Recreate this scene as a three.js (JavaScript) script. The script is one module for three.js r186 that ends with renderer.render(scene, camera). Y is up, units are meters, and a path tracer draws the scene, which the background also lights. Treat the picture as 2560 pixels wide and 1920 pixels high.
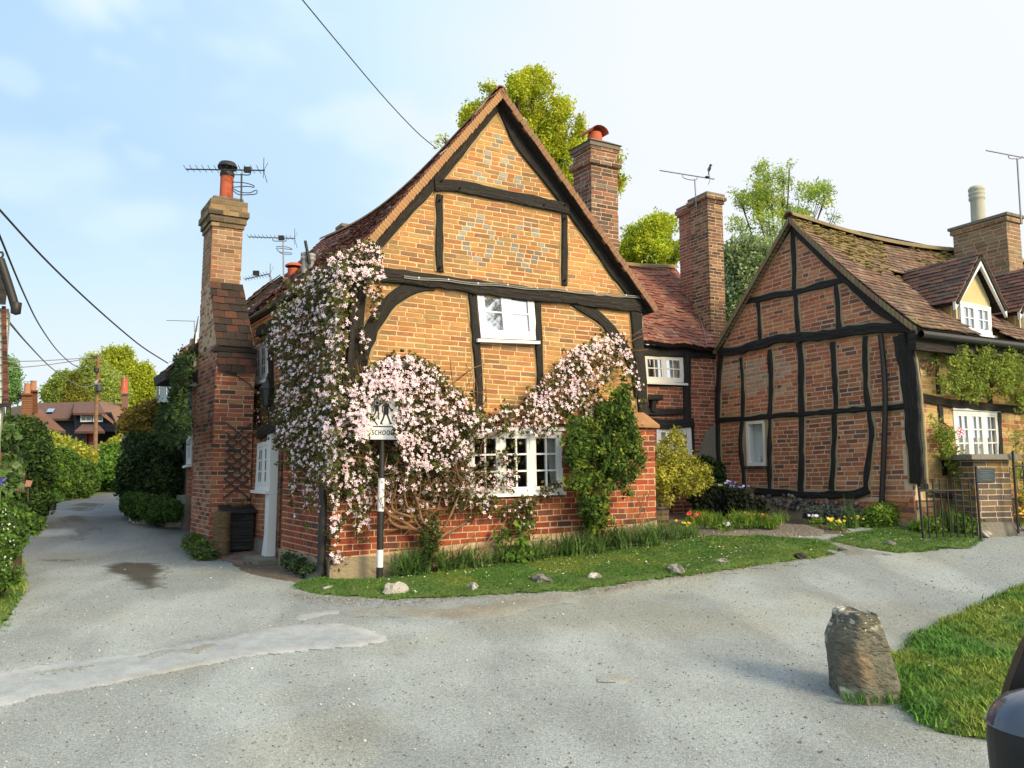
import * as THREE from 'three';
import { mergeGeometries } from 'three/addons/utils/BufferGeometryUtils.js';
import { ConvexGeometry } from 'three/addons/geometries/ConvexGeometry.js';

const V3 = THREE.Vector3, R = Math.random;
// ---------------------------------------------------------------- camera, sky, sun, exposure
const FPX = 2000, PITCH = 0.1145, EYE = 1.6;                 // focal length in pixels of the 2560 x 1920 photograph
const scene = new THREE.Scene();
const camera = new THREE.PerspectiveCamera(2 * Math.atan(960 / FPX) * 180 / Math.PI, 4 / 3, 0.05, 1200);
camera.position.set(0, EYE, 0); camera.rotation.set(PITCH, 0, 0); scene.add(camera);
const renderer = new THREE.WebGLRenderer({ antialias: true });
renderer.setSize(1024, 768); renderer.toneMapping = THREE.LinearToneMapping; renderer.toneMappingExposure = 1.13;
renderer.shadowMap.enabled = true;

let SEED = 7;
const rnd = () => { SEED |= 0; SEED = SEED + 0x6D2B79F5 | 0; let t = Math.imul(SEED ^ SEED >>> 15, 1 | SEED); t = t + Math.imul(t ^ t >>> 7, 61 | t) ^ t; return ((t ^ t >>> 14) >>> 0) / 4294967296; };
const rr = (a, b) => a + (b - a) * rnd(), pick = a => a[Math.floor(rnd() * a.length)];
const gauss = () => (rnd() + rnd() + rnd() - 1.5) / 0.85;
const clamp = (x, a = 0, b = 1) => Math.min(b, Math.max(a, x)), mix = (a, b, t) => a + (b - a) * t;
const sst = (a, b, x) => { const t = clamp((x - a) / (b - a)); return t * t * (3 - 2 * t); };
const hash = (x, y, z = 0) => { let h = Math.imul(x | 0, 374761393) ^ Math.imul(y | 0, 668265263) ^ Math.imul(z | 0, 2147483647 ^ 0x5bd1e995); h = Math.imul(h ^ h >>> 13, 1274126177); return ((h ^ h >>> 16) >>> 0) / 4294967296; };
const vnoise = (x, y, z = 0, per = 0) => {
  const xi = Math.floor(x), yi = Math.floor(y), fx = x - xi, fy = y - yi, u = fx * fx * (3 - 2 * fx), v = fy * fy * (3 - 2 * fy);
  const w = per ? (a => ((a % per) + per) % per) : (a => a);
  return mix(mix(hash(w(xi), w(yi), z), hash(w(xi + 1), w(yi), z), u), mix(hash(w(xi), w(yi + 1), z), hash(w(xi + 1), w(yi + 1), z), u), v);
};
const fbm = (x, y, o = 4, z = 0, per = 0) => { let s = 0, a = .5, n = 0; for (let i = 0; i < o; i++) { s += a * vnoise(x, y, z + i * 17, per); n += a; a *= .5; x *= 2; y *= 2; per *= 2; } return s / n; };

// hazy early-evening sky: blue to the left, thin white veil to the right, brighter towards the veiled sun behind the camera
const SUN = new V3(0.72, 0.50, 0.62).normalize();
{
  const W = 1024, H = 512, px = new Float32Array(W * H * 4), d = new V3();
  for (let j = 0; j < H; j++) for (let i = 0; i < W; i++) {
    const u = (i + .5) / W, v = (j + .5) / H, el = (v - .5) * Math.PI, ph = (u - .5) * 2 * Math.PI;   // three's equirect: u = atan2(z, x) / 2pi + .5
    d.set(Math.cos(el) * Math.cos(ph), Math.sin(el), Math.cos(el) * Math.sin(ph));
    const az = Math.atan2(d.x, -d.z), s = Math.max(0, d.dot(SUN)), e = Math.max(0, d.y);
    let veil = sst(-.62, .28, az + .5 * (fbm(d.x * 2.2 + 9, d.y * 3 + d.z, 4) - .5));          // 0 blue, 1 veiled
    if (az < -1.3 || az > 2.6) veil = .35 + .3 * s;
    veil = Math.max(veil, 1 - sst(.0, .42, e + .12 * (fbm(d.x * 3, d.z * 3, 3, 5) - .5)));
    const wisp = sst(.6, .78, fbm(d.x * 4.5 + 3.3, d.y * 9 + d.z * 3, 5, 40)) * .3 * sst(.05, .3, e);
    const cl = sst(-.01, .06, .055 + .10 * (fbm(d.x * 14, d.y * 14, 5, 77) - .5) - Math.hypot((az + .51) * .8 + (d.y - .47) * .5, (d.y - .485) * 1.3)) + .3 * sst(.62, .74, fbm(d.x * 14, d.y * 20, 4, 55)) * sst(.12, .3, e) * sst(.1, -.5, az);
    veil = clamp(Math.max(veil + wisp, cl * .95));
    const c1 = clamp(veil * 2), c2 = clamp(veil * 2 - 1);
    let r = mix(mix(.45, .62, c1), .82, c2), g = mix(mix(.66, .80, c1), .86, c2), b = mix(mix(.92, .92, c1), .93, c2);
    const glow = Math.pow(s, 2) * .75 + Math.pow(s, 24) * .5;
    r += glow * 1.0; g += glow * .86; b += glow * .66;
    if (d.y < 0) { const k = clamp(1 + d.y * 6); r = mix(.2, r, k); g = mix(.2, g, k); b = mix(.17, b, k); }
    const o = (j * W + i) * 4; px[o] = r; px[o + 1] = g; px[o + 2] = b; px[o + 3] = 1;
  }
  const sky = new THREE.DataTexture(px, W, H, THREE.RGBAFormat, THREE.FloatType);
  sky.mapping = THREE.EquirectangularReflectionMapping; sky.magFilter = sky.minFilter = THREE.LinearFilter; sky.needsUpdate = true;
  scene.background = sky; scene.environment = sky;
}
const sun = new THREE.DirectionalLight(new THREE.Color(1, .80, .50), 4.5);
sun.position.copy(SUN).multiplyScalar(60); sun.castShadow = true; sun.shadow.radius = 38; sun.shadow.mapSize.set(2048, 2048);
Object.assign(sun.shadow.camera, { left: -40, right: 40, top: 40, bottom: -40, near: 1, far: 160 });
scene.add(sun, sun.target);

// ---------------------------------------------------------------- where a pixel of the photograph meets a surface
const cP = Math.cos(PITCH), sP = Math.sin(PITCH);
const ray = (u, v) => { const x = (u - 1280) / FPX, y = -(v - 960) / FPX; return new V3(x, y * cP + sP, -cP + y * sP); };
const at = (u, v, D) => { const d = ray(u, v); return d.multiplyScalar(D / -d.z).add(camera.position); };
const toPx = p => { const x = p.x, y = p.y - EYE, z = p.z, yc = y * cP + z * sP * 1, zc = -y * sP + z * cP; return [1280 + FPX * x / -zc, 960 - FPX * yc / -zc]; };
function gY(x, z) {
  const d = -z;
  const base = d < 4.4 ? .03 * (d - 4.4) : .098 * (Math.min(d, 9) - 4.4);
  const sm = Math.max(0, d - 9);
  const lt = .15 * clamp(d - 11.2, 0, 3) + .012 * clamp(d - 14.2, 0, 60), rt = .2 * Math.min(sm, 2.2) + .02 * Math.max(0, sm - 2.2);
  const w = sst(-2.2, 4.5, x);
  return base + mix(lt, rt, w) + .012 * (vnoise(x * .9, z * .9) - .5);
}
function onG(u, v, lift = 0) {
  const d = ray(u, v); d.multiplyScalar(1 / -d.z); let D = 1;
  for (; D < 120; D += .03) { if (EYE + d.y * D < gY(d.x * D, -D)) break; }
  return new V3(d.x * D, gY(d.x * D, -D) + lift, -D);
}
class Fr {                                                     // a vertical plane: origin o, horizontal direction u, outward normal n; h is height above y = 0
  constructor(o, u, off = 0) { this.u = u.clone().normalize(); this.n = new V3(-this.u.z, 0, this.u.x); this.o = o.clone().setY(0).addScaledVector(this.n, off); }
  loc(px, py, n = 0) { const d = ray(px, py), c = camera.position; const q = this.o.clone().addScaledVector(this.n, n); const t = q.sub(c).dot(this.n) / d.dot(this.n); const p = c.clone().addScaledVector(d, t); return [p.clone().sub(this.o).dot(this.u), p.y]; }
  P(s, h, n = 0) { return this.o.clone().addScaledVector(this.u, s).addScaledVector(this.n, n).setY(h); }
  px(px, py, n = 0) { const [s, h] = this.loc(px, py, n); return this.P(s, h, n); }
  M(n = 0) { const m = new THREE.Matrix4().makeBasis(this.u, new V3(0, 1, 0), this.n); return m.setPosition(this.o.clone().addScaledVector(this.n, n)); }
}

// ---------------------------------------------------------------- naming and building
const used = {}, rootOf = new WeakMap();
const numbered = n => { const k = used[n] = (used[n] ?? -1) + 1; return k ? n + '_' + String(k).padStart(3, '0') : n; };
function tag(o, label, category, group) { Object.assign(o.userData, { label, category }); if (group) o.userData.group = group; return o; }
function thing(name, label, category, p, group) { const o = new THREE.Group(); o.name = numbered(name); o.position.copy(p); scene.add(o); tag(o, label, category, group); rootOf.set(o, p.clone()); return o; }
function add(parent, name, geo, mat, label) {                  // geo in world metres
  const r = rootOf.get(parent); const m = new THREE.Mesh(geo.translate(-r.x, -r.y, -r.z), mat);
  m.name = name; m.castShadow = m.receiveShadow = true; parent.add(m); rootOf.set(m, r); if (label) m.userData.label = label; return m;
}
function struct(name, geo, mat) { const m = new THREE.Mesh(geo, mat); m.name = numbered(name); m.userData.kind = 'structure'; m.receiveShadow = m.castShadow = true; scene.add(m); return m; }
function solo(name, geo, mat, label, category, group) { geo.computeBoundingBox(); const b = geo.boundingBox, p = new V3((b.min.x + b.max.x) / 2, b.min.y, (b.min.z + b.max.z) / 2); const m = new THREE.Mesh(geo.translate(-p.x, -p.y, -p.z), mat); m.name = numbered(name); m.position.copy(p); m.castShadow = m.receiveShadow = true; scene.add(m); rootOf.set(m, p.clone()); return tag(m, label, category, group); }

class MB {
  constructor() { this.p = []; this.t = []; this.c = []; }
  tri(a, b, c, col = [1, 1, 1], ua = [0, 0], ub = [0, 0], uc = [0, 0]) { this.p.push(a.x, a.y, a.z, b.x, b.y, b.z, c.x, c.y, c.z); this.t.push(...ua, ...ub, ...uc); for (let i = 0; i < 3; i++) this.c.push(col[0], col[1], col[2]); }
  quad(a, b, c, d, col, ua, ub, uc, ud) { this.tri(a, b, c, col, ua, ub, uc); this.tri(a, c, d, col, ua, uc, ud); }
  box(fr, s0, s1, h0, h1, n0, n1, col) {
    const q = (s, h, n) => fr.P(s, h, n), A = q(s0, h0, n1), B = q(s1, h0, n1), C = q(s1, h1, n1), D = q(s0, h1, n1), a = q(s0, h0, n0), b = q(s1, h0, n0), c = q(s1, h1, n0), d = q(s0, h1, n0);
    this.quad(A, B, C, D, col, [s0, h0], [s1, h0], [s1, h1], [s0, h1]); this.quad(b, a, d, c, col, [s1, h0], [s0, h0], [s0, h1], [s1, h1]);
    this.quad(a, A, D, d, col, [n0, h0], [n1, h0], [n1, h1], [n0, h1]); this.quad(B, b, c, C, col, [n1, h0], [n0, h0], [n0, h1], [n1, h1]);
    this.quad(D, C, c, d, col, [s0, n1], [s1, n1], [s1, n0], [s0, n0]); this.quad(a, b, B, A, col, [s0, n0], [s1, n0], [s1, n1], [s0, n1]); return this;
  }
  hexa(v, col) { const [A, B, C, D, a, b, c, d] = v; const L = (p, q) => p.distanceTo(q);   // A..D one face counter-clockwise, a..d the opposite one
    for (const [p, q, r, s] of [[A, B, C, D], [b, a, d, c], [a, A, D, d], [B, b, c, C], [D, C, c, d], [a, b, B, A]]) this.quad(p, q, r, s, col, [0, 0], [L(p, q), 0], [L(p, q), L(q, r)], [0, L(q, r)]); return this; }
  get n() { return this.p.length; }
  geo() { const g = new THREE.BufferGeometry(); g.setAttribute('position', new THREE.Float32BufferAttribute(this.p, 3)); g.setAttribute('uv', new THREE.Float32BufferAttribute(this.t, 2)); g.setAttribute('color', new THREE.Float32BufferAttribute(this.c, 3)); g.computeVertexNormals(); return g; }
}
function tube(pts, r, seg = 6, n = 0, col) {
  const c = new THREE.CatmullRomCurve3(pts, false, 'catmullrom', .5); const g = new THREE.TubeGeometry(c, n || Math.max(2, (pts.length - 1) * 4), 1, seg, false);
  const P = g.attributes.position, N = g.attributes.normal, k = seg + 1, T = P.count / k;
  for (let i = 0; i < P.count; i++) { const t = Math.floor(i / k) / (T - 1), q = typeof r === 'function' ? r(t) : r; P.setXYZ(i, P.getX(i) + N.getX(i) * (q - 1), P.getY(i) + N.getY(i) * (q - 1), P.getZ(i) + N.getZ(i) * (q - 1)); }
  const U = g.attributes.uv, len = c.getLength(); for (let i = 0; i < U.count; i++) U.setXY(i, U.getX(i) * len, U.getY(i) * .2);
  g.setAttribute('color', new THREE.Float32BufferAttribute(new Float32Array(P.count * 3).fill(1).map((x, i) => col ? col[i % 3] : 1), 3));
  return g;
}
const merge = a => { a = a.map(g => g.index ? g.toNonIndexed() : g); const keep = ['position', 'normal', 'uv', 'color']; for (const g of a) { for (const k of Object.keys(g.attributes)) if (!keep.includes(k)) g.deleteAttribute(k); if (!g.attributes.color) g.setAttribute('color', new THREE.Float32BufferAttribute(new Float32Array(g.attributes.position.count * 3).fill(1), 3)); if (!g.attributes.uv) g.setAttribute('uv', new THREE.Float32BufferAttribute(new Float32Array(g.attributes.position.count * 2), 2)); } return mergeGeometries(a); };
const inPoly = (x, y, P) => { let c = false; for (let i = 0, j = P.length - 1; i < P.length; j = i++) if ((P[i][1] > y) !== (P[j][1] > y) && x < (P[j][0] - P[i][0]) * (y - P[i][1]) / (P[j][1] - P[i][1]) + P[i][0]) c = !c; return c; };
function samplePoly(P) { const xs = P.map(p => p[0]), ys = P.map(p => p[1]); const a = Math.min(...xs), b = Math.max(...xs), c = Math.min(...ys), d = Math.max(...ys); for (let i = 0; i < 500; i++) { const x = rr(a, b), y = rr(c, d); if (inPoly(x, y, P)) return [x, y]; } return P[0]; }
function stone(r, sx, sy, sz, rough = .25, det = 2) {          // an uneven lump standing on y = 0
  const g = new THREE.IcosahedronGeometry(1, det), P = g.attributes.position, v = new V3(), o = rnd() * 50;
  for (let i = 0; i < P.count; i++) { v.fromBufferAttribute(P, i); const k = 1 + rough * (fbm(v.x * 1.3 + o, v.y * 1.3 + v.z * 1.7 + o, 3) - .5) * 2.4; P.setXYZ(i, v.x * k * r * sx, v.y * k * r * sy, v.z * k * r * sz); }
  g.computeVertexNormals(); const U = g.attributes.uv; for (let i = 0; i < U.count; i++) U.setXY(i, P.getX(i) * 1.3 + P.getZ(i), P.getY(i) * 1.3 + P.getZ(i) * .4); return g;
}

// ---------------------------------------------------------------- surfaces
function tex(n, f, { srgb = false, rep = 1 } = {}) {
  const a = new Uint8Array(n * n * 4); for (let j = 0; j < n; j++) for (let i = 0; i < n; i++) { const c = f(i / n, j / n, i, j), o = (j * n + i) * 4; const [r, g, b] = typeof c === 'number' ? [c, c, c] : c; a[o] = clamp(r) * 255; a[o + 1] = clamp(g) * 255; a[o + 2] = clamp(b) * 255; a[o + 3] = 255; }
  const t = new THREE.DataTexture(a, n, n); t.wrapS = t.wrapT = THREE.RepeatWrapping; t.magFilter = THREE.LinearFilter; t.minFilter = THREE.LinearMipmapLinearFilter; t.generateMipmaps = true; t.repeat.set(rep, rep); if (srgb) t.colorSpace = THREE.SRGBColorSpace; t.needsUpdate = true; return t;
}
const tGrain = tex(512, (u, v) => { const n = fbm(u * 8, v * 8, 4, 3, 8), f = fbm(u * 64, v * 64, 3, 9, 64); return .62 + .38 * clamp(n * .75 + f * .7 - .15); }, { rep: 1.6 });
const tBump = tex(512, (u, v) => fbm(u * 24, v * 24, 5, 21, 24), { rep: 1.6 });
const tWood = tex(512, (u, v) => { const n = fbm(u * 3, v * 40, 4, 31, 0), k = fbm(u * 14, v * 90, 3, 77, 0); return .10 + .90 * clamp((n - .3) * 1.5 + (k - .5) * 1.1); }, { rep: 1 });
const tRoad = tex(1024, (u, v, i, j) => { const n = fbm(u * 120, v * 120, 3, 5, 120), s = hash(i >> 1, j >> 1, 3), s2 = hash(Math.floor(i / 3), Math.floor(j / 3), 8); let c = .64 + .24 * (n - .5); if (s > .93) c += .13; if (s < .07) c -= .13; if (s2 > .98) c += .13; if (s2 < .02) c -= .14; return [c * .97, c * 1.0, c * 1.0]; }, { srgb: true, rep: .9 });
const tRoadB = tex(512, (u, v, i, j) => fbm(u * 100, v * 100, 3, 5, 100) * .6 + .4 * hash(i >> 1, j >> 1, 3), { rep: 1.8 });
const tPlaster = tex(512, (u, v) => .78 + .22 * fbm(u * 6, v * 6, 5, 61, 6), { rep: .8 });
const tBark = tex(256, (u, v) => .4 + .6 * fbm(u * 4, v * 22, 4, 12, 0), { rep: 2 });
const S = (o) => new THREE.MeshStandardMaterial(o), C = (r, g, b) => new THREE.Color().setRGB(r, g, b);
const M = {
  brick: S({ vertexColors: true, map: tGrain, bumpMap: tBump, bumpScale: .006, roughness: .92 }),
  tile: S({ vertexColors: true, map: tGrain, bumpMap: tBump, bumpScale: .006, roughness: .88 }),
  mortar: S({ color: C(.70, .52, .31), map: tGrain, bumpMap: tBump, bumpScale: .008, roughness: .95 }),
  mortarRed: S({ color: C(.56, .40, .27), map: tGrain, bumpMap: tBump, bumpScale: .008, roughness: .95 }),
  mortarPale: S({ color: C(.62, .49, .36), map: tGrain, bumpMap: tBump, bumpScale: .008, roughness: .95 }),
  daub: S({ color: C(.40, .29, .14), map: tPlaster, bumpMap: tBump, bumpScale: .006, roughness: .95 }),
  daubPale: S({ color: C(.34, .28, .17), map: tPlaster, bumpMap: tBump, bumpScale: .006, roughness: .95 }),
  render: S({ color: C(.30, .25, .17), map: tPlaster, bumpMap: tBump, bumpScale: .012, roughness: .95 }),
  renderGrey: S({ color: C(.20, .19, .16), map: tPlaster, bumpMap: tBump, bumpScale: .012, roughness: .95 }),
  cream: S({ color: C(.60, .50, .27), map: tPlaster, bumpMap: tBump, bumpScale: .004, roughness: .9 }),
  oak: S({ color: C(.026, .019, .014), map: tWood, bumpMap: tWood, bumpScale: .014, roughness: .8 }),
  oakBlue: S({ color: C(.014, .016, .020), map: tWood, bumpMap: tWood, bumpScale: .010, roughness: .7 }),
  oakBrown: S({ color: C(.24, .11, .05), map: tWood, bumpMap: tWood, bumpScale: .006, roughness: .7 }),
  oakGrey: S({ color: C(.17, .155, .115), map: tWood, bumpMap: tWood, bumpScale: .006, roughness: .85 }),
  white: S({ color: C(.70, .72, .75), roughness: .45, bumpMap: tWood, bumpScale: .0008 }),
  whiteOld: S({ color: C(.74, .74, .71), map: tPlaster, roughness: .6 }),
  glass: new THREE.MeshPhysicalMaterial({ color: C(.92, .95, .95), transmission: 1, thickness: 0, roughness: .02, ior: 1.5 }),
  mirror: S({ color: C(.52, .57, .62), metalness: .92, roughness: .03 }),
  paneDim: S({ color: C(.07, .09, .12), roughness: .28 }),
  dark: S({ color: C(.02, .02, .02), roughness: .9 }),
  curtain: new THREE.MeshPhysicalMaterial({ color: C(.72, .73, .72), roughness: .95, transmission: .3, thickness: 0, side: THREE.DoubleSide }),
  iron: S({ color: C(.018, .018, .02), roughness: .55, metalness: .2 }),
  black: S({ color: C(.014, .015, .015), roughness: .42 }),
  green: S({ color: C(.012, .035, .026), roughness: .45 }),
  alu: S({ color: C(.20, .21, .24), roughness: .45, metalness: .5 }),
  terracotta: S({ color: C(.48, .11, .05), map: tGrain, roughness: .85 }),
  terraPale: S({ color: C(.42, .20, .12), map: tGrain, roughness: .85 }),
  lead: S({ color: C(.30, .32, .34), roughness: .6, metalness: .2 }),
  cement: S({ color: C(.20, .18, .14), map: tGrain, bumpMap: tBump, bumpScale: .01, roughness: .95 }),
  stone: S({ color: C(.42, .39, .33), map: tGrain, bumpMap: tBump, bumpScale: .02, roughness: .95 }),
  bark: S({ color: C(.11, .085, .06), map: tBark, bumpMap: tBark, bumpScale: .03, roughness: .95 }),
  vine: S({ color: C(.26, .15, .075), map: tBark, bumpMap: tBark, bumpScale: .006, roughness: .9 }),
  leaf: new THREE.MeshPhysicalMaterial({ vertexColors: true, roughness: .75, transmission: .45, thickness: 0, side: THREE.DoubleSide, specularIntensity: .35 }),
  leafSolid: S({ vertexColors: true, roughness: .8, side: THREE.DoubleSide }),
  petal: new THREE.MeshPhysicalMaterial({ vertexColors: true, roughness: .8, transmission: .2, thickness: 0, side: THREE.DoubleSide }),
  cable: S({ color: C(.03, .035, .04), roughness: .6 }),
  cableGrey: S({ color: C(.22, .22, .2), roughness: .6 }),
};
// ---------------------------------------------------------------- timbers, bricks, tiles, windows
const locs = (fr, pts, n = 0) => pts.map(([x, y]) => fr.loc(x, y, n));
function beamGeo(fr, pts, w, n0, n1, wob = .006) {             // pts: local [s, h] centre line
  const seg = []; let L = 0; const cum = [0]; for (let i = 1; i < pts.length; i++) { L += Math.hypot(pts[i][0] - pts[i - 1][0], pts[i][1] - pts[i - 1][1]); cum.push(L); }
  const N = Math.max(2, Math.ceil(L / .12)), sm = [], o = rnd() * 99;
  const crv = pts.length > 2 ? new THREE.CatmullRomCurve3(pts.map(p => new V3(p[0], p[1], 0)), false, 'centripetal') : null;
  for (let i = 0; i <= N; i++) { const t = i / N; if (crv) { const p = crv.getPointAt(t); sm.push([p.x, p.y]); } else sm.push([mix(pts[0][0], pts[1][0], t), mix(pts[0][1], pts[1][1], t)]); }
  const rows = sm.map((p, i) => { const a = sm[Math.max(0, i - 1)], b = sm[Math.min(N, i + 1)], dx = b[0] - a[0], dy = b[1] - a[1], l = Math.hypot(dx, dy) || 1, nx = -dy / l, ny = dx / l, ww = (typeof w === 'function' ? w(i / N) : w) / 2;
    const e1 = ww + wob * 2 * (vnoise(i * .8, o) - .5), e2 = ww + wob * 2 * (vnoise(i * .8, o + 30) - .5), k = .010, pr = n1 + wob * (vnoise(i * .5, o + 60) - .5);
    const q = (e, n) => fr.P(p[0] + nx * e, p[1] + ny * e, n); return [q(-e1, n0), q(-e1, pr - k), q(-e1 + k, pr), q(0, pr + .002), q(e2 - k, pr), q(e2, pr - k), q(e2, n0)]; });
  const m = new MB(), pv = [0, .05, .06, .06 + (typeof w === 'function' ? w(.5) : w) / 2, .06 + (typeof w === 'function' ? w(.5) : w), .07 + (typeof w === 'function' ? w(.5) : w), .12 + (typeof w === 'function' ? w(.5) : w)].map(x => x + o);
  for (let i = 0; i < N; i++) { const u0 = i / N * L + o, u1 = (i + 1) / N * L + o; for (let k = 0; k < 6; k++) m.quad(rows[i][k], rows[i + 1][k], rows[i + 1][k + 1], rows[i][k + 1], undefined, [u0, pv[k]], [u1, pv[k]], [u1, pv[k + 1]], [u0, pv[k + 1]]); }
  for (const [r, f] of [[rows[0], 1], [rows[N], 0]]) for (let k = 1; k < 6; k++) f ? m.tri(r[0], r[k], r[k + 1]) : m.tri(r[0], r[k + 1], r[k]);
  return m.geo();
}
class House {                                                  // a thing whose bricks and tiles are collected, the largest in view kept as single parts
  constructor(name, label, category, p) { this.root = thing(name, label, category, p); this.list = []; this.cull = []; }
  beam(name, fr, px, w, { n0 = -.03, n1 = .03, mat = M.oak, daub, daubW = .05, wob = .007, local } = {}) {
    const pts = local ? px : locs(fr, px, n1 > 0 ? n1 : 0); this.cull.push([fr, pts, w / 2]);
    if (daub) add(this.daubRoot ?? this.root, 'daub_edge', beamGeo(fr, pts, (typeof w === 'function' ? w(.5) : w) + daubW, -.02, .006, .012), daub);
    return add(this.root, name, beamGeo(fr, pts, w, n0, n1, wob), mat);
  }
  hidden(fr, s, h, m = -.01) { for (const [f, pts, hw] of this.cull) { if (f !== fr) continue; const w = typeof hw === 'number' ? hw : .08; for (let i = 1; i < pts.length; i++) { const [ax, ay] = pts[i - 1], [bx, by] = pts[i], dx = bx - ax, dy = by - ay, t = clamp(((s - ax) * dx + (h - ay) * dy) / (dx * dx + dy * dy + 1e-9)); if (Math.hypot(s - ax - dx * t, h - ay - dy * t) < w + m) return true; } } return false; }
  bricks(fr, poly, { parent = this.root, len = .225, course = .075, joint = .011, bond = 'stretcher', col, n = .0, holes = [], tilt = 0, wav = .008, marks = [], off = 0, rough = 1 }) {
    const ss = poly.map(p => p[0]), hs = poly.map(p => p[1]), s0 = Math.min(...ss), s1 = Math.max(...ss), h0 = Math.min(...hs), h1 = Math.max(...hs), o = rnd() * 50;
    let area = 0; for (let i = 0; i < poly.length; i++) { const a = poly[i], b = poly[(i + 1) % poly.length]; area += a[0] * b[1] - b[0] * a[1]; } if (area < 0) poly = poly.slice().reverse();
    const rows = Math.ceil((h1 - h0 + Math.abs(tilt) * (s1 - s0)) / course) + 2;
    for (let j = -1; j < rows; j++) {
      let s = s0 - len * (1 + (bond === 'flemish' ? (j % 2 ? .75 : 0) : (j % 2 ? .5 : 0)) + .12 * hash(j + 9, 4, off)), i = 0;
      while (s < s1) {
        const L = (bond === 'flemish' ? (i % 2 ? len * .5 : len) : (rnd() < .06 ? len * .5 : len)) * (1 + .05 * gauss() * rough);
        const a = s, b = s + L - joint; s += L; i++;
        if (b < s0 || a > s1) continue;
        const hh = x => h0 + j * course + off * course + tilt * (x - s0) + wav * 2 * (vnoise(x * 1.1 + o, j * .22) - .5), jt = () => .0022 * gauss() * rough;
        const cut = [[a, b]]; const cm = (a + b) / 2; for (const mk of marks) if (mk[0] > a && mk[0] < b && mk[1] > hh(cm) && mk[1] < hh(cm) + course) { cut[0] = mk[0] < cm ? [a, cm - joint / 2] : [cm + joint / 2, b]; cut.push(mk[0] < cm ? [cm + joint / 2, b] : [a, cm - joint / 2]); cut.mark = true; break; }
        cut.forEach(([x0, x1], ci) => {
          let q = [[x0 + jt(), hh(x0) + jt()], [x1 + jt(), hh(x1) + jt()], [x1 + jt(), hh(x1) + course - joint + jt()], [x0 + jt(), hh(x0) + course - joint + jt()]];
          for (const H of holes) { const my = (q[0][1] + q[2][1]) / 2; if (my > H[2] && my < H[3]) { if (q[0][0] >= H[0] - .005 && q[1][0] <= H[1] + .005) { q = []; break; } if (q[0][0] < H[0] && q[1][0] > H[0]) q[1][0] = q[2][0] = H[0]; else if (q[0][0] < H[1] && q[1][0] > H[1]) q[0][0] = q[3][0] = H[1]; if (q[1][0] - q[0][0] < .02) { q = []; break; } } }
          q = clip(q, poly); if (q.length < 3) return; let A = 0, cx = 0, cy = 0; q.forEach((p, k) => { const r = q[(k + 1) % q.length]; A += p[0] * r[1] - r[0] * p[1]; cx += p[0] / q.length; cy += p[1] / q.length; }); A /= 2; if (A < .0009) return;
          if (this.hidden(fr, cx, cy) && q.every(p => this.hidden(fr, p[0], p[1]))) return;
          const c = col(cx, cy, ci === 0 && cut.mark), P = fr.P(cx, cy), [ux, vy] = toPx(P);
          const face = P.clone().sub(camera.position).normalize().dot(fr.n);
          if (face > -.02) return;
          const vis = ux > -60 && ux < 2620 && vy > -60 && vy < 1980;
          this.list.push({ kind: 'brick', parent, fr, q, n: n + .0012 * gauss() * rough, c, w: vis ? A * -face / P.distanceToSquared(camera.position) : 0, vis });
        });
      }
    }
  }
  flush(most = 300) {
    for (const kind of ['brick', 'tile']) {
      const L = this.list.filter(b => b.kind === kind).sort((a, b) => b.w - a.w), rest = new Map();
      L.forEach((b, i) => {
        const single = i < most && b.w > 0; let m = single ? new MB() : rest.get(b.parent) ?? (rest.set(b.parent, new MB()), rest.get(b.parent));
        if (!single && !b.vis && kind === 'brick') return;
        kind === 'brick' ? brickInto(m, b) : b.put(m);
        if (single) add(b.parent, kind === 'brick' ? 'brick' : 'roof_tile', m.geo(), kind === 'brick' ? M.brick : M.tile);
      });
      for (const [p, m] of rest) if (m.n) { const o = add(p, kind === 'brick' ? 'brickwork' : 'roof_tiling', m.geo(), kind === 'brick' ? M.brick : M.tile); o.userData.kind = 'stuff'; }
    }
  }
}
function clip(q, P) { for (let i = 0; i < P.length && q.length; i++) { const a = P[i], b = P[(i + 1) % P.length], out = [], sd = p => (b[0] - a[0]) * (p[1] - a[1]) - (b[1] - a[1]) * (p[0] - a[0]); for (let k = 0; k < q.length; k++) { const p = q[k], r = q[(k + 1) % q.length], x = sd(p), y = sd(r); if (x >= 0) out.push(p); if ((x >= 0) !== (y >= 0)) { const t = x / (x - y); out.push([mix(p[0], r[0], t), mix(p[1], r[1], t)]); } } q = out; } return q; }
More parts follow.
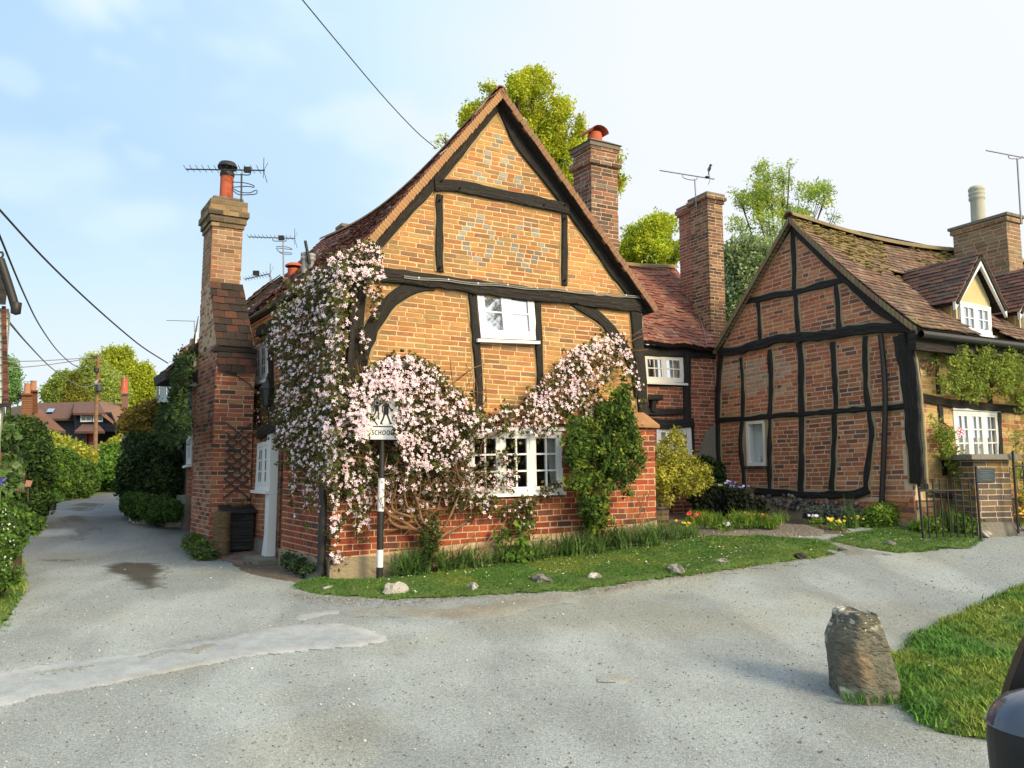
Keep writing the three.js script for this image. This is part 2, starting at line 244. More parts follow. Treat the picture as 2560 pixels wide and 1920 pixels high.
function brickInto(m, { fr, q, n, c }) {
  const k = q.length, cx = q.reduce((a, p) => a + p[0], 0) / k, cy = q.reduce((a, p) => a + p[1], 0) / k, e = .0035;
  const tz = .0012 * gauss(), ty = .0014 * gauss();
  const inn = q.map(p => { const dx = cx - p[0], dy = cy - p[1]; return [p[0] + Math.sign(dx) * Math.min(e, Math.abs(dx) * .5), p[1] + Math.sign(dy) * Math.min(e, Math.abs(dy) * .5)]; });
  const z = p => n + tz * (p[0] - cx) * 9 + ty * (p[1] - cy) * 20, F = inn.map(p => fr.P(p[0], p[1], z(p))), E = q.map(p => fr.P(p[0], p[1], z(p) - .003)), B = q.map(p => fr.P(p[0], p[1], n - .022));
  const ou = hash(Math.floor(cx * 97), Math.floor(cy * 97)) * 7, uv = p => [p[0] + ou, p[1] + ou * 1.7];
  for (let i = 1; i < k - 1; i++) m.tri(F[0], F[i], F[i + 1], c, uv(inn[0]), uv(inn[i]), uv(inn[i + 1]));
  for (let i = 0; i < k; i++) { const j = (i + 1) % k; m.quad(E[i], E[j], F[j], F[i], c, uv(q[i]), uv(q[j]), uv(inn[j]), uv(inn[i])); m.quad(B[i], B[j], E[j], E[i], c, uv(q[i]), uv(q[j]), uv(q[j]), uv(q[i])); }
}
const palette = (list, j = .18) => (s, h, mark) => { const c = mark ? pick(list.mark ?? list) : pick(list), k = 1 + j * gauss() * .8; return [c[0] * k, c[1] * k * (1 + .05 * gauss()), c[2] * k]; };
function slab(fr, outline, holes, n, thick) {
  const sh = new THREE.Shape(outline.map(p => new THREE.Vector2(...p))); for (const h of holes) sh.holes.push(new THREE.Path([[h[0], h[2]], [h[1], h[2]], [h[1], h[3]], [h[0], h[3]]].map(p => new THREE.Vector2(...p))));
  return new THREE.ExtrudeGeometry(sh, { depth: thick, bevelEnabled: false }).applyMatrix4(fr.M(n - thick));
}
function tiles(H, parent, A, B, Cc, D, { gauge = .1, tw = .165, col, sag = () => 0, cut, jit = 1, endJit = 0, th = .014 } = {}) {   // A-B the eave, D-C the ridge
  const nrm = B.clone().sub(A).cross(D.clone().sub(A)).normalize(), P = (u, v) => A.clone().lerp(B, u).lerp(D.clone().lerp(Cc, u), v).add(new V3(0, sag(u, v), 0));
  const len = A.distanceTo(D), rows = Math.round(len / gauge), W = A.distanceTo(B), cols = Math.round(W / tw);
  for (let j = 0; j < rows; j++) { const shift = (j % 2) * .5 + .1 * gauss() * jit, wv = .12 * (vnoise(j * .7, 3) - .5);
    for (let i = -1; i <= cols; i++) {
      const u0 = clamp((i + shift) / cols), u1 = clamp((i + 1 + shift) / cols - .004 / W); if (u1 - u0 < .12 / cols) continue;
      const v0 = (j + wv * jit + .05 * gauss() * jit) / rows, v1 = Math.min(1, (j + 1.25) / rows), mid = P((u0 + u1) / 2, (v0 + v1) / 2);
      if (cut && cut(mid, (u0 + u1) / 2, (v0 + v1) / 2)) continue;
      const [x, y] = toPx(mid), vis = x > -40 && x < 2600 && y > -40 && y < 1960, c = col((u0 + u1) / 2, (v0 + v1) / 2, mid);
      const lift = .022 + .006 * gauss() * jit, l2 = lift + .008 * gauss() * jit, bend = .003, tlt = .006 * gauss() * jit;
      const face = mid.clone().sub(camera.position).normalize().dot(nrm);
      H.list.push({ kind: 'tile', parent, vis, w: vis && face < -.03 ? gauge * tw * -face / mid.distanceToSquared(camera.position) : 0, put: m => {
        const a = P(u0, v0 + tlt).addScaledVector(nrm, lift), b = P(u1, v0 - tlt).addScaledVector(nrm, l2), c2 = P(u1, v1).addScaledVector(nrm, .008), d = P(u0, v1).addScaledVector(nrm, .008), dn = nrm.clone().multiplyScalar(-th);
        const mm = a.clone().lerp(b, .5).addScaledVector(nrm, bend), a1 = a.clone().add(dn), b1 = b.clone().add(dn), c1 = c2.clone().add(dn), d1 = d.clone().add(dn), ou = rnd() * 9;
        const t = (x, y) => [ou + x * .165, ou + y * .12];
        m.tri(a, mm, d, c, t(0, 0), t(.5, 0), t(0, 1)); m.tri(mm, b, c2, c, t(.5, 0), t(1, 0), t(1, 1)); m.tri(mm, c2, d, c, t(.5, 0), t(1, 1), t(0, 1));
        m.quad(a1, b1, b, a, c, t(0, 0), t(1, 0), t(1, .1), t(0, .1)); m.quad(d1, a1, a, d, c, t(0, 0), t(1, 0), t(1, .1), t(0, .1)); m.quad(b1, c1, c2, b, c, t(0, 0), t(1, 0), t(1, .1), t(0, .1));
      } });
    } }
  return P;
}
function roof(H, root, A, B, Cc, D, o = {}, { mat = M.oak, name = 'roof', drop = .014, th = .05 } = {}) {   // sagging boards with their tiles
  const nrm = B.clone().sub(A).cross(D.clone().sub(A)).normalize(), sg = o.sag ?? (() => 0), P = (u, v, k) => A.clone().lerp(B, u).lerp(D.clone().lerp(Cc, u), v).add(new V3(0, sg(u, v), 0)).addScaledVector(nrm, -k), m = new MB(), nu = 16, nv = 6, k2 = drop + th;
  for (let i = 0; i < nu; i++) for (let j = 0; j < nv; j++) { const a = i / nu, b = (i + 1) / nu, c = j / nv, d = (j + 1) / nv; if (o.cut && o.cut(P((a + b) / 2, (c + d) / 2, 0))) continue; m.quad(P(a, c, drop), P(b, c, drop), P(b, d, drop), P(a, d, drop)); m.quad(P(a, d, k2), P(b, d, k2), P(b, c, k2), P(a, c, k2)); }
  for (let i = 0; i < nu; i++) { const a = i / nu, b = (i + 1) / nu; m.quad(P(a, 0, k2), P(b, 0, k2), P(b, 0, drop), P(a, 0, drop)); } for (let j = 0; j < nv; j++) { const c = j / nv, d = (j + 1) / nv; m.quad(P(0, c, k2), P(0, c, drop), P(0, d, drop), P(0, d, k2)); m.quad(P(1, c, drop), P(1, c, k2), P(1, d, k2), P(1, d, drop)); }
  const r = add(root, name, m.geo(), mat); tiles(H, r, A, B, Cc, D, o); return r;
}
function deck(A, B, Cc, D, th = .06, drop = .012) { const n = B.clone().sub(A).cross(D.clone().sub(A)).normalize(), o = p => p.clone().addScaledVector(n, -drop), q = p => p.clone().addScaledVector(n, -th - drop); return new MB().hexa([o(A), o(B), o(Cc), o(D), q(A), q(B), q(Cc), q(D)]).geo(); }
function ridge(H, parent, P0, P1, r, col, sag = () => 0, piece = .32) {
  const L = P0.distanceTo(P1), N = Math.round(L / piece), dir = P1.clone().sub(P0).normalize(), side = new V3(-dir.z, 0, dir.x).normalize();
  for (let i = 0; i < N; i++) { const m = new MB(), c = col(); for (let k = 0; k < 6; k++) { const ring = (t, kk, rad) => { const a = Math.PI * (kk / 6) - .0, y = sag(t); return P0.clone().lerp(P1, t).addScaledVector(side, Math.cos(a) * rad).add(new V3(0, Math.sin(a) * rad * .9 + y - r * .25, 0)); }; const t0 = i / N, t1 = (i + 1) / N + .002, ra = r * rr(.97, 1.05), rb = r; m.quad(ring(t0, k, rb), ring(t0, k + 1, rb), ring(t1, k + 1, rb * 1.02), ring(t1, k, rb * 1.02), c, [k * .05, 0], [k * .05 + .05, 0], [k * .05 + .05, .3], [k * .05, .3]); if (k < 6) m.quad(ring(t0, k, rb), ring(t0, k, rb * .8), ring(t0, k + 1, rb * .8), ring(t0, k + 1, rb), c); } add(parent, 'ridge_tile', m.geo(), M.tile); }
}
// a glazed window: px = [top left, top right, bottom right, bottom left]; lights side by side, each with cols x rows panes
function windowUnit(H, fr, px, { lights = 2, cols = 2, rows = 3, n = .0, frameW = .045, sashW = .035, barW = .018, mat = M.white, pane = M.glass, sill = true, sillPx, depth = .05, head = false, curtain, sashIn = .014, glassZ = -.014, label } = {}) {
  const q = locs(fr, px, n), Q = (u, v) => [mix(mix(q[0][0], q[1][0], u), mix(q[3][0], q[2][0], u), v), mix(mix(q[0][1], q[1][1], u), mix(q[3][1], q[2][1], u), v)];
  const W = Math.hypot(q[1][0] - q[0][0], q[1][1] - q[0][1]), Hh = Math.hypot(q[3][0] - q[0][0], q[3][1] - q[0][1]);
  const bar = (m, u0, v0, u1, v1, n0, n1) => { const pts = [[u0, v1], [u1, v1], [u1, v0], [u0, v0]].map(([u, v]) => Q(u, v)); m.hexa([...pts.map(p => fr.P(p[0], p[1], n1)), ...pts.map(p => fr.P(p[0], p[1], n0))]); };
  const fu = frameW / W, fv = frameW / Hh, m = new MB();
  bar(m, 0, 0, 1, fv, n - depth, n + .012); bar(m, 0, 1 - fv, 1, 1, n - depth, n + .012); bar(m, 0, fv, fu, 1 - fv, n - depth, n + .010); bar(m, 1 - fu, fv, 1, 1 - fv, n - depth, n + .010);
  const lw = (1 - fu * (lights + 1)) / lights;
  for (let i = 1; i < lights; i++) bar(m, fu * i + lw * i, fv, fu * (i + 1) + lw * i, 1 - fv, n - depth, n + .010);
  if (head) bar(m, -.03, -.06, 1.03, -.002, n - depth, n + .035);
  const win = add(H.root, 'window', m.geo(), mat, label);
  const su = sashW / W, sv = sashW / Hh, bu = barW / W, bv = barW / Hh;
  for (let i = 0; i < lights; i++) {
    const a = fu * (i + 1) + lw * i + .002, b = a + lw - .004, t = fv + .002, e = 1 - fv - .002, sm = new MB(), n1 = n + sashIn - .006, n0 = n - .03;
    bar(sm, a, t, b, t + sv, n0, n1); bar(sm, a, e - sv * 1.3, b, e, n0, n1); bar(sm, a, t + sv, a + su, e - sv * 1.3, n0, n1 - .001); bar(sm, b - su, t + sv, b, e - sv * 1.3, n0, n1 - .001);
    const ia = a + su, ib = b - su, it = t + sv, ie = e - sv * 1.3, pw = (ib - ia - bu * (cols - 1)) / cols, phh = (ie - it - bv * (rows - 1)) / rows;
    for (let c = 1; c < cols; c++) bar(sm, ia + pw * c + bu * (c - 1), it, ia + pw * c + bu * c, ie, n0, n1 - .004);
    for (let r = 1; r < rows; r++) bar(sm, ia, it + phh * r + bv * (r - 1), ib, it + phh * r + bv * r, n0, n1 - .006);
    add(win, 'sash', sm.geo(), mat);
    for (let c = 0; c < cols; c++) for (let r = 0; r < rows; r++) { const pm = new MB(), u0 = ia + (pw + bu) * c - .003, u1 = u0 + pw + .006, v0 = it + (phh + bv) * r - .003, v1 = v0 + phh + .006, z = n + glassZ, tl = .0015 * gauss(), tr = .0015 * gauss(); const P = (u, v, d) => { const k = Q(u, v); return fr.P(k[0], k[1], z + d); }; pm.quad(P(u0, v1, tl), P(u1, v1, 0), P(u1, v0, tr), P(u0, v0, 0), undefined, [0, 0], [1, 0], [1, 1], [0, 1]); const pg = add(win, 'pane', pm.geo(), pane); pg.castShadow = false; }
  }
  if (sill) { const b = sillPx ? locs(fr, sillPx, n + .05) : [Q(-.03, 1), Q(1.03, 1)]; const sm = new MB(), h = .045; const P = (p, dy, nn) => fr.P(p[0], p[1] + dy, nn); sm.hexa([P(b[0], -h, n + .07), P(b[1], -h, n + .07), P(b[1], 0 - .006, n + .07), P(b[0], 0 - .006, n + .07), P(b[0], -h, n - .05), P(b[1], -h, n - .05), P(b[1], .004, n - .05), P(b[0], .004, n - .05)]); add(win, 'sill', sm.geo(), mat); }
  if (curtain) for (const cu of curtain) { const cm = new MB(), N = 24; for (let k = 0; k < N; k++) { const f = t => { const u = mix(cu[0], cu[2], t); return u; }, z = t => n - .12 + .018 * Math.sin(t * N * 1.1), top = t => Q(f(t), cu[1]), bot = t => Q(mix(cu[4] ?? cu[0], cu[5] ?? cu[2], t), cu[3]); const t0 = k / N, t1 = (k + 1) / N; const a = bot(t0), b = bot(t1), c = top(t1), d = top(t0); cm.quad(fr.P(a[0], a[1], z(t0)), fr.P(b[0], b[1], z(t1)), fr.P(c[0], c[1], z(t1)), fr.P(d[0], d[1], z(t0))); } add(win, 'curtain', cm.geo(), M.curtain); }
  const ss = q.map(p => p[0]), hs = q.map(p => p[1]); return [Math.min(...ss), Math.max(...ss), Math.min(...hs), Math.max(...hs)];
}
const quadHole = (fr, px, n = 0) => { const q = locs(fr, px, n), ss = q.map(p => p[0]).sort((a, b) => a - b), hs = q.map(p => p[1]).sort((a, b) => a - b); return [(ss[0] + ss[1]) / 2 + .01, (ss[2] + ss[3]) / 2 - .01, (hs[0] + hs[1]) / 2 + .01, (hs[2] + hs[3]) / 2 - .01]; };
const lathe = (prof, p, seg = 16, sc = 1) => new THREE.LatheGeometry(prof.map(([r, y]) => new THREE.Vector2(r * sc, y * sc)), seg).translate(p.x, p.y, p.z);
const roundBox = (fr, s0, s1, h0, h1, n0, n1) => new MB().box(fr, s0, s1, h0, h1, n0, n1).geo();
// ---------------------------------------------------------------- the cottage with the brick gable
const F = new V3(.8896, 0, -.4568).normalize(), SB = new V3(-.537, 0, -.844).normalize(), SB2 = new V3(-.4495, 0, -.893).normalize();   // along its front to the right; along the lane, away
const A0 = new V3(-2.02, 0, -9.1);
const ML = new Fr(A0, F), MU = new Fr(A0, F, -.17), MS = new Fr(A0, SB.clone().negate()), MSU = new Fr(A0, SB.clone().negate(), -.17);
const sooty = (f, lo, hi) => (s, h, m) => { const c = f(s, h, m), k = mix(lo, hi, sst(.32, .66, fbm(s * 1.1 + 3, h * 1.3 + 8, 4, 93))); return [c[0] * k, c[1] * k * mix(.97, 1.02, k), c[2] * k]; };
const cOr = sooty(palette(Object.assign([[.53, .262, .088], [.54, .285, .10], [.51, .235, .078], [.52, .275, .105], [.55, .255, .088], [.45, .28, .115], [.34, .19, .095], [.44, .19, .08]], { mark: [[.33, .32, .28], [.40, .385, .32], [.27, .235, .20]] }), .12), .76, 1.0);
const cRed = sooty(palette([[.36, .075, .030], [.32, .062, .027], [.40, .095, .036], [.29, .055, .026], [.34, .085, .035], [.20, .055, .032], [.15, .055, .038], [.38, .11, .045]], .14), .74, 1.06);
const cSide = palette([[.36, .13, .055], [.40, .17, .075], [.30, .10, .05], [.26, .09, .05]], .14);
const house = new House('gabled_cottage', 'large brick and black timber cottage with tall gable covered in flowering clematis', 'house', new V3(-2.02, .4, -9.1));
{
  const H = house, root = H.root;
  const sR = ML.loc(1641, 1300)[0], hT = MU.loc(1590, 1062)[1];                       // right end and top of the thicker lower wall
  const plT = s => gY(-2.02 + F.x * s, -9.1 + F.z * s) + .24;
  // lower wall
  const wl = [[1168, 1078], [1404, 1078], [1408, 1234], [1170, 1243]], hl = quadHole(ML, wl);
  const lower = [[0, .2], [sR, .5], [sR, hT], [0, hT]];
  const wallL = add(root, 'wall', slab(ML, lower, [hl], -.0035, .16), M.mortarRed);
  H.bricks(ML, [[0, plT(0)], [sR, plT(sR) - .02], [sR, hT - .0], [0, hT]], { parent: wallL, bond: 'flemish', course: .075, len: .225, col: cRed, holes: [hl], tilt: .012, wav: .012 });
  // rendered base, uneven along its top
  { const m = new MB(), N = 30, top = t => plT(t * sR) + .03 * (vnoise(t * 14, 5) - .5); for (let i = 0; i < N; i++) { const a = i / N, b = (i + 1) / N, sa = a * sR - (i ? 0 : .02), sb = b * sR, z = t => .018 + .014 * (vnoise(t * 20, 2) - .5); const q = (s, h, n) => ML.P(s, h, n); m.hexa([q(sa, -.2, z(a) + .02), q(sb, -.2, z(b) + .02), q(sb, top(b), z(b)), q(sa, top(a), z(a)), q(sa, -.2, -.1), q(sb, -.2, -.1), q(sb, top(b) + .012, -.02), q(sa, top(a) + .012, -.02)]); } add(root, 'plinth', m.geo(), M.render); }
  // sloping tiled ledge on top of the thicker wall, with the cap of its right end
  { const m = new MB(), N = 28, dark = [.05, .035, .024]; for (let i = 0; i < N; i++) { const a = sR * i / N, b = sR * (i + 1) / N - .004, q = (s, h, n) => ML.P(s, h, n), c = [.30 + .05 * gauss(), .15 + .02 * gauss(), .07], j = .004 * gauss(); m.hexa([q(a, hT - .012 + j, .045), q(b, hT - .012 + j, .045), q(b, hT + .10 + j, -.17), q(a, hT + .10 + j, -.17), q(a, hT - .035, .045), q(b, hT - .035, .045), q(b, hT + .07, -.17), q(a, hT + .07, -.17)], c); } add(root, 'ledge', m.geo(), M.tile); }
  { const q = (s, h, n) => ML.P(s, h, n), c = [.36, .19, .09]; add(root, 'buttress_cap', new MB().hexa([q(sR - .34, hT - .01, .075), q(sR + .035, hT - .01, .075), q(sR - .10, hT + .17, -.10), q(sR - .30, hT + .17, -.10), q(sR - .34, hT - .05, .075), q(sR + .035, hT - .05, .075), q(sR + .035, hT - .05, -.2), q(sR - .34, hT - .05, -.2)], c).geo(), M.tile); }
  windowUnit(H, ML, wl, { lights: 3, cols: 2, rows: 3, n: -.01, frameW: .05, sashW: .04, barW: .022, sillPx: [[1160, 1236], [1414, 1228]], head: true, curtain: [[.86, .05, .97, 1, .93, .97], [.03, .05, .10, 1, .03, .07]] });
  H.beam('lintel_beam', MU, [[1165, 1052], [1300, 1056], [1570, 1064]], .10, { n0: -.04, n1: .025 });
  // upper gable wall
  const up = (x, y) => MU.loc(x, y), ap = up(1251, 240), sl = up(880, 900)[0], sr = up(1606, 950)[0];
  const le = up(945, 590), re = up(1562, 715), hAt = s => s < ap[0] ? ap[1] + (s - ap[0]) * (le[1] - ap[1]) / (le[0] - ap[0]) : ap[1] + (s - ap[0]) * (re[1] - ap[1]) / (re[0] - ap[0]);
  const gable = [[sl, hT - .1], [sr, hT - .1], [sr, hAt(sr)], [ap[0], ap[1]], [sl, hAt(sl)]];
  const wu = [[1190, 713], [1332, 727], [1342, 850], [1202, 845]], hu = quadHole(MU, wu);
  const wallU = add(root, 'wall', slab(MU, gable, [hu], -.0035, .14), M.mortar);
  const z4 = (x, y) => up(900 + x / 2.765, 180 + y / 2.765), marks = [];
  const grey = 'apex 960 440 965 470 955 500 880 555 900 585 895 620 1030 585 1020 610 1045 640 835 710 835 740 970 700 970 730 975 765 1090 750 1110 780 1105 725 left 820 985 805 1015 850 1020 770 1045 870 1060 745 1075 895 1095 715 1105 925 1130 700 1140 945 1165 710 1175 910 1200 735 1215 885 1230 765 1250 865 1260 785 1290 845 1290 825 1325 right 1165 1040 1150 1065 1190 1070 1105 1090 1200 1105 1085 1120 1225 1140 1065 1150 1240 1180 1050 1185 1280 1215 1055 1215 1250 1245 1090 1255 1230 1275 1110 1295 1205 1305 1140 1325 1185 1330 1160 1360'.match(/\d+/g).map(Number);
  for (let i = 0; i < grey.length; i += 2) marks.push(z4(grey[i], grey[i + 1]));
  // timbers
  const B = (name, px, w, o = {}) => H.beam(name, MU, px, w * .92, { n0: -.05, n1: .035, daub: M.daub, daubW: .055, wob: .016, ...o });
  B('rafter', [[1252, 243], [1200, 308], [1155, 364], [1098, 431], [1013, 527], [934, 614], [872, 690]], .20);
  B('rafter', [[1252, 258], [1291, 342], [1330, 397], [1403, 487], [1464, 574], [1515, 647], [1562, 712], [1618, 776]], .17);
  B('collar_beam', [[1088, 462], [1150, 465], [1225, 480], [1334, 502], [1424, 522]], .165, { n1: .05 });
  B('tie_beam', [[868, 676], [920, 680], [1000, 692], [1100, 702], [1200, 718], [1320, 732], [1440, 746], [1604, 764]], .19, { n1: .07 });
  B('strut', [[1100, 486], [1101, 678]], .095); B('strut', [[1413, 532], [1413, 712]], .095);
  B('corner_post', [[899, 700], [890, 820], [882, 1050]], .20, { n1: .05 });
  B('corner_post', [[1590, 770], [1600, 880], [1613, 1058]], .19, { n1: .05 });
  B('brace', [[1082, 706], [1030, 720], [985, 748], [940, 803], [912, 870], [898, 935]], .19);
  B('brace', [[1432, 752], [1484, 782], [1519, 811], [1546, 848], [1572, 888], [1590, 935], [1601, 990]], .165);
  B('stud', [[1180, 722], [1187, 800], [1194, 880], [1203, 1045]], .105); B('stud', [[1343, 740], [1349, 860], [1356, 1000]], .105);
  H.bricks(MU, gable, { parent: wallU, col: cOr, course: .0635, len: .232, holes: [hu], marks, wav: .012, joint: .012, tilt: -.004, rough: 1.3 });
  windowUnit(H, MU, wu, { lights: 2, cols: 1, rows: 2, n: .02, frameW: .045, sashW: .05, barW: .018, pane: M.mirror, sillPx: [[1193, 846], [1349, 852]], head: true, depth: .08 });
  for (const [x, y] of [[1104, 452], [1100, 500], [1101, 668], [1412, 512], [1413, 546], [1413, 700], [1250, 262], [905, 690], [1070, 712], [910, 880], [1600, 775], [1440, 758], [1576, 905], [1186, 735], [1345, 752], [1150, 470], [1360, 512]]) { const p = MU.px(x, y, .055); add(root, 'peg', new THREE.CylinderGeometry(.011, .013, .05, 7).rotateX(Math.PI / 2).rotateY(Math.atan2(MU.n.x, MU.n.z)).translate(p.x, p.y, p.z), M.oak); }
  // electric cable clipped along the tie beam and down the corner
  { const p = []; for (let i = 0; i <= 16; i++) p.push(MU.px(1010 + i * 37, 690 + 3.05 * i + (i < 6 ? i * .4 : 2) + 1.5 * Math.sin(i * 1.7), .085)); p.push(MU.px(1612, 752, .09), MU.px(1622, 775, .06)); const q = p.map(x => x.clone().add(new V3(0, -.022, 0))); add(root, 'cable', merge([tube(p, .008, 5, 80), tube(q, .008, 5, 80)]), M.cableGrey); for (let i = 1; i < 16; i += 2) { const c = p[i]; const g = new THREE.SphereGeometry(.014, 6, 5).translate(c.x, c.y, c.z); add(root, 'cable_clip', g, M.white); } }
  // roof: eaves and ridge run back along the lane
  const nF = .16, E = (x, y) => MU.px(x, y, nF), apR = E(1252, 222), eL = E(884, 634), eR = E(1643, 774), back = SB.clone().multiplyScalar(6.9);
  const pv = fr => 0; const sagL = (u, v) => -.34 * Math.sin(Math.PI * clamp(u)) * (.15 + .85 * v);
  const cTL = (u, v, p) => { const c = pick([[.15, .045, .030], [.12, .036, .028], [.18, .055, .033], [.10, .040, .034], [.20, .075, .05], [.075, .035, .03]]), k = 1 + .16 * gauss(); return rnd() < .04 ? [.34, .30, .24] : [c[0] * k, c[1] * k, c[2] * k]; };
  { // left slope, seen from the lane
    const a = eL.clone().add(back), b = eL, c = apR, d = apR.clone().add(back).add(new V3(0, -.28, 0));
    roof(H, root, a, b, c, d, { col: cTL, sag: (u, v) => sagL(u, v), gauge: .105 });
    // verge: the undercloak and the cut ends of the tiles above the left rafter
    const m = new MB(), N = 66, nn = c.clone().sub(b).normalize(), outw = F.clone(); for (let i = 0; i < N; i++) { const t0 = i / N, t1 = (i + 1) / N - .0012, col = [.42 + .04 * gauss(), .235 + .02 * gauss(), .11], p = t => b.clone().lerp(c, t).addScaledVector(MU.n, .015), up2 = new V3(-nn.y * F.x, Math.hypot(nn.x, nn.z), -nn.y * F.z).normalize(), j = .006 * gauss(); const w0 = p(t0), w1 = p(t1); m.hexa([w0.clone().addScaledVector(up2, -.10 + j), w1.clone().addScaledVector(up2, -.092 + j), w1.clone().addScaledVector(up2, .0), w0.clone().addScaledVector(up2, -.012), ...[[w0, -.10 + j], [w1, -.092 + j], [w1, 0], [w0, -.012]].map(([w, e]) => w.clone().addScaledVector(up2, e).addScaledVector(MU.n, -.2))], col); } add(root, 'verge', m.geo(), M.tile);
  }
  { // right slope
    const a = eR, b = eR.clone().add(back), c = apR.clone().add(back).add(new V3(0, -.28, 0)), d = apR;
    roof(H, root, a, b, c, d, { col: cTL, sag: (u, v) => -Math.sin(Math.PI * u) * (.08 + .28 * v), gauge: .105 });
    const m = new MB(), N = 46, nn = apR.clone().sub(eR).normalize(); for (let i = 0; i < N; i++) { const t0 = i / N, t1 = (i + 1) / N - .0012, col = [.27 + .025 * gauss(), .15 + .015 * gauss(), .085], sag = t => -.10 * Math.sin(Math.PI * t), p = t => eR.clone().lerp(apR, t).addScaledVector(MU.n, .015), o = new V3(nn.y, -(nn.x * F.x + nn.z * F.z), 0); const up2 = new V3(F.x * nn.y, Math.hypot(nn.x, nn.z), F.z * nn.y).normalize(), j = .005 * gauss(), w0 = p(t0), w1 = p(t1); m.hexa([w0.clone().addScaledVector(up2, -.065 + j), w1.clone().addScaledVector(up2, -.065 + j), w1.clone().addScaledVector(up2, .03 + j), w0.clone().addScaledVector(up2, .012 + j), ...[[w0, -.065], [w1, -.065], [w1, .02], [w0, .01]].map(([w, e]) => w.clone().addScaledVector(up2, e).addScaledVector(MU.n, -.2))], col); } add(root, 'verge', m.geo(), M.tile);
  }
  ridge(H, root, apR.clone().addScaledVector(SB, -.02), apR.clone().add(back).add(new V3(0, -.28, 0)), .085, () => { const k = 1 + .15 * gauss(); return [.30 * k, .17 * k, .09 * k]; }, t => -.34 * Math.sin(Math.PI * t) - .01);
  // back and right-hand walls close the house
  const bkL = A0.clone().addScaledVector(SB, 6.6), mb = new MB(), rE = A0.clone().addScaledVector(F, sR);
  const wallGeo = (p, q, h0, h1, th) => new MB().box(new Fr(p, q.clone().sub(p).setY(0)), 0, q.clone().sub(p).setY(0).length(), h0, h1, -th, -.0);
  add(root, 'rear_wall', wallGeo(rE.clone().addScaledVector(SB, 6.6), bkL, 0, 4.6, .15).geo(), M.mortarRed);
  add(root, 'end_wall', wallGeo(rE.clone().addScaledVector(MU.n, -.22), rE.clone().addScaledVector(SB, 6.6), 0, 3.9, .15).geo(), M.mortarRed);
  // wall along the lane
  const sB = -6.6, eaveH = MSU.loc(682, 782)[1], lowH = 2.28;
  const wsU = [[638, 866], [666, 851], [669, 949], [634, 961]], wsL = [[645, 1110], [677, 1099], [675, 1227], [639, 1224]];
  const hsU = quadHole(MSU, wsU), hsL = quadHole(MS, wsL, .0);
  const sDo = MS.loc(684, 1250)[0], sDi = MS.loc(703, 1250)[0];
  const wl1 = add(root, 'side_wall', slab(MS, [[sDi, .1], [-.0, .1], [-.0, lowH], [sDi, lowH]], [], -.0035, .15), M.mortarRed);
  const gs = gY(-2.5, -9.8);
  H.bricks(MS, [[sDi, gs + .2], [-.012, gs + .16], [-.012, lowH], [sDi, lowH]], { parent: wl1, bond: 'flemish', course: .075, len: .225, col: cRed, tilt: -.004 });
  { const q = []; const m = new MB(); const N = 12; for (let i = 0; i < N; i++) { const a = mix(sDi, 0, i / N), b = mix(sDi, 0.0, (i + 1) / N), t = x => gs + .2 + .05 * (vnoise(x * 6, 9) - .5); const P = (s, h, n) => MS.P(s, h, n); m.hexa([P(a, -.2, .04), P(b, -.2, .04), P(b, t(b), .02), P(a, t(a), .02), P(a, -.2, -.1), P(b, -.2, -.1), P(b, t(b) + .01, -.02), P(a, t(a) + .01, -.02)]); } add(root, 'plinth', m.geo(), M.render); }
  const sWa = MS.loc(676, 1250)[0];
  const wl2 = add(root, 'side_wall', slab(MS, [[sB, .1], [sWa, .1], [sWa, lowH], [sB, lowH]], [hsL], -.0035, .15), M.mortarRed);
  H.bricks(MS, [[-4.4, gs + .25], [sWa, gs + .25], [sWa, lowH], [-4.4, lowH]], { parent: wl2, course: .073, col: cSide, holes: [hsL] });
  add(root, 'plinth', new MB().box(MS, -5, sWa, -.2, gs + .26, -.1, .03).geo(), M.renderGrey);
  const wl3 = add(root, 'side_wall', slab(MSU, [[sB, lowH - .1], [-.2, lowH - .1], [-.2, eaveH + .02], [sB, eaveH + .02]], [hsU], -.0035, .15), M.mortar);
  H.bricks(MSU, [[-4.6, lowH - .05], [-.2, lowH - .05], [-.2, eaveH], [-4.6, eaveH]], { parent: wl3, course: .066, col: cSide, holes: [hsU] });
  add(root, 'ledge', new MB().hexa([MS.P(sB, lowH - .02, .03), MS.P(0, lowH - .02, .03), MS.P(0, lowH + .1, -.17), MS.P(sB, lowH + .1, -.17), MS.P(sB, lowH - .06, .03), MS.P(0, lowH - .06, .03), MS.P(0, lowH + .03, -.17), MS.P(sB, lowH + .03, -.17)], [.2, .09, .05]).geo(), M.tile);
  windowUnit(H, MSU, wsU, { lights: 2, cols: 2, rows: 3, n: .012, frameW: .05, sashW: .045, barW: .028, glassZ: .001, sashIn: .012, pane: M.paneDim });
  windowUnit(H, MS, wsL, { lights: 2, cols: 2, rows: 3, n: .012, frameW: .06, sashW: .045, barW: .03, glassZ: .001, sashIn: .012, pane: M.paneDim });
  H.beam('stud', MSU, [[671, 840], [675, 1000]], .12, { n1: .05 });
  H.beam('wall_plate', MSU, [[(0, 640), 832], [870, 700]], .16, { n1: .04 });
  H.beam('corner_post', MSU, [[866, 720], [850, 1080]], .30, { n1: .04 });
  H.beam('lintel_beam', MS, [[641, 1086], [700, 1056]], .15, { n0: -.1, n1: .06 });
  // door: white post in front, brown oak jamb, plank door set back
  const gD = gY(MS.P(sDo, 0).x, MS.P(sDo, 0).z), hD = MS.loc(690, 1072)[1];
  const dr = add(root, 'door', new MB().box(MS, sDo - .16, sDi, gD, hD, -.14, -.10).geo(), M.oakBrown);
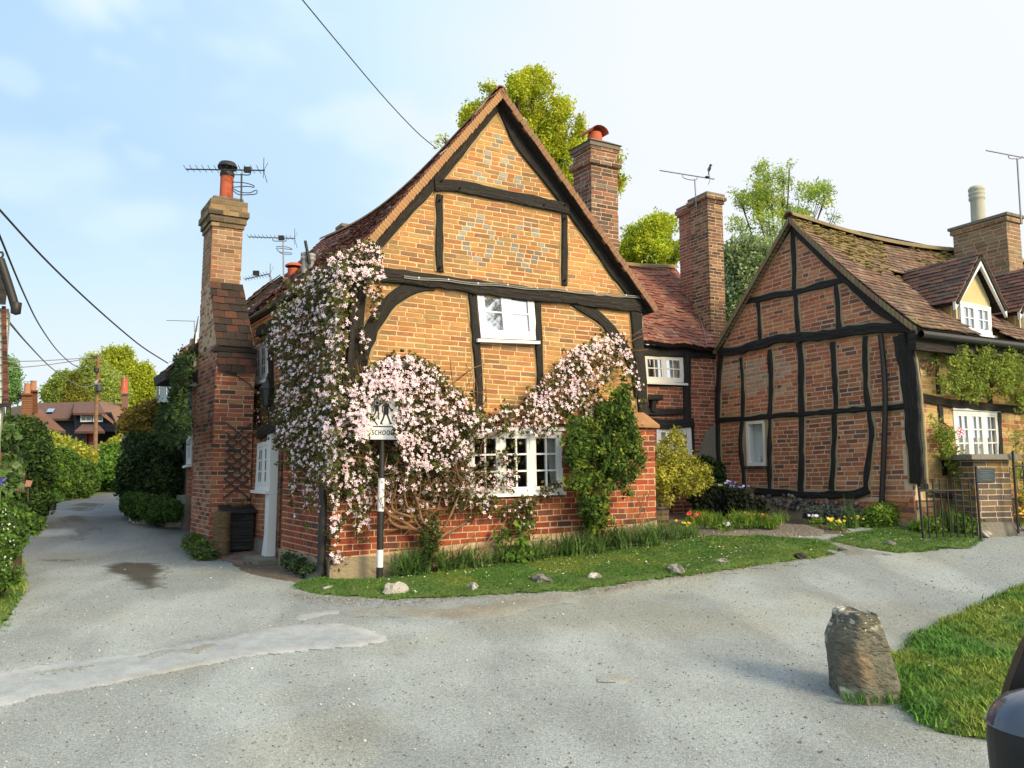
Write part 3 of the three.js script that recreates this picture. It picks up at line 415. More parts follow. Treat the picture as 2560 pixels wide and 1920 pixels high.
  for (let i = 0; i < 5; i++) add(dr, 'plank', new MB().box(MS, sDo - .15 + i * .115, sDo - .15 + i * .115 + .108, gD + .02, hD - .01, -.10, -.092).geo(), M.oakBrown);
  add(root, 'door_post', new MB().box(MS, sDo - .30, sDo - .12, gD - .05, hD + .02, -.12, .03).geo(), M.white);
  add(root, 'door_post_base', new MB().hexa([MS.P(sDo - .33, gD - .05, .06), MS.P(sDo - .10, gD - .05, .06), MS.P(sDo - .12, gD + .32, .032), MS.P(sDo - .30, gD + .32, .032), MS.P(sDo - .33, gD - .05, -.1), MS.P(sDo - .10, gD - .05, -.1), MS.P(sDo - .12, gD + .32, -.1), MS.P(sDo - .30, gD + .32, -.1)]).geo(), M.white);
  add(root, 'door_jamb', new MB().box(MS, sDi - .11, sDi + .03, gD, hD, -.13, .025).geo(), M.oakBrown);
  add(root, 'door_head', new MB().box(MS, sDo - .32, sDi + .03, hD, hD + .09, -.12, .04).geo(), M.white);
  add(root, 'door_step', new MB().box(MS, sDo - .3, sDi + .05, gD - .1, gD + .06, -.15, .3).geo(), M.renderGrey);
  // gutter along the eave and the black pipe down the corner
  const g0 = eL.clone().addScaledVector(MS.n, .05).addScaledVector(SB, .1), g1 = g0.clone().add(back), gm = new MB(), gn = 8, gr = .065; for (let k = 0; k < gn; k++) { const an = Math.PI * (k / gn), bn = Math.PI * ((k + 1) / gn), f = (p, a, r) => p.clone().addScaledVector(MS.n, Math.cos(a) * r).add(new V3(0, -Math.sin(a) * r - .05, 0)); gm.quad(f(g0, an, gr), f(g1, an, gr), f(g1, bn, gr), f(g0, bn, gr)); gm.quad(f(g0, an, gr - .008), f(g0, bn, gr - .008), f(g1, bn, gr - .008), f(g1, an, gr - .008)); } add(root, 'gutter', gm.geo(), M.green);
  add(root, 'hopper', new MB().hexa([[-.07, -.12], [.07, -.12], [.09, .08], [-.09, .08]].map(([s, h]) => MSU.P(s - .12, eL.y - .36 + h, .22)).concat([[-.07, -.12], [.07, -.12], [.09, .08], [-.09, .08]].map(([s, h]) => MSU.P(s - .12, eL.y - .36 + h, .08)))).geo(), M.green);
  { const d = [MSU.P(-.12, eL.y - .45, .18), MSU.P(-.12, lowH + .35, .12), MS.P(-.10, lowH - .1, .09), MS.P(-.09, 1.2, .08), MS.P(-.09, gs + .12, .08)]; add(root, 'downpipe', tube(d, .046, 10, 40), M.black); add(root, 'pipe_shoe', tube([MS.P(-.09, gs + .16, .08), MS.P(-.09, gs + .06, .10), MS.P(-.13, gs, .22)], .055, 10, 10), M.black); for (const h of [.9, 1.7]) add(root, 'pipe_clip', new THREE.CylinderGeometry(.058, .058, .05, 10).translate(...MS.P(-.09, h, .08).toArray()), M.black); }
  // roof plumbing: two pale flue terminals and a perforated strap
  for (const [x, y] of [[762, 652], [778, 655]]) { const p = at(x, y + 10, 13.2); add(root, 'flue_terminal', lathe([[.05, -.15], [.05, .08], [.075, .09], [.075, .13], [.055, .14], [.075, .16], [.075, .2], [.03, .22], [0, .22]], p, 12), M.lead); }
  { const p = at(774, 660, 13.1), q = at(763, 602, 13.1); add(root, 'flue_strap', tube([p, q], .025, 4, 2), M.iron); }
  { const p = at(765, 695, 12.6); add(root, 'flashing', new MB().hexa([[-.16, -.12, 0], [.10, .02, .05], [.16, .13, .05], [-.10, -.02, 0], [-.16, -.14, -.05], [.10, 0, 0], [.16, .11, 0], [-.10, -.04, -.05]].map(a => p.clone().add(new V3(...a)))).geo(), M.lead); }
}
// ---- a brick stack: bricks on its front (along F) and on the side facing the lane
function stack(H, name, x, v, D, w, dd, h0, h1, { col, course = .068, cap = [], mat = M.mortarRed, capCol, bdir = SB, pots = () => { } } = {}) {
  const c = at(x, v, D).setY(0), fr = new Fr(c, F), fs = new Fr(c, bdir.clone().negate()), st = add(H.root, name, prism(c, w, dd, h0, h1, -.004, bdir), mat);
  H.bricks(fr, [[0, h0], [w, h0], [w, h1], [0, h1]], { parent: st, col, course, len: .215, rough: 1.5, joint: .012 }); H.bricks(fs, [[-dd, h0], [0, h0], [0, h1], [-dd, h1]], { parent: st, col, course, len: .215, rough: 1.5, joint: .012 });
  let y = h1; for (const [hh, out, m] of cap) { const f2 = new Fr(c.clone().addScaledVector(F, -out).addScaledVector(bdir, -out), F), s2 = new Fr(c.clone().addScaledVector(F, -out).addScaledVector(bdir, -out), bdir.clone().negate()); const g = prism(f2.o, w + 2 * out, dd + 2 * out, y, y + hh, m ? 0 : -.003, bdir); const cp = add(st, 'cap_course', g, m ?? mat); if (!m) { H.bricks(f2, [[0, y], [w + 2 * out, y], [w + 2 * out, y + hh], [0, y + hh]], { parent: st, col: capCol ?? col, course: Math.min(course, hh), len: .215, rough: 1.5 }); H.bricks(s2, [[-dd - 2 * out, y], [0, y], [0, y + hh], [-dd - 2 * out, y + hh]], { parent: st, col: capCol ?? col, course: Math.min(course, hh), len: .215, rough: 1.5 }); } y += hh; }
  return { c, fr, fs, st, top: y, mid: (a = .5, b = .5) => c.clone().addScaledVector(F, w * a).addScaledVector(bdir, dd * b).setY(y) };
}
function prism(c, w, dd, h0, h1, e = 0, bdir = SB) { const p = (a, b, h) => c.clone().addScaledVector(F, a).addScaledVector(bdir, b).setY(h); return new MB().hexa([p(-e, -e, h0), p(w + e, -e, h0), p(w + e, -e, h1), p(-e, -e, h1), p(-e, dd + e, h0), p(w + e, dd + e, h0), p(w + e, dd + e, h1), p(-e, dd + e, h1)]).geo(); }
function taper(c, a0, a1, bdir = SB) { const p = ([x0, x1, b0, b1, h]) => [[x0, b0], [x1, b0], [x1, b1], [x0, b1]].map(([x, b]) => c.clone().addScaledVector(F, x).addScaledVector(bdir, b).setY(h)); const l = p(a0), u = p(a1); return new MB().hexa([l[0], l[1], u[1], u[0], l[3], l[2], u[2], u[3]]); }
const cOld = palette([[.19, .09, .058], [.22, .11, .07], [.15, .08, .06], [.25, .145, .09], [.13, .095, .075], [.23, .18, .135], [.27, .12, .075], [.09, .065, .05]], .16);
const cStack = palette([[.36, .13, .075], [.31, .10, .062], [.38, .16, .09], [.28, .09, .06], [.14, .065, .045], [.38, .21, .12], [.09, .05, .04], [.33, .115, .07]], .16);
const cYel = palette([[.34, .21, .12], [.30, .165, .095], [.30, .12, .07], [.33, .22, .13], [.20, .12, .07], [.29, .15, .09]], .14);
{ // the stack above the right slope
  const hb = 4.2, s = stack(house, 'chimney_stack', 1482, 800, 12.4, .52, .48, hb, at(1482, 408, 12.4).y, { col: cOld, cap: [[.10, .05], [.16, .0], [.05, .02], [.07, .035, M.cement]] });
  const m = s.mid(); add(s.st, 'flaunching', taper(s.c, [-.06, .58, -.06, .54, s.top], [.1, .42, .1, .38, s.top + .10]).geo(), M.cement);
  const p = m.clone(); p.y += .06; const pot = add(s.st, 'chimney_pot', lathe([[.13, 0], [.12, .16], [.11, .2]], p, 16), M.terracotta); const hood = new MB(); for (let k = 0; k < 8; k++) { const a = k / 8 * Math.PI, b = (k + 1) / 8 * Math.PI, f = (t, l, r) => p.clone().addScaledVector(F, Math.cos(t) * r).addScaledVector(SB, l).add(new V3(0, .17 + Math.sin(t) * .12, 0)); hood.quad(f(a, -.16, .16), f(b, -.16, .16), f(b, .16, .16), f(a, .16, .16)); hood.quad(f(a, -.16, .145), f(a, .16, .145), f(b, .16, .145), f(b, -.16, .145)); } add(pot, 'hood', hood.geo(), M.terracotta);
}
{ // the tall stack at the lane end of the side wall
  const H = house, D = 11.75, c = at(530, 1150, D).setY(0), fr = new Fr(c, F), fs = new Fr(c, SB.clone().negate()), g = gY(c.x, c.z) - .05;
  const hA = at(530, 858, D).y, hB = at(526, 705, D).y, hC = at(523, 566, D).y, wl = .56, wu = .46, dl = 1.35, du = .62;
  const st = add(H.root, 'chimney_stack', merge([prism(c, wl, dl, g, hA, -.004), taper(c, [.0, wl - .012, .012, dl, hA], [-.13, wu - .15, .03, du, hB]).geo(), prism(c.clone().addScaledVector(F, -.13).addScaledVector(SB, .03), wu - .02, du, hB, hC, -.004)]), M.mortarRed);
  H.bricks(fr, [[0, g], [wl, g], [wl, hA], [0, hA]], { parent: st, col: cStack, course: .0665, len: .22, rough: 1.5 }); H.bricks(fs, [[-dl, g], [0, g], [0, hA], [-dl, hA]], { parent: st, col: cStack, course: .0665, len: .22, bond: 'flemish' });
  const ln = { n: fs.n, P: (s, h, n = 0) => fs.P(s, h, n).addScaledVector(F, -.13 * clamp((h - hA) / (hB - hA))) };
  H.bricks(ln, [[-dl, hA], [0, hA], [-.03, hB], [-du - .05, hB]], { parent: st, col: cStack, course: .0665, len: .22, bond: 'flemish' });
  const c2 = c.clone().addScaledVector(F, -.13).addScaledVector(SB, .03), f2 = new Fr(c2, F), s2 = new Fr(c2, SB.clone().negate());
  H.bricks(f2, [[0, hB], [wu - .02, hB], [wu - .02, hC], [0, hC]], { parent: st, col: cYel, course: .068, len: .225 }); H.bricks(s2, [[-du, hB], [0, hB], [0, hC], [-du, hC]], { parent: st, col: cYel, course: .068, len: .225, bond: 'flemish' });
  let y = hC; for (const [hh, o] of [[.07, .02], [.10, .045], [.09, .075], [.16, .05], [.06, .0]]) { const cc = c2.clone().addScaledVector(F, -o).addScaledVector(SB, -o), fa = new Fr(cc, F), fb = new Fr(cc, SB.clone().negate()), W = wu - .02 + 2 * o, Dd = du + 2 * o; add(st, 'cap_course', prism(cc, W, Dd, y, y + hh, -.003), M.cement); const cd = palette([[.22, .15, .08], [.15, .11, .065], [.30, .2, .1], [.10, .08, .05]], .2); H.bricks(fa, [[0, y], [W, y], [W, y + hh], [0, y + hh]], { parent: st, col: cd, course: Math.min(.08, hh), len: .225 }); H.bricks(fb, [[-Dd, y], [0, y], [0, y + hh], [-Dd, y + hh]], { parent: st, col: cd, course: Math.min(.08, hh), len: .225 }); y += hh; }
  // tiled shoulder
  const P = (s, h, n) => fr.P(s, h, n), cT = () => { const q = pick([[.05, .026, .02], [.075, .034, .024], [.035, .024, .02], [.10, .04, .026], [.028, .022, .02]]), k = 1 + .15 * gauss(); return q.map(v => v * k); };
  tiles(H, st, P(-.01, hA - .04, .05), P(wl - .03, hA - .04, .05), P(wu - .12, hB, -.02), P(-.14, hB, -.02), { col: cT, gauge: .105 });
  add(st, 'drip_course', new MB().box(fr, -.03, wl + .01, hA - .12, hA - .05, -.2, .05).geo(), M.oak);
  tiles(H, st, P(.02, hA - .42, .03), P(wl + .01, hA - .42, .03), P(wl + .01, hA - .1, .02), P(.02, hA - .1, .02), { col: cT, gauge: .105 });
  const p = c2.clone().addScaledVector(F, .24).addScaledVector(SB, .28).setY(y - .02), r = .10; const pot = add(st, 'chimney_pot', lathe([[r * 1.02, 0], [r * .98, .44], [r * 1.05, .45], [r * 1.05, .49], [r * .8, .49], [r * .78, .1], [0, .1]], p, 20), M.terracotta);
  add(pot, 'cowl', merge([lathe([[0, .60], [.145, .57], [.15, .60], [.12, .66], [0, .68]], p, 18), lathe([[r * 1.06, .44], [r * 1.1, .45], [r * 1.1, .5], [r * 1.0, .51], [r * .9, .5]], p, 18), ...[0, 1, 2, 3].map(k => tube([p.clone().add(new V3(Math.cos(k * 1.57) * .095, .48, Math.sin(k * 1.57) * .095)), p.clone().add(new V3(Math.cos(k * 1.57) * .095, .6, Math.sin(k * 1.57) * .095))], .009, 5, 2))]), M.iron);
  // wire across the stack, and the crossed-lath trellis low on its right
  const q = (x, yy) => fr.px(x, yy, .02); add(H.root, 'cable', tube([q(541, 905), q(560, 925), q(590, 938), q(620, 958), q(632, 972)], .007, 5, 24), M.cable);
  const tr = add(H.root, 'trellis', new MB().box(fr, .30, .34, 1.0, 1.02, .02, .03).geo(), M.oak);
  const X = x => .17 + x * .36, Y = v => at(600, v, D).y; for (let k = 0; k < 7; k++) for (const sg of [0, 1]) { const y0 = Y(1246) + k * .135, a = fr.P(X(sg ? 1 : 0), y0, .028 + sg * .012), b = fr.P(X(sg ? 0 : 1), y0 + .29, .028 + sg * .012), d = b.clone().sub(a).normalize(), u = new V3(0, 1, 0).addScaledVector(d, -d.y).normalize().multiplyScalar(.011), n = fr.n.clone().multiplyScalar(.008); add(tr, 'lath', new MB().hexa([a.clone().sub(u).add(n), b.clone().sub(u).add(n), b.clone().add(u).add(n), a.clone().add(u).add(n), a.clone().sub(u), b.clone().sub(u), b.clone().add(u), a.clone().add(u)]).geo(), M.black); }
}
{ // small stacks that show over the roof's back edge
  const s = stack(house, 'chimney_stack', 856, 600, 15.2, .30, .3, 5.0, at(856, 566, 15.2).y, { col: cYel, cap: [[.06, .03, M.cement]] });
  const s2 = stack(house, 'chimney_stack', 706, 740, 14.6, .36, .34, 3.9, at(706, 702, 14.6).y, { col: cOld, cap: [[.06, .02]] }); const p = s2.mid(.7, .5); add(s2.st, 'chimney_pot', lathe([[.11, 0], [.12, .2], [.13, .21], [.1, .24]], p, 14), M.terracotta); const p2 = p.clone(); p2.y += .27; add(s2.st, 'cowl', lathe([[.17, 0], [.17, .03], [.1, .07], [0, .08]], p2, 14), M.terracotta);
}
house.flush();
// ---------------------------------------------------------------- the black-timbered house on the right
const C0 = new V3(5.49, 0, -11.0);
const RG = new Fr(C0, SB2.clone().negate()), RF = new Fr(C0, F);
const cR = palette([[.46, .175, .085], [.50, .20, .095], [.42, .145, .078], [.47, .175, .085], [.52, .24, .115], [.33, .125, .075], [.19, .095, .07], [.44, .16, .08]], .14);
const cRY = palette([[.56, .38, .13], [.52, .34, .12], [.58, .41, .17], [.50, .29, .10], [.44, .19, .08]], .1);
const right = new House('timbered_house', 'black timbered house with red brick panels, mossy tiled roof and a white dormer', 'house', C0.clone().setY(.9));
{
  const H = right, root = H.root, zA = (x, y) => [1780 + x / 4.148, 520 + y / 4.148], zB = (x, y) => [1780 + x / 3.19, 900 + y / 3.19], zC = (x, y) => [2240 + x / 4.609, 820 + y / 4.609];
  const L = (x, y) => RG.loc(x, y), sL = L(1793, 1050)[0], ap = L(1974, 556), eaL = L(1796, 866), eaR = L(2279, 812), hB = L(2000, 1238)[1], hE = L(2279, 830)[1];
  const sAt = h => h;
  const win = [[1869, 1056], [1913, 1055], [1911, 1163], [1870, 1161]], hw = quadHole(RG, win);
  const wall = add(root, 'wall', slab(RG, [[sL, .2], [0, .2], [0, hE], [ap[0], ap[1]], [sL, eaL[1]]], [hw], -.0035, .16), M.mortarPale);
  const B = (name, px, w, o = {}) => H.beam(name, RG, px, typeof w === 'function' ? t => w(t) * .8 : w * .76, { n0: -.05, n1: .03, mat: M.oakBlue, daub: M.daubPale, daubW: .07, wob: .018, ...o });
  B('rafter', [zA(805, 165), zA(610, 480), zA(420, 800), zA(240, 1120), zA(55, 1450)], .16, { n1: .045 });
  B('rafter', [zA(805, 165), zA(1060, 420), zA(1340, 690), zA(1560, 900), zA(1800, 1100), zA(2075, 1215)], .18, { n1: .045 });
  B('king_post', [zA(822, 215), zA(838, 520), zA(845, 835)], .11); B('collar_beam', [zA(340, 970), zA(600, 915), zA(860, 868), zA(1120, 800), zA(1390, 735)], .12, { n1: .036 });
  B('stud', [zA(465, 980), zA(480, 1180), zA(492, 1380)], .09); B('stud', [zA(850, 880), zA(868, 1080), zA(888, 1320)], .10); B('stud', [zA(1278, 790), zA(1292, 1020), zA(1310, 1260)], .10);
  B('tie_beam', [zA(60, 1495), zA(260, 1475), zA(480, 1410), zA(700, 1355), zA(900, 1340), zA(1100, 1325), zA(1600, 1250), zA(2070, 1235)], .19, { n1: .06 });
  B('corner_post', [zB(60, -30), zB(42, 200), zB(35, 470), zB(40, 760), zB(48, 1010)], .15, { n1: .04 });
  B('stud', [zA(290, 1550), zB(238, 150), zB(240, 300), zB(240, 470)], .09); B('stud', [zA(590, 1470), zB(462, 100), zB(464, 260), zB(452, 440)], .10);
  B('stud', [zA(895, 1400), zB(704, 60), zB(702, 250), zB(708, 430)], .15); B('stud', [zA(1240, 1390), zB(968, 100), zB(975, 250), zB(976, 410)], .10);
  B('stud', [zA(1575, 1330), zB(1214, 50), zB(1220, 200), zB(1240, 380)], .10);
  B('corner_post', [zA(1955, 1310), zB(1550, 60), zB(1572, 250), zB(1598, 560), zB(1612, 800), zB(1620, 985)], t => .34 - .10 * t, { n1: .045 });
  B('rail', [zB(45, 480), zB(300, 465), zB(460, 448), zB(720, 430), zB(980, 408), zB(1250, 388), zB(1580, 366)], .10, { n1: .036 });
  B('stud', [zB(235, 490), zB(222, 620), zB(228, 780), zB(243, 900), zB(246, 1030)], .10); B('stud', [zB(456, 470), zB(452, 700), zB(456, 1040)], .10);
  B('stud', [zB(710, 440), zB(705, 700), zB(700, 1050)], .14); B('stud', [zB(966, 430), zB(962, 700), zB(955, 880), zB(945, 1035)], .11);
  B('stud', [zB(1246, 410), zB(1264, 560), zB(1258, 700), zB(1228, 880), zB(1222, 1040)], .10);
  B('sole_plate', [zB(330, 1050), zB(560, 1062), zB(750, 1073), zB(1000, 1076), zB(1150, 1070), zB(1235, 1030)], .14, { n1: .05 });
  const limed = (px, py, r) => { const q = L(...zB(px, py)); return [q[0], q[1], r]; }, spots = [limed(140, 120, .42), limed(130, 200, .25), limed(330, 150, .42), limed(350, 80, .25), limed(540, 60, .3), limed(570, 250, .22)];
  const colP = (s, h, m) => { const c = cR(s, h, m); let k = 0; for (const [a, b, r] of spots) k = Math.max(k, 1 - Math.hypot(s - a, (h - b)) / r); const ny = sst(.45, .75, fbm(s * 1.3 + 3, h * 1.5, 3, 66)); const dk = h < hE - .2 && h > hB ? mix(1, .70, ny) : 1; k = k > 0 && rnd() < k * 1.6 ? .55 : 0; return [mix(c[0] * dk, .48, k), mix(c[1] * dk, .42, k), mix(c[2] * dk, .32, k)]; };
  const gab = [[sL, hB], [0, hB], [0, hE], [ap[0], ap[1]], [sL, eaL[1]]];
  H.bricks(RG, gab, { parent: wall, col: colP, course: .069, len: .225, holes: [[hw[0] - .09, hw[1] + .09, hw[2] - .05, hw[3] + .03]], wav: .012, tilt: .012, rough: 1.3, joint: .014 });
  // base: brick course, flint rubble and cement
  H.bricks(RG, [[L(...zB(740, 1100))[0], hB - .17], [L(...zB(1340, 1100))[0], hB - .17], [L(...zB(1340, 1100))[0], hB - .06], [L(...zB(740, 1100))[0], hB - .06]], { parent: wall, col: cR, course: .07, n: .02 });
  H.bricks(RG, [[L(...zB(1380, 1100))[0], .75], [.0, .75], [.0, hB], [L(...zB(1380, 1100))[0], hB]], { parent: wall, col: cR, course: .07, n: .03, rough: 2 });
  const basePl = add(root, 'plinth', new MB().hexa([[sL, .3, .07], [0.03, .3, .07], [0.03, hB - .16, .02], [sL, hB - .1, .02], [sL, .3, -.1], [0.03, .3, -.1], [0.03, hB - .16, -.1], [sL, hB - .1, -.1]].map(([s, h, n]) => RG.P(s, h, n))).geo(), M.render);
  for (let i = 0; i < 70; i++) { const [x, y] = samplePoly([zB(370, 1085), zB(620, 1075), zB(740, 1120), zB(1250, 1150), zB(1250, 1195), zB(760, 1195), zB(640, 1190), zB(450, 1150)]), p = RG.px(x, y, .05), r = rr(.022, .048), k = pick([[.17, .165, .15], [.07, .07, .075], [.12, .115, .11], [.26, .25, .22]]), g = stone(r, 1.2, .8, .7, .3, 1); g.rotateY(rnd() * 3).rotateX(rnd()).translate(p.x, p.y, p.z); g.setAttribute('color', new THREE.Float32BufferAttribute(new Float32Array(g.attributes.position.count * 3).map((_, j) => k[j % 3]), 3)); add(basePl, 'flint', g, M.brick); }
  { // small larder window: white frame, pale blind inside with a jar on the sill
    const w = add(root, 'window', new MB().box(RG, hw[0] - .02, hw[1] + .02, hw[3] - .02, hw[3] + .03, -.12, .02).box(RG, hw[0] - .02, hw[1] + .02, hw[2] - .03, hw[2] + .03, -.12, .03).box(RG, hw[0] - .03, hw[0] + .02, hw[2] + .03, hw[3] - .02, -.12, .018).box(RG, hw[1] - .015, hw[1] + .03, hw[2] + .03, hw[3] - .02, -.12, .018).geo(), M.whiteOld);
    const a = hw[0] + .015, b = hw[1] - .01, pm = new MB(); pm.quad(RG.P(a, hw[2] + .02, -.03), RG.P(b, hw[2] + .02, -.03), RG.P(b, hw[3], -.03), RG.P(a, hw[3], -.03)); add(w, 'pane', pm.geo(), M.glass);
    add(w, 'blind', new MB().box(RG, a, b - .05, hw[2] + .02, hw[3], -.13, -.125).geo(), S({ color: C(.50, .58, .62), roughness: .9 }));
    const jp = RG.P(mix(a, b, .45), hw[2] + .035, -.08); add(w, 'jar', lathe([[0, 0], [.028, 0], [.03, .07], [.02, .085], [.022, .11], [0, .11]], jp, 12), S({ color: C(.55, .58, .55), roughness: .25 }));
    add(w, 'sill', new MB().box(RG, hw[0] - .05, hw[1] + .05, hw[2] - .075, hw[2] - .03, -.05, .05).geo(), M.oakGrey);
    for (const s of [hw[0] - .10, hw[1] + .035]) add(w, 'surround', new MB().box(RG, s, s + .065, hw[2] - .05, hw[3] + .02, -.05, .006).geo(), M.daubPale);
  }
  { const d = [RG.px(2201, 836, .08), RG.px(2208, 900, .08), RG.px(2213, 994, .09), RG.px(2210, 1120, .09), RG.px(2203, 1285, .09)]; const dp = add(root, 'downpipe', tube(d, .038, 10, 40), M.black); }
  // front wall, facing the road
  const fr = RF, len = 6, hF = fr.loc(2330, 838)[1] + .12, wf = [[2381, 1025], [2494, 1031], [2503, 1152], [2392, 1158]], hf = quadHole(fr, wf);
  const fw = add(root, 'wall', slab(fr, [[0, .3], [len, .3], [len, hF], [0, hF]], [hf], -.0035, .15), M.mortarPale);
  const B2 = (name, px, w, o = {}) => H.beam(name, fr, px, w, { n0: -.05, n1: .025, mat: M.oakGrey, wob: .012, ...o });
  B2('corner_post', [zC(150, 60), zC(190, 400), zC(235, 760), zC(270, 1200), zC(300, 1620), [2313, 1225]], .19, { n1: .04, mat: M.oakBlue });
  B2('stud', [zC(470, 100), zC(485, 420), zC(505, 760)], .075, { mat: M.oak }); B2('stud', [zC(752, 150), zC(760, 600), zC(770, 860)], .10); B2('stud', [zC(1092, 190), zC(1100, 600), zC(1100, 900)], .09, { mat: M.oak }); B2('stud', [zC(1405, 230), zC(1410, 900)], .09);
  B2('rail', [zC(210, 775), zC(640, 865), zC(1240, 925), zC(1700, 960)], .12, { n1: .04, mat: M.oak }); B2('stud', [zC(515, 870), zC(555, 1300), zC(580, 1700)], .09, { mat: M.oakBlue }); B2('stud', [zC(1195, 960), zC(1225, 1500), zC(1230, 1700)], .09, { mat: M.oakBlue });
  B2('sole_plate', [[2320, 1236], [2420, 1243], [2540, 1250]], .07, { mat: M.oakGrey });
  for (const s of [3.0, 3.7, 4.4, 5.1]) H.beam('stud', fr, [[s, 1.2], [s, hF]], .09, { n1: .025, mat: M.oak, local: true });
  const hSo = fr.loc(2400, 1243)[1];
  const cF = (s, h, m) => { const c = cRY(s, h, m), top = sst(hF - .9, hF - .5, h) * (rnd() < .75 ? 1 : .2); return [mix(c[0], .62, top * .6), mix(c[1], .55, top * .6), mix(c[2], .36, top * .6)]; };
  H.bricks(fr, [[.16, hSo], [len, hSo], [len, hF], [.16, hF]], { parent: fw, col: cF, course: .069, len: .225, holes: [hf], tilt: -.01, rough: .9, joint: .012 });
  H.bricks(fr, [[0, .7], [len, .7], [len, hSo - .03], [0, hSo - .03]], { parent: fw, col: palette([[.26, .17, .10], [.32, .22, .13], [.20, .12, .08], [.34, .14, .08]], .2), course: .08, n: .03, rough: 2 });
  windowUnit(H, fr, wf, { lights: 3, cols: 2, rows: 3, n: .0, frameW: .05, sashW: .028, barW: .018, curtain: [[.04, .52, .96, .98]], head: true });
  // roof
  const nO = .12, nE = .22, aF = RG.px(1972, 543, nO), eF = RG.px(2292, 820, nO), eK = RG.px(1783, 872, nO);
  const run = F.clone().multiplyScalar(7.2), cT = (u, v, p) => { const c = pick([[.19, .105, .07], [.165, .095, .07], [.22, .125, .085], [.13, .085, .062], [.24, .165, .11], [.18, .135, .09]]), k = 1 + .15 * gauss(), ms = sst(.50, .66, fbm(u * 7 + 2, v * 3, 4, 91) + .22 * (v - .55)); const g = rnd() < .8 ? ms * .75 : 0; return [mix(c[0] * k, .23, g), mix(c[1] * k, .18, g), mix(c[2] * k, .06, g)]; };
  const A = eF.clone().addScaledVector(RF.n, .05), Bq = A.clone().add(run), Cq = aF.clone().add(run), Dq = aF;
  const sg = (u, v) => -.14 * Math.sin(Math.PI * clamp(u * 1.5)) * v - .07 * Math.sin(Math.PI * v);
  const dPx = zD => [2060 + zD[0] / 3.318, 360 + zD[1] / 3.318];
  // dormer frame first, so that the main tiles leave room for it
  const DF = new Fr(C0, F, .02), dl = DF.loc(...dPx([1105, 1290])), drr = DF.loc(...dPx([1392, 1330])), dT = DF.loc(...dPx([1245, 955])), dB = DF.loc(...dPx([1110, 1570]))[1];
  const inDorm = p => { const q = p.clone().sub(DF.o), s = q.dot(F), n = q.dot(RF.n); return s > dl[0] + .02 && s < drr[0] - .02 && n > -1.25 && p.y < dT[1] && p.y > dB - .15; };
  roof(H, root, A, Bq, Cq, Dq, { col: cT, sag: sg, gauge: .105, cut: inDorm });
  const b1 = eK, b2 = eK.clone().add(run), d2 = 0;
  roof(H, root, b2, b1, aF, aF.clone().add(run), { col: cT, gauge: .105 });
  ridge(H, root, aF.clone().addScaledVector(F, -.02), aF.clone().add(run), .11, () => { const k = 1 + .2 * gauss(); return [.22 * k, .17 * k, .09 * k]; }, t => -.14 * Math.sin(Math.PI * clamp(t * 1.5)) + .03);
  for (const [p, q] of [[eF, aF], [eK, aF]]) { const m = new MB(), N = 34; for (let i = 0; i < N; i++) { const t0 = i / N, t1 = (i + 1) / N - .004, sgn = p === eF ? 1 : 0, w = t => p.clone().lerp(q, t).addScaledVector(RG.n, .01).add(new V3(0, sgn ? -.07 * Math.sin(Math.PI * t) + .01 : .01, 0)), c = [.27 + .05 * gauss(), .21 + .04 * gauss(), .12], dn = new V3(0, -.10, 0); m.hexa([w(t0).add(dn), w(t1).add(dn), w(t1), w(t0), ...[w(t0).add(dn), w(t1).add(dn), w(t1), w(t0)].map(x => x.addScaledVector(RG.n, -.16))], c); } add(root, 'verge', m.geo(), M.tile); }
  { const mo = []; for (let i = 0; i < 420; i++) { const u = rnd() * .55, v = .30 + .7 * Math.sqrt(rnd()); if (fbm(u * 7 + 2, v * 3, 4, 91) + .22 * (v - .55) < .52) continue; const p = A.clone().lerp(Bq, u).lerp(Dq.clone().lerp(Cq, u), v).add(new V3(0, sg(u, v) + .03, 0)); const g = stone(rr(.02, .055), 1.4, .55, 1.1, .35, 1); g.translate(p.x, p.y, p.z); const k = rr(.7, 1.2); g.setAttribute('color', new THREE.Float32BufferAttribute(new Float32Array(g.attributes.position.count * 3).map((_, j) => [.21, .165, .05][j % 3] * k), 3)); mo.push(g); } const o = add(root, 'moss', merge(mo), M.tile); o.userData.kind = 'stuff'; }
  // gutter
  { const g0 = A.clone().addScaledVector(RF.n, .04).addScaledVector(F, -.05), g1 = g0.clone().add(run); add(root, 'gutter', tube([g0.clone().add(new V3(0, -.10, 0)), g1.clone().add(new V3(0, -.10, 0))], .052, 12, 6), M.black); add(root, 'fascia', new MB().hexa([[g0, -.30, -.08], [g1, -.30, -.08], [g1, -.03, -.08], [g0, -.03, -.08], [g0, -.30, -.18], [g1, -.30, -.18], [g1, -.03, -.18], [g0, -.03, -.18]].map(([p, y, n]) => p.clone().addScaledVector(RF.n, n).add(new V3(0, y, 0)))).geo(), M.oak); }
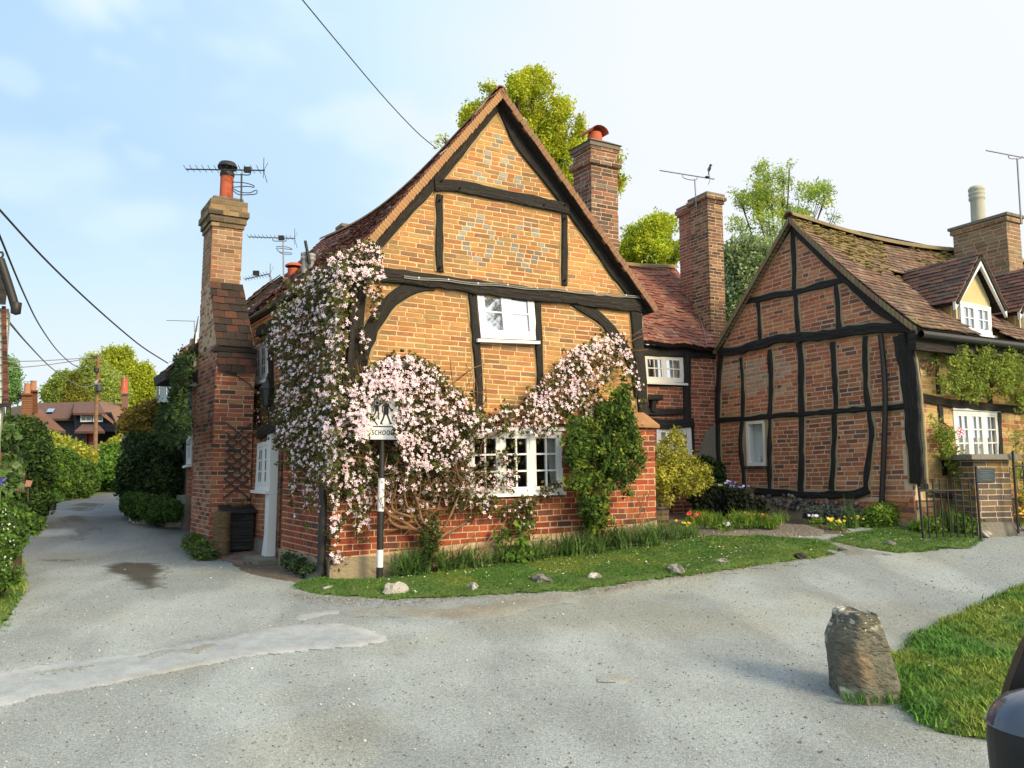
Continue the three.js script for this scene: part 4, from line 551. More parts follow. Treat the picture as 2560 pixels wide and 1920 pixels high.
  // dormer
  const dorm = (off, small) => {
    const dm = add(root, 'dormer', slab(new Fr(DF.o.clone().addScaledVector(F, off), F), [[dl[0], dB], [drr[0], dB], [drr[0], drr[1] + .05], [dT[0], dT[1] - .05], [dl[0], dl[1] + .05]], [[dl[0] + .07, drr[0] - .07, dB + .02, dl[1] - .06]], -.03, .06), M.cream);
    const f = new Fr(DF.o.clone().addScaledVector(F, off), F), depth = 1.75;
    const P = (s, h, n) => f.P(s, h, n);
    for (const s of [dl[0], drr[0]]) { const m = new MB(); m.hexa([P(s - .02, dB - .1, -.09), P(s + .02, dB - .1, -.09), P(s + .02, dl[1], -.09), P(s - .02, dl[1], -.09), P(s - .02, dB + .9, -1.1), P(s + .02, dB + .9, -1.1), P(s + .02, dl[1], -1.2), P(s - .02, dl[1], -1.2)]); add(dm, 'cheek', m.geo(), M.cream); }
    for (const sd of [0, 1]) { // two little slopes
      const e = sd ? drr[0] + .20 : dl[0] - .20, he = dl[1] - .07, a0 = P(e, he, .12), a1 = P(e, he, -depth + .5), r0 = P(dT[0], dT[1] + .08, .12), r1 = P(dT[0], dT[1] + .08, -depth);
      const [q0, q1, q2, q3] = sd ? [a0, a1, r1, r0] : [a1, a0, r0, r1]; const cD = () => { const c = pick([[.18, .085, .06], [.15, .075, .062], [.21, .10, .07], [.11, .075, .06]]), k = 1 + .15 * gauss(); return c.map(v => v * k); };
      const dk = add(dm, 'dormer_roof', deck(q0, q1, q2, q3, .05, .012), M.oak); tiles(H, dk, q0, q1, q2, q3, { col: cD, gauge: .095 });
      const bl = (w, n0, n1, x) => { const d = P(dT[0], dT[1] + .02, 0).clone().sub(P(e, he - .02, 0)); return [P(e, he - .02 - w, n1), P(dT[0], dT[1] + .02 - w * 1.4, n1), P(dT[0], dT[1] + .03, n1), P(e, he + .01, n1), P(e, he - .02 - w, n0), P(dT[0], dT[1] + .02 - w * 1.4, n0), P(dT[0], dT[1] + .03, n0), P(e, he + .01, n0)]; };
      add(dm, 'barge_board', new MB().hexa(bl(.10, .06, .10)).geo(), M.white);
    }
    return f;
  };
  const f1 = dorm(0); const toQ = (f, arr) => arr.map(([s, h]) => toPx(f.P(s, h, 0)));
  windowUnit(H, f1, toQ(f1, [[dl[0] + .05, dl[1] - .02], [drr[0] - .05, dl[1] - .04], [drr[0] - .05, dB + .02], [dl[0] + .05, dB + .02]]), { lights: 2, cols: 2, rows: 2, n: .0, frameW: .045, sashW: .03, barW: .016, pane: M.mirror, sill: true });
  const f2 = dorm(1.55);
  windowUnit(H, f2, toQ(f2, [[dl[0] + .05, dl[1] - .02], [drr[0] - .05, dl[1] - .04], [drr[0] - .05, dB + .02], [dl[0] + .05, dB + .02]]), { lights: 2, cols: 2, rows: 2, n: .0, frameW: .045, sashW: .03, barW: .016, pane: M.mirror });
  add(root, 'rear_wall', new MB().box(new Fr(RG.P(sL, 0), F), 0, 6.5, .3, 3.8, -.15, -.02).geo(), M.mortarPale);
  // stack with a ventilated pot
  const s = stack(H, 'chimney_stack', 2526, 700, 13.4, .40, .98, 4.6, at(2526, 552, 13.4).y, { col: palette([[.25, .17, .10], [.29, .20, .12], [.21, .15, .09], [.30, .16, .10], [.26, .21, .13]], .15), bdir: SB2, cap: [[.09, .035], [.05, .06, M.cement]] });
  const p = s.mid(.5, .62); add(s.st, 'chimney_pot', lathe([[.135, 0], [.12, .05], [.112, .44], [.135, .46], [.135, .50], [.118, .52], [.135, .55], [.135, .58], [.118, .60], [.135, .63], [.135, .66], [.11, .70], [.05, .72], [0, .72]], p, 20), S({ color: C(.46, .47, .38), map: tGrain, roughness: .85 }));
}
right.flush();

// ---------------------------------------------------------------- the lower cottage between the two
const K0 = new V3(.2285 * 14.3, 0, -14.3), KF = new Fr(K0, F);
const link = new House('rear_cottage', 'low cottage with red tiled roof and white windows between the two big houses', 'house', K0.clone().setY(.9));
{
  const H = link, root = H.root, z = (x, y) => [1560 + x / 2.963, 840 + y / 2.963], hE = KF.loc(1680, 868)[1], s0 = -2.9, s1 = KF.loc(1795, 1000)[0] + .3;
  const w1 = [z(140, 135), z(432, 150), z(448, 350), z(155, 338)], w2 = [z(240, 672), z(494, 676), z(506, 930), z(240, 940)], h1 = quadHole(KF, w1), h2 = quadHole(KF, w2);
  const wall = add(root, 'wall', slab(KF, [[s0, .3], [s1, .3], [s1, hE], [s0, hE]], [h1, h2], -.0035, .15), M.mortarRed);
  const B = (n, px, w, o = {}) => H.beam(n, KF, px, w, { n0: -.05, n1: .03, mat: M.oakBlue, ...o });
  B('wall_plate', [z(60, 100), z(300, 112), z(700, 130)], .20); B('post', [z(478, 110), z(474, 300), z(476, 660)], .15, { n1: .04 }); B('rail', [z(150, 355), z(460, 362)], .07); B('rail', [z(150, 560), z(440, 562)], .12, { n1: .06 }); B('rail', [z(140, 625), z(300, 655), z(520, 640)], .16, { n1: .05 });
  B('bracket', [z(165, 452), z(290, 455)], .10, { n1: .12 }); B('bracket', [z(228, 450), z(222, 560)], .10, { n1: .09 }); B('stud', [z(515, 660), z(525, 1000)], .05);
  H.bricks(KF, [[s0, .9], [s1, .9], [s1, hE], [s0, hE]], { parent: wall, col: palette([[.30, .09, .055], [.24, .075, .05], [.17, .07, .055], [.34, .12, .08]], .18), course: .069, len: .225, holes: [h1, h2], rough: 1.6 });
  windowUnit(H, KF, w1, { lights: 2, cols: 2, rows: 2, n: .0, frameW: .05, sashW: .03, barW: .018, mat: M.whiteOld, curtain: [[.76, .05, .95, .95]] });
  windowUnit(H, KF, w2, { lights: 2, cols: 2, rows: 3, n: .0, frameW: .05, sashW: .045, barW: .02, curtain: [[.55, .03, .97, .97], [.05, .03, .35, .97]] });
  // render patch in the corner beside the big gable
  const rp = KF.loc(1745, 1100); add(root, 'render_patch', slab(KF, [z(600, 720), z(685, 640), z(690, 1060), z(540, 1060), z(528, 960), z(560, 860)].map(p => KF.loc(...p)), [], .02, .03), M.renderGrey);
  // roof
  const nO = .18, a = KF.P(s0, hE + .02, nO), b = KF.P(s1 + .1, hE + .02, nO), rise = 1.98, rn = -1.62, c = KF.P(s1 + .1, hE + rise, rn), d = KF.P(s0, hE + rise, rn);
  const cT = () => { const q = pick([[.27, .10, .07], [.31, .115, .075], [.23, .085, .065], [.19, .08, .065], [.34, .15, .10], [.27, .14, .10]]), k = 1 + .15 * gauss(); return q.map(v => v * k); };
  const sg = (u, v) => -.10 * Math.sin(Math.PI * clamp((u - .3) * 1.5)) * v + .02 * Math.sin(u * 30) * (1 - v);
  roof(H, root, a, b, c, d, { col: cT, sag: sg, gauge: .098, tw: .16, jit: 1.7 });
  add(root, 'roof', deck(KF.P(s1, hE, rn * 2 - nO), KF.P(s0, hE, rn * 2 - nO), d, c, .05, .02), M.tile);
  ridge(H, root, d, c, .10, () => { const k = 1 + .2 * gauss(); return [.26 * k, .17 * k, .08 * k]; }, t => -.10 * Math.sin(Math.PI * clamp((t - .3) * 1.5)) + .02);
  add(root, 'rear_wall', new MB().box(KF, s0, s1, .3, hE, rn * 2 - .1, rn * 2).geo(), M.mortarRed);
  { const p = [[1712, 642], [1722, 690], [1738, 760], [1758, 820], [1768, 866]].map(([x, y]) => { const q = KF.P(0, 0, 0); const v = clamp((868 - y) / 226); return KF.px(x, y, mix(nO, rn, v) + .05); }); add(root, 'cable', tube(p, .006, 5, 24), M.cableGrey); }
  // stack of two joined flues
  const cS = palette([[.20, .105, .065], [.16, .09, .06], [.25, .145, .085], [.11, .07, .05], [.28, .16, .09], [.07, .05, .04]], .18), cL = palette([[.30, .10, .065], [.27, .09, .06], [.34, .13, .08], [.22, .09, .07]], .15);
  const ht = at(1773, 530, 15.2).y, s = stack(H, 'chimney_stack', 1774, 700, 14.6, .37, .50, 3.2, ht, { col: cS, course: .062, bdir: SB2, cap: [[.06, .03], [.07, .06], [.06, .035, M.cement]] });
  const s2 = stack(H, 'chimney_stack', 1744, 700, 15.1, .34, .52, 4.2, ht, { col: cL, course: .062, bdir: SB2, cap: [[.06, .03], [.07, .06], [.06, .035, M.cement]] });
}
link.flush();
// ---------------------------------------------------------------- ground, lane, lawns
{ const m = new MB(), xs = [], ds = []; for (let x = -400; x <= 400; x += Math.abs(x) < 40 ? 2 : 24) xs.push(x); for (let d = -60; d <= 700; d += d > -10 && d < 60 ? 1.5 : 20) ds.push(d);
  for (let i = 0; i < xs.length - 1; i++) for (let j = 0; j < ds.length - 1; j++) { const q = (a, b) => new V3(xs[a], gY(xs[a], -ds[b]) - .06, -ds[b]), k = .8 + .4 * vnoise(xs[i] * .3, ds[j] * .3); m.quad(q(i, j), q(i + 1, j), q(i + 1, j + 1), q(i, j + 1), [.09 * k, .11 * k, .03 * k]); }
  struct('ground', m.geo(), S({ vertexColors: true, roughness: 1 })); }
const nearestOn = (x, y, P) => { let b = 1e9, q = [x, y]; for (let i = 0, j = P.length - 1; i < P.length; j = i++) { const [ax, ay] = P[j], dx = P[i][0] - ax, dy = P[i][1] - ay, t = clamp(((x - ax) * dx + (y - ay) * dy) / (dx * dx + dy * dy + 1e-9)), px = ax + dx * t, py = ay + dy * t, d = Math.hypot(x - px, y - py); if (d < b) { b = d; q = [px, py]; } } return [b, q]; };
const rag = (P, amp, step = .12) => { const o = []; for (let i = 0; i < P.length; i++) { const a = P[i], b = P[(i + 1) % P.length], L = Math.hypot(b[0] - a[0], b[1] - a[1]), n = Math.max(1, Math.min(60, Math.round(L / step))); for (let k = 0; k < n; k++) { const t = k / n, x = mix(a[0], b[0], t), y = mix(a[1], b[1], t), f = amp * 2 * (fbm(x * 5, y * 5, 3, 7) - .5); o.push([x + f, y + f * .8]); } } return o; };
const gPoly = px => px.map(([u, v]) => { const p = onG(u, v); return [p.x, p.z]; });
function sheet(P, cell, lift, mound, col) {                    // a sheet on the ground inside a polygon given in metres, its rim drawn to the polygon
  const xs = P.map(p => p[0]), zs = P.map(p => p[1]), x0 = Math.min(...xs), z0 = Math.min(...zs), nx = Math.ceil((Math.max(...xs) - x0) / cell), nz = Math.ceil((Math.max(...zs) - z0) / cell), m = new MB(), memo = {};
  const vert = (i, j) => memo[i * 9999 + j] ??= (() => { let x = x0 + i * cell, z = z0 + j * cell; const ins = inPoly(x, z, P), [d, q] = nearestOn(x, z, P); if (!ins || d < cell * .35) [x, z] = q; const e = ins ? Math.min(1, d / .16) : 0; return { p: new V3(x, gY(x, z) + (e > 0 ? lift + mound * e * (2 - e) : -.02), z), e, c: col(x, z, ins ? d : 0) }; })();
  for (let i = 0; i < nx; i++) for (let j = 0; j < nz; j++) { if (!inPoly(x0 + (i + .5) * cell, z0 + (j + .5) * cell, P)) continue; const a = vert(i, j), b = vert(i, j + 1), c = vert(i + 1, j + 1), d = vert(i + 1, j), o = m.c.length; m.quad(a.p, b.p, c.p, d.p, undefined, [a.p.x, a.p.z], [b.p.x, b.p.z], [c.p.x, c.p.z], [d.p.x, d.p.z]); [a, b, c, a, c, d].forEach((v, k) => v.c.forEach((q, h) => m.c[o + k * 3 + h] = q)); }
  const g = m.geo(); return smooth(g);
}
function smooth(g) { const P = g.attributes.position, N = g.attributes.normal, map = new Map(); for (let i = 0; i < P.count; i++) { const k = Math.round(P.getX(i) * 500) + '_' + Math.round(P.getZ(i) * 500); const s = map.get(k) ?? [0, 0, 0]; s[0] += N.getX(i); s[1] += N.getY(i); s[2] += N.getZ(i); map.set(k, s); } for (let i = 0; i < P.count; i++) { const s = map.get(Math.round(P.getX(i) * 500) + '_' + Math.round(P.getZ(i) * 500)), l = Math.hypot(...s) || 1; N.setXYZ(i, s[0] / l, s[1] / l, s[2] / l); } return g; }
const mRoad = S({ vertexColors: true, map: tRoad, bumpMap: tRoadB, bumpScale: .012, roughness: .93 }), mPatch = S({ vertexColors: true, map: tGrain, bumpMap: tRoadB, bumpScale: .003, roughness: .85 }), mSoil = S({ vertexColors: true, map: tGrain, bumpMap: tBump, bumpScale: .03, roughness: 1 });
{ // the old chippings of the lane, worn in patches
  const P = [[-14, 6], [14, 6], [14, -13.5], [2, -15.5], [-4, -15.5], [-6, -24], [-9, -38], [-16, -46], [-24, -46], [-14, -30], [-10, -15], [-14, -8]];
  const base = (x, z) => { const n = fbm(x * .55 + 4, z * .55, 4, 2), f = fbm(x * 3, z * 3, 4, 6), br = sst(.52, .68, fbm(x * .8 - 7, z * .8 + 3, 4, 12)), d = -z; const k = 1.02 * (.86 + .28 * n) * (.86 + .28 * f); const w = br * .6; const lane = sst(9.5, 13, d) * sst(2, -1, x); const wear = sst(.40, .62, fbm(x * 1.7 + 20, z * .9, 4, 23)), kk = k * 1.05 * mix(1, .40, lane) * mix(.84, 1.06, wear); return [kk * .95 * mix(1, .97, w), kk * mix(1.0, .90, w), kk * 1.03 * mix(1.0, .76, w) * mix(1, 1.10, lane)]; };
  struct('road', sheet(P, .11, 0, 0, base), mRoad);
  const tie = (col, w, g) => (x, z, d) => { const t = sst(0, 1, d / w + .9 * (fbm(x * 8, z * 8, 3, 61) - .5)), a = col(x, z), b = base(x, z); return [0, 1, 2].map(i => mix(b[i] * g, a[i], t)); };
  const patch = (name, px, lift, col, mat, amp = .05, cell = .05) => struct(name, sheet(rag(gPoly(px), amp, .08), cell, lift, 0, name === 'crack' ? col : tie(col, mat === mPatch ? .22 : .16, mat === mPatch ? .44 : 1)), mat);
  const pale = (x, z) => { const k = .40 * (.86 + .28 * fbm(x * 1.5, z * 1.5, 4, 3)) * (.93 + .14 * fbm(x * 6, z * 6, 3, 9)); return [k * .90, k * 1.0, k * 1.08]; };
  patch('road_patch', [[-260, 1745], [70, 1668], [380, 1625], [650, 1575], [760, 1558], [860, 1562], [940, 1580], [985, 1603], [900, 1618], [640, 1642], [380, 1692], [120, 1745], [-260, 1830]], .006, pale, mPatch, .04);
  patch('road_patch', [[735, 1535], [860, 1525], [862, 1535], [800, 1545], [742, 1556]], .005, pale, mPatch, .03);
  patch('road_patch', [[75, 1325], [190, 1318], [204, 1340], [70, 1345]], .005, (x, z) => { const k = .27 * (.9 + .2 * fbm(x * 2, z * 2, 3, 3)); return [k * .9, k, k * 1.12]; }, mPatch, .04, .08);
  const gravel = (x, z) => { const k = .15 * (.6 + .8 * fbm(x * 7, z * 7, 4, 33)); return [k * 1.15, k, k * .78]; }, brown = (x, z) => { const k = .8 * (.7 + .6 * fbm(x * 6, z * 6, 4, 33)); return [k * 1.1, k * .92, k * .62]; };
  patch('pothole', [[240, 1418], [300, 1405], [400, 1408], [432, 1428], [410, 1440], [420, 1470], [370, 1482], [315, 1470], [300, 1445], [250, 1435]], .007, gravel, mRoad, .08);
  patch('pothole', [[340, 1645], [400, 1632], [470, 1625], [540, 1612], [550, 1622], [500, 1640], [430, 1640], [350, 1652]], .010, brown, mRoad, .05, .025);
  patch('pothole', [[85, 1688], [150, 1675], [230, 1664], [220, 1675], [150, 1685], [90, 1692]], .010, brown, mRoad, .05, .025);
  patch('pothole', [[1470, 1690], [1540, 1682], [1600, 1695], [1570, 1710], [1490, 1706]], .006, brown, mRoad, .05, .04);
  for (const [x, y, w, h] of [[215, 1262, 45, 6], [200, 1272, 40, 5], [185, 1298, 40, 10], [235, 1322, 26, 5], [190, 1345, 26, 5], [150, 1400, 60, 4]]) patch('pothole', [[x - w, y], [x, y - h], [x + w, y - h * .4], [x + w * .7, y + h], [x - w * .4, y + h]], .007, gravel, mRoad, .1, .06);
  for (const px of [[[500, 1690], [488, 1740], [470, 1800], [455, 1850]], [[320, 1790], [300, 1840], [285, 1890]]]) { const a = px.map(([x, y], i) => [x, y - 1.6 - rnd()]), b = px.map(([x, y], i) => [x, y + 1.6 + rnd()]).reverse(); patch('crack', [...a, ...b], .005, (x, z) => { const k = .55 * (.7 + .6 * fbm(x * 9, z * 9, 3, 3)); return [k, k * .95, k * .85]; }, mRoad, .02, .015); }
  // dark wet earth and litter at the foot of the house and by the verge
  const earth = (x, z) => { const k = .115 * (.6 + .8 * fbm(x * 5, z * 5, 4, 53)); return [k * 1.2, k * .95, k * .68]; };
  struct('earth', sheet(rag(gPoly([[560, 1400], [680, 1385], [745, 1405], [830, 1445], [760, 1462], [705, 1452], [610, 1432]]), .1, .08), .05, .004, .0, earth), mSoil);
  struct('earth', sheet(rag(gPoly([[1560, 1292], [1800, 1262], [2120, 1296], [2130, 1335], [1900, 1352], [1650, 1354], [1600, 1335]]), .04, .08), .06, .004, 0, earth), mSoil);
  struct('earth', sheet(rag(gPoly([[735, 1500], [860, 1520], [1050, 1512], [1250, 1500], [1420, 1478], [1640, 1440], [1900, 1405], [2080, 1385], [2080, 1400], [1900, 1425], [1640, 1465], [1420, 1510], [1250, 1545], [1100, 1560], [1000, 1545], [880, 1545]]), .12, .1), .06, .004, .0, tie((x, z) => { const k = .80 * (.6 + .8 * fbm(x * 5, z * 5, 4, 53)); return [k * 1.05, k * .95, k * .80]; }, .25, 1)), mRoad);
  struct('brick_paving', sheet(gPoly([[540, 1395], [640, 1378], [700, 1388], [690, 1402], [600, 1412]]), .06, .02, 0, (x, z) => { const k = .16 * (.7 + .6 * fbm(x * 9, z * 9, 3, 3)); return [k * 1.2, k * .85, k * .75]; }), mSoil);
}
// loose chippings, blossom and bits on the road
function scatterStuff(name, n, geo, mat, place, label, category) {
  const im = new THREE.InstancedMesh(geo, mat, n), mm = new THREE.Matrix4(), q = new THREE.Quaternion(), e = new THREE.Euler(); let k = 0, c = new THREE.Color();
  for (let i = 0; i < n; i++) { const r = place(i); if (!r) continue; e.set(r.rx ?? 0, r.ry ?? rnd() * 6.28, r.rz ?? 0, 'YXZ'); mm.compose(r.p, q.setFromEuler(e), r.s instanceof V3 ? r.s : new V3(r.s, r.s, r.s)); im.setMatrixAt(k, mm); im.setColorAt(k, c.setRGB(...r.c)); k++; }
  im.count = k; im.name = numbered(name); im.castShadow = im.receiveShadow = true; im.userData.kind = 'stuff'; if (label) { scene.add(im); tag(im, label, category); } return im;
}
const vcol = (g, c = [1, 1, 1]) => { g.setAttribute('color', new THREE.Float32BufferAttribute(new Float32Array(g.attributes.position.count * 3).map((_, i) => c[i % 3]), 3)); return g; };
const mVC = S({ vertexColors: true, roughness: .9 });
scatterStuff('gravel', 7000, vcol(stone(1, 1, .6, .8, .3, 0)), mVC, i => { const d = 3.6 + 8 * Math.pow(rnd(), 1.3), x = rr(-.66, .66) * d, z = -d; const k = pick([.12, .16, .40, .48, .32, .5, .22, .2]); return { p: new V3(x, gY(x, z) + .004, z), s: rr(.003, .0085) * (rnd() < .04 ? 1.8 : 1), c: [k, k * .96, k * .86] }; }, 'loose pale chippings scattered over the lane and the forecourt', 'gravel');

// grass
const blade = (m, x, z, a, h, w, lean, c) => { const d = [Math.cos(a), Math.sin(a)], s = [-d[1] * w, d[0] * w]; const P = (t, k) => new V3(x + d[0] * lean * t * t + s[0] * k * (1 - t), h * t * (1 - .18 * t * lean / (h + .01)), z + d[1] * lean * t * t + s[1] * k * (1 - t)); const sh = [c, c, c]; m.quad(P(0, -1), P(0, 1), P(.5, 1), P(.5, -1), sh); m.tri(P(.5, -1), P(.5, 1), P(1, 0), sh); };
const tuftGeo = (n, h, spread, w, lean) => { const m = new MB(); for (let i = 0; i < n; i++) blade(m, gauss() * spread, gauss() * spread, rnd() * 6.28, h * rr(.5, 1.15), w, lean * rr(.2, 1.2), rr(.8, 1.15)); return m.geo(); };
const tuftA = tuftGeo(13, .030, .030, .0032, .036), tuftM = tuftGeo(14, .021, .026, .0026, .022), tuftB = tuftGeo(10, .14, .03, .004, .10);
const soil = (x, z) => { const k = .6 + .8 * fbm(x * 4, z * 4, 4, 71); return [.085 * k, .15 * k, .025 * k]; };
const lawnCol = (x, z) => { const y = sst(.42, .66, fbm(x * 1.7, z * 1.7, 4, 17)), k = rr(.75, 1.25); return [mix(.07, .19, y) * k, mix(.19, .26, y) * k, mix(.018, .03, y) * k]; };
function lawn(px, label, per = 650, mound = .035, tall = .06, geo = tuftA) {
  const P = rag(gPoly(px), .05, .1); struct('lawn', sheet(P, .07, .006, mound, soil), mSoil);
  const xs = P.map(p => p[0]), zs = P.map(p => p[1]), A = (Math.max(...xs) - Math.min(...xs)) * (Math.max(...zs) - Math.min(...zs)), n = Math.min(90000, Math.round(A * per));
  scatterStuff('grass', n, geo, M.leafSolid, () => { const x = rr(Math.min(...xs), Math.max(...xs)), z = rr(Math.min(...zs), Math.max(...zs)); if (!inPoly(x, z, P)) return null; const [d] = nearestOn(x, z, P), bare = fbm(x * 2.6, z * 2.6, 3, 88); if (bare < .30 && rnd() < .8) return null; if (d < .05 && rnd() < .35) return null; const c = lawnCol(x, z), big = rnd() < tall * (d < .15 ? 3 : 1); const s = rr(.7, 1.25) * (big ? 1.9 : 1); return { p: new V3(x, gY(x, z) + mound * Math.min(1, d / .16) * .9, z), s: new V3(s, s * (.75 + .6 * fbm(x * 3, z * 3, 2, 5)), s), c, rx: .15 * gauss(), rz: .15 * gauss() }; }, label, 'grass');
  return P;
}
const verge1 = lawn([[730, 1470], [745, 1458], [800, 1447], [840, 1452], [960, 1452], [1150, 1430], [1400, 1395], [1642, 1355], [1760, 1342], [1900, 1342], [2060, 1352], [2110, 1378], [2060, 1396], [1900, 1415], [1735, 1440], [1600, 1455], [1440, 1478], [1150, 1494], [980, 1502], [800, 1488]], 'narrow green grass verge running along the foot of the gabled cottage', 2000, .035, .015, tuftM);
const verge2 = lawn([[2070, 1356], [2110, 1336], [2200, 1322], [2300, 1318], [2420, 1334], [2465, 1352], [2420, 1372], [2310, 1380], [2250, 1384], [2150, 1372]], 'patch of green lawn below the railing of the timbered house', 1600, .035, .015, tuftM);
const lawnR = lawn([[2238, 1640], [2300, 1592], [2390, 1545], [2560, 1468], [2900, 1380], [3300, 1500], [3300, 1830], [2700, 1862], [2560, 1862], [2430, 1850], [2330, 1832], [2250, 1775], [2225, 1720]], 'rough green lawn on the right behind the leaning boulder', 1700, .05, .10);
lawn([[-30, 1600], [30, 1545], [58, 1480], [48, 1400], [28, 1345], [60, 1300], [118, 1262], [110, 1240], [-300, 1300], [-420, 1560]], 'grass edge at the left of the lane below the flowers', 420, .06, .2);
lawn([[118, 1268], [190, 1243], [262, 1222], [305, 1214], [318, 1206], [200, 1205], [100, 1215]], 'far grass strip under the hedge at the bend of the lane', 110, .08, .5, tuftB);
// longer grass round the boulder and along the lawn's rim
scatterStuff('long_grass', 230, tuftB, M.leafSolid, () => { const u = rr(2115, 2300), v = rr(1722, 1768) - (u > 2245 ? rr(0, 80) : 0); if (u < 2160 && rnd() < .6) return null; const p = onG(u, v, .02); return { p, s: rr(.5, .95), c: lawnCol(p.x, p.z), rx: .2 * gauss(), rz: .2 * gauss() }; }, 'longer grass tufts growing round the foot of the boulder', 'grass');
{ // dead leaves, twigs and fallen petals where the verge meets the road
  const lg = (() => { const m = new MB(); m.tri(new V3(-1, 0, 0), new V3(0, .12, .45), new V3(1, .1, 0)); m.tri(new V3(-1, 0, 0), new V3(1, .1, 0), new V3(0, .15, -.45)); return m.geo(); })(), edge = [[735, 1492], [860, 1506], [1000, 1508], [1150, 1500], [1440, 1486], [1600, 1462], [1735, 1447], [1900, 1420], [2060, 1400]];
  scatterStuff('leaf_litter', 1500, lg, S({ vertexColors: true, roughness: .95, side: THREE.DoubleSide }), () => { const k = rnd() * (edge.length - 1), i = Math.floor(k), t = k - i, p = onG(mix(edge[i][0], edge[i + 1][0], t), mix(edge[i][1], edge[i + 1][1], t) + Math.abs(gauss()) * 14 - 7, .012); return { p, s: rr(.006, .016), rx: .3 * gauss(), rz: .3 * gauss(), c: pick([[.12, .07, .03], [.18, .11, .05], [.07, .045, .025], [.24, .17, .08], [.6, .5, .52]]) }; }, 'dead leaves and petals lying along the edge between verge and road', 'leaves');
}
const daisyGeo = (() => { const m = new MB(); for (let k = 0; k < 7; k++) { const a = k / 7 * 6.283, b = (k + 1) / 7 * 6.283; m.tri(new V3(0, .002, 0), new V3(Math.cos(b), 0, Math.sin(b)), new V3(Math.cos(a), 0, Math.sin(a)), [.8, .8, .78]); } for (let k = 0; k < 5; k++) { const a = k / 5 * 6.283, b = (k + 1) / 5 * 6.283; m.tri(new V3(0, .35, 0), new V3(Math.cos(b) * .35, .1, Math.sin(b) * .35), new V3(Math.cos(a) * .35, .1, Math.sin(a) * .35), [.7, .45, .03]); } return m.geo(); })();
const daisies = (P, n, label, bias) => { const xs = P.map(p => p[0]), zs = P.map(p => p[1]); scatterStuff('daisies', n, daisyGeo, mVC, () => { const x = rr(Math.min(...xs), Math.max(...xs)), z = rr(Math.min(...zs), Math.max(...zs)); if (!inPoly(x, z, P) || vnoise(x * 1.6, z * 1.6, 3) < .4) return null; return { p: new V3(x, gY(x, z) + .065, z), s: rr(.006, .010), c: [1, 1, 1], rx: .4 * gauss(), rz: .4 * gauss() }; }, label, 'daisies'); };
daisies(verge1, 900, 'small white daisies dotted in the verge by the gabled cottage'); daisies(verge2, 160, 'small white daisies dotted in the lawn below the railing'); daisies(lawnR, 420, 'small white daisies dotted in the right-hand lawn');
{ // paved path to the rear cottage
  const slabs = [[[1650, 1318], [1800, 1312], [1905, 1330], [1760, 1345]], [[1760, 1345], [1905, 1330], [2055, 1335], [1900, 1345]]]; const P = gPoly([[1600, 1300], [1720, 1290], [2060, 1332], [2058, 1342], [1900, 1346], [1700, 1350], [1640, 1345]]);
  struct('path', sheet(P, .06, .03, .02, (x, z) => { const k = .17 * (.7 + .6 * fbm(x * 4, z * 4, 4, 8)); return [k * 1.05, k * .93, k * .78]; }), mSoil);
  struct('path', sheet(rag(gPoly([[2055, 1345], [2110, 1340], [2160, 1375], [2240, 1390], [2120, 1392], [2085, 1372]]), .06), .06, .008, .0, (x, z) => { const k = .7 * (.7 + .6 * fbm(x * 5, z * 5, 4, 8)); return [k * 1.05, k, k * .9]; }), mRoad);
}
// ---------------------------------------------------------------- leaves, crowns, climbers
function leafClump(n, r, L, W, flat = .5) {                    // n small folded leaves spread through a ball
  const m = new MB(), ax = new V3(), up = new V3(), sd = new V3();
  for (let i = 0; i < n; i++) { const p = new V3(gauss(), gauss(), gauss()).multiplyScalar(r * .55); ax.set(gauss(), gauss() * .7 - .15, gauss()).normalize(); up.set(gauss() * flat, 1, gauss() * flat).normalize(); sd.crossVectors(ax, up).normalize(); const l = L * rr(.6, 1.2), w = W * rr(.6, 1.2), a = p, b = p.clone().addScaledVector(ax, l * .45).addScaledVector(sd, w).addScaledVector(up, .12 * l), c = p.clone().addScaledVector(ax, l), d = p.clone().addScaledVector(ax, l * .45).addScaledVector(sd, -w).addScaledVector(up, .12 * l), k = rr(.75, 1.25); m.tri(a, b, c, [k, k, k]); m.tri(a, c, d, [k, k, k]); }
  return m.geo();
}
function instPart(parent, name, geo, mat, items) {             // items: {p, s, c} in world metres
  const r = rootOf.get(parent), im = new THREE.InstancedMesh(geo, mat, items.length), mm = new THREE.Matrix4(), q = new THREE.Quaternion(), e = new THREE.Euler(), c = new THREE.Color();
  items.forEach((it, i) => { if (it.q) q.copy(it.q); else q.setFromEuler(e.set(it.rx ?? rnd() * 6.28, it.ry ?? rnd() * 6.28, it.rz ?? rnd() * 6.28)); mm.compose(it.p.clone().sub(r), q, it.s instanceof V3 ? it.s : new V3(it.s, it.s, it.s)); im.setMatrixAt(i, mm); im.setColorAt(i, c.setRGB(...it.c)); });
  im.name = name; im.userData.kind = 'stuff'; im.castShadow = im.receiveShadow = true; parent.add(im); return im;
}
const inBall = () => { for (; ;) { const v = new V3(rr(-1, 1), rr(-1, 1), rr(-1, 1)); if (v.lengthSq() < 1) return v; } };
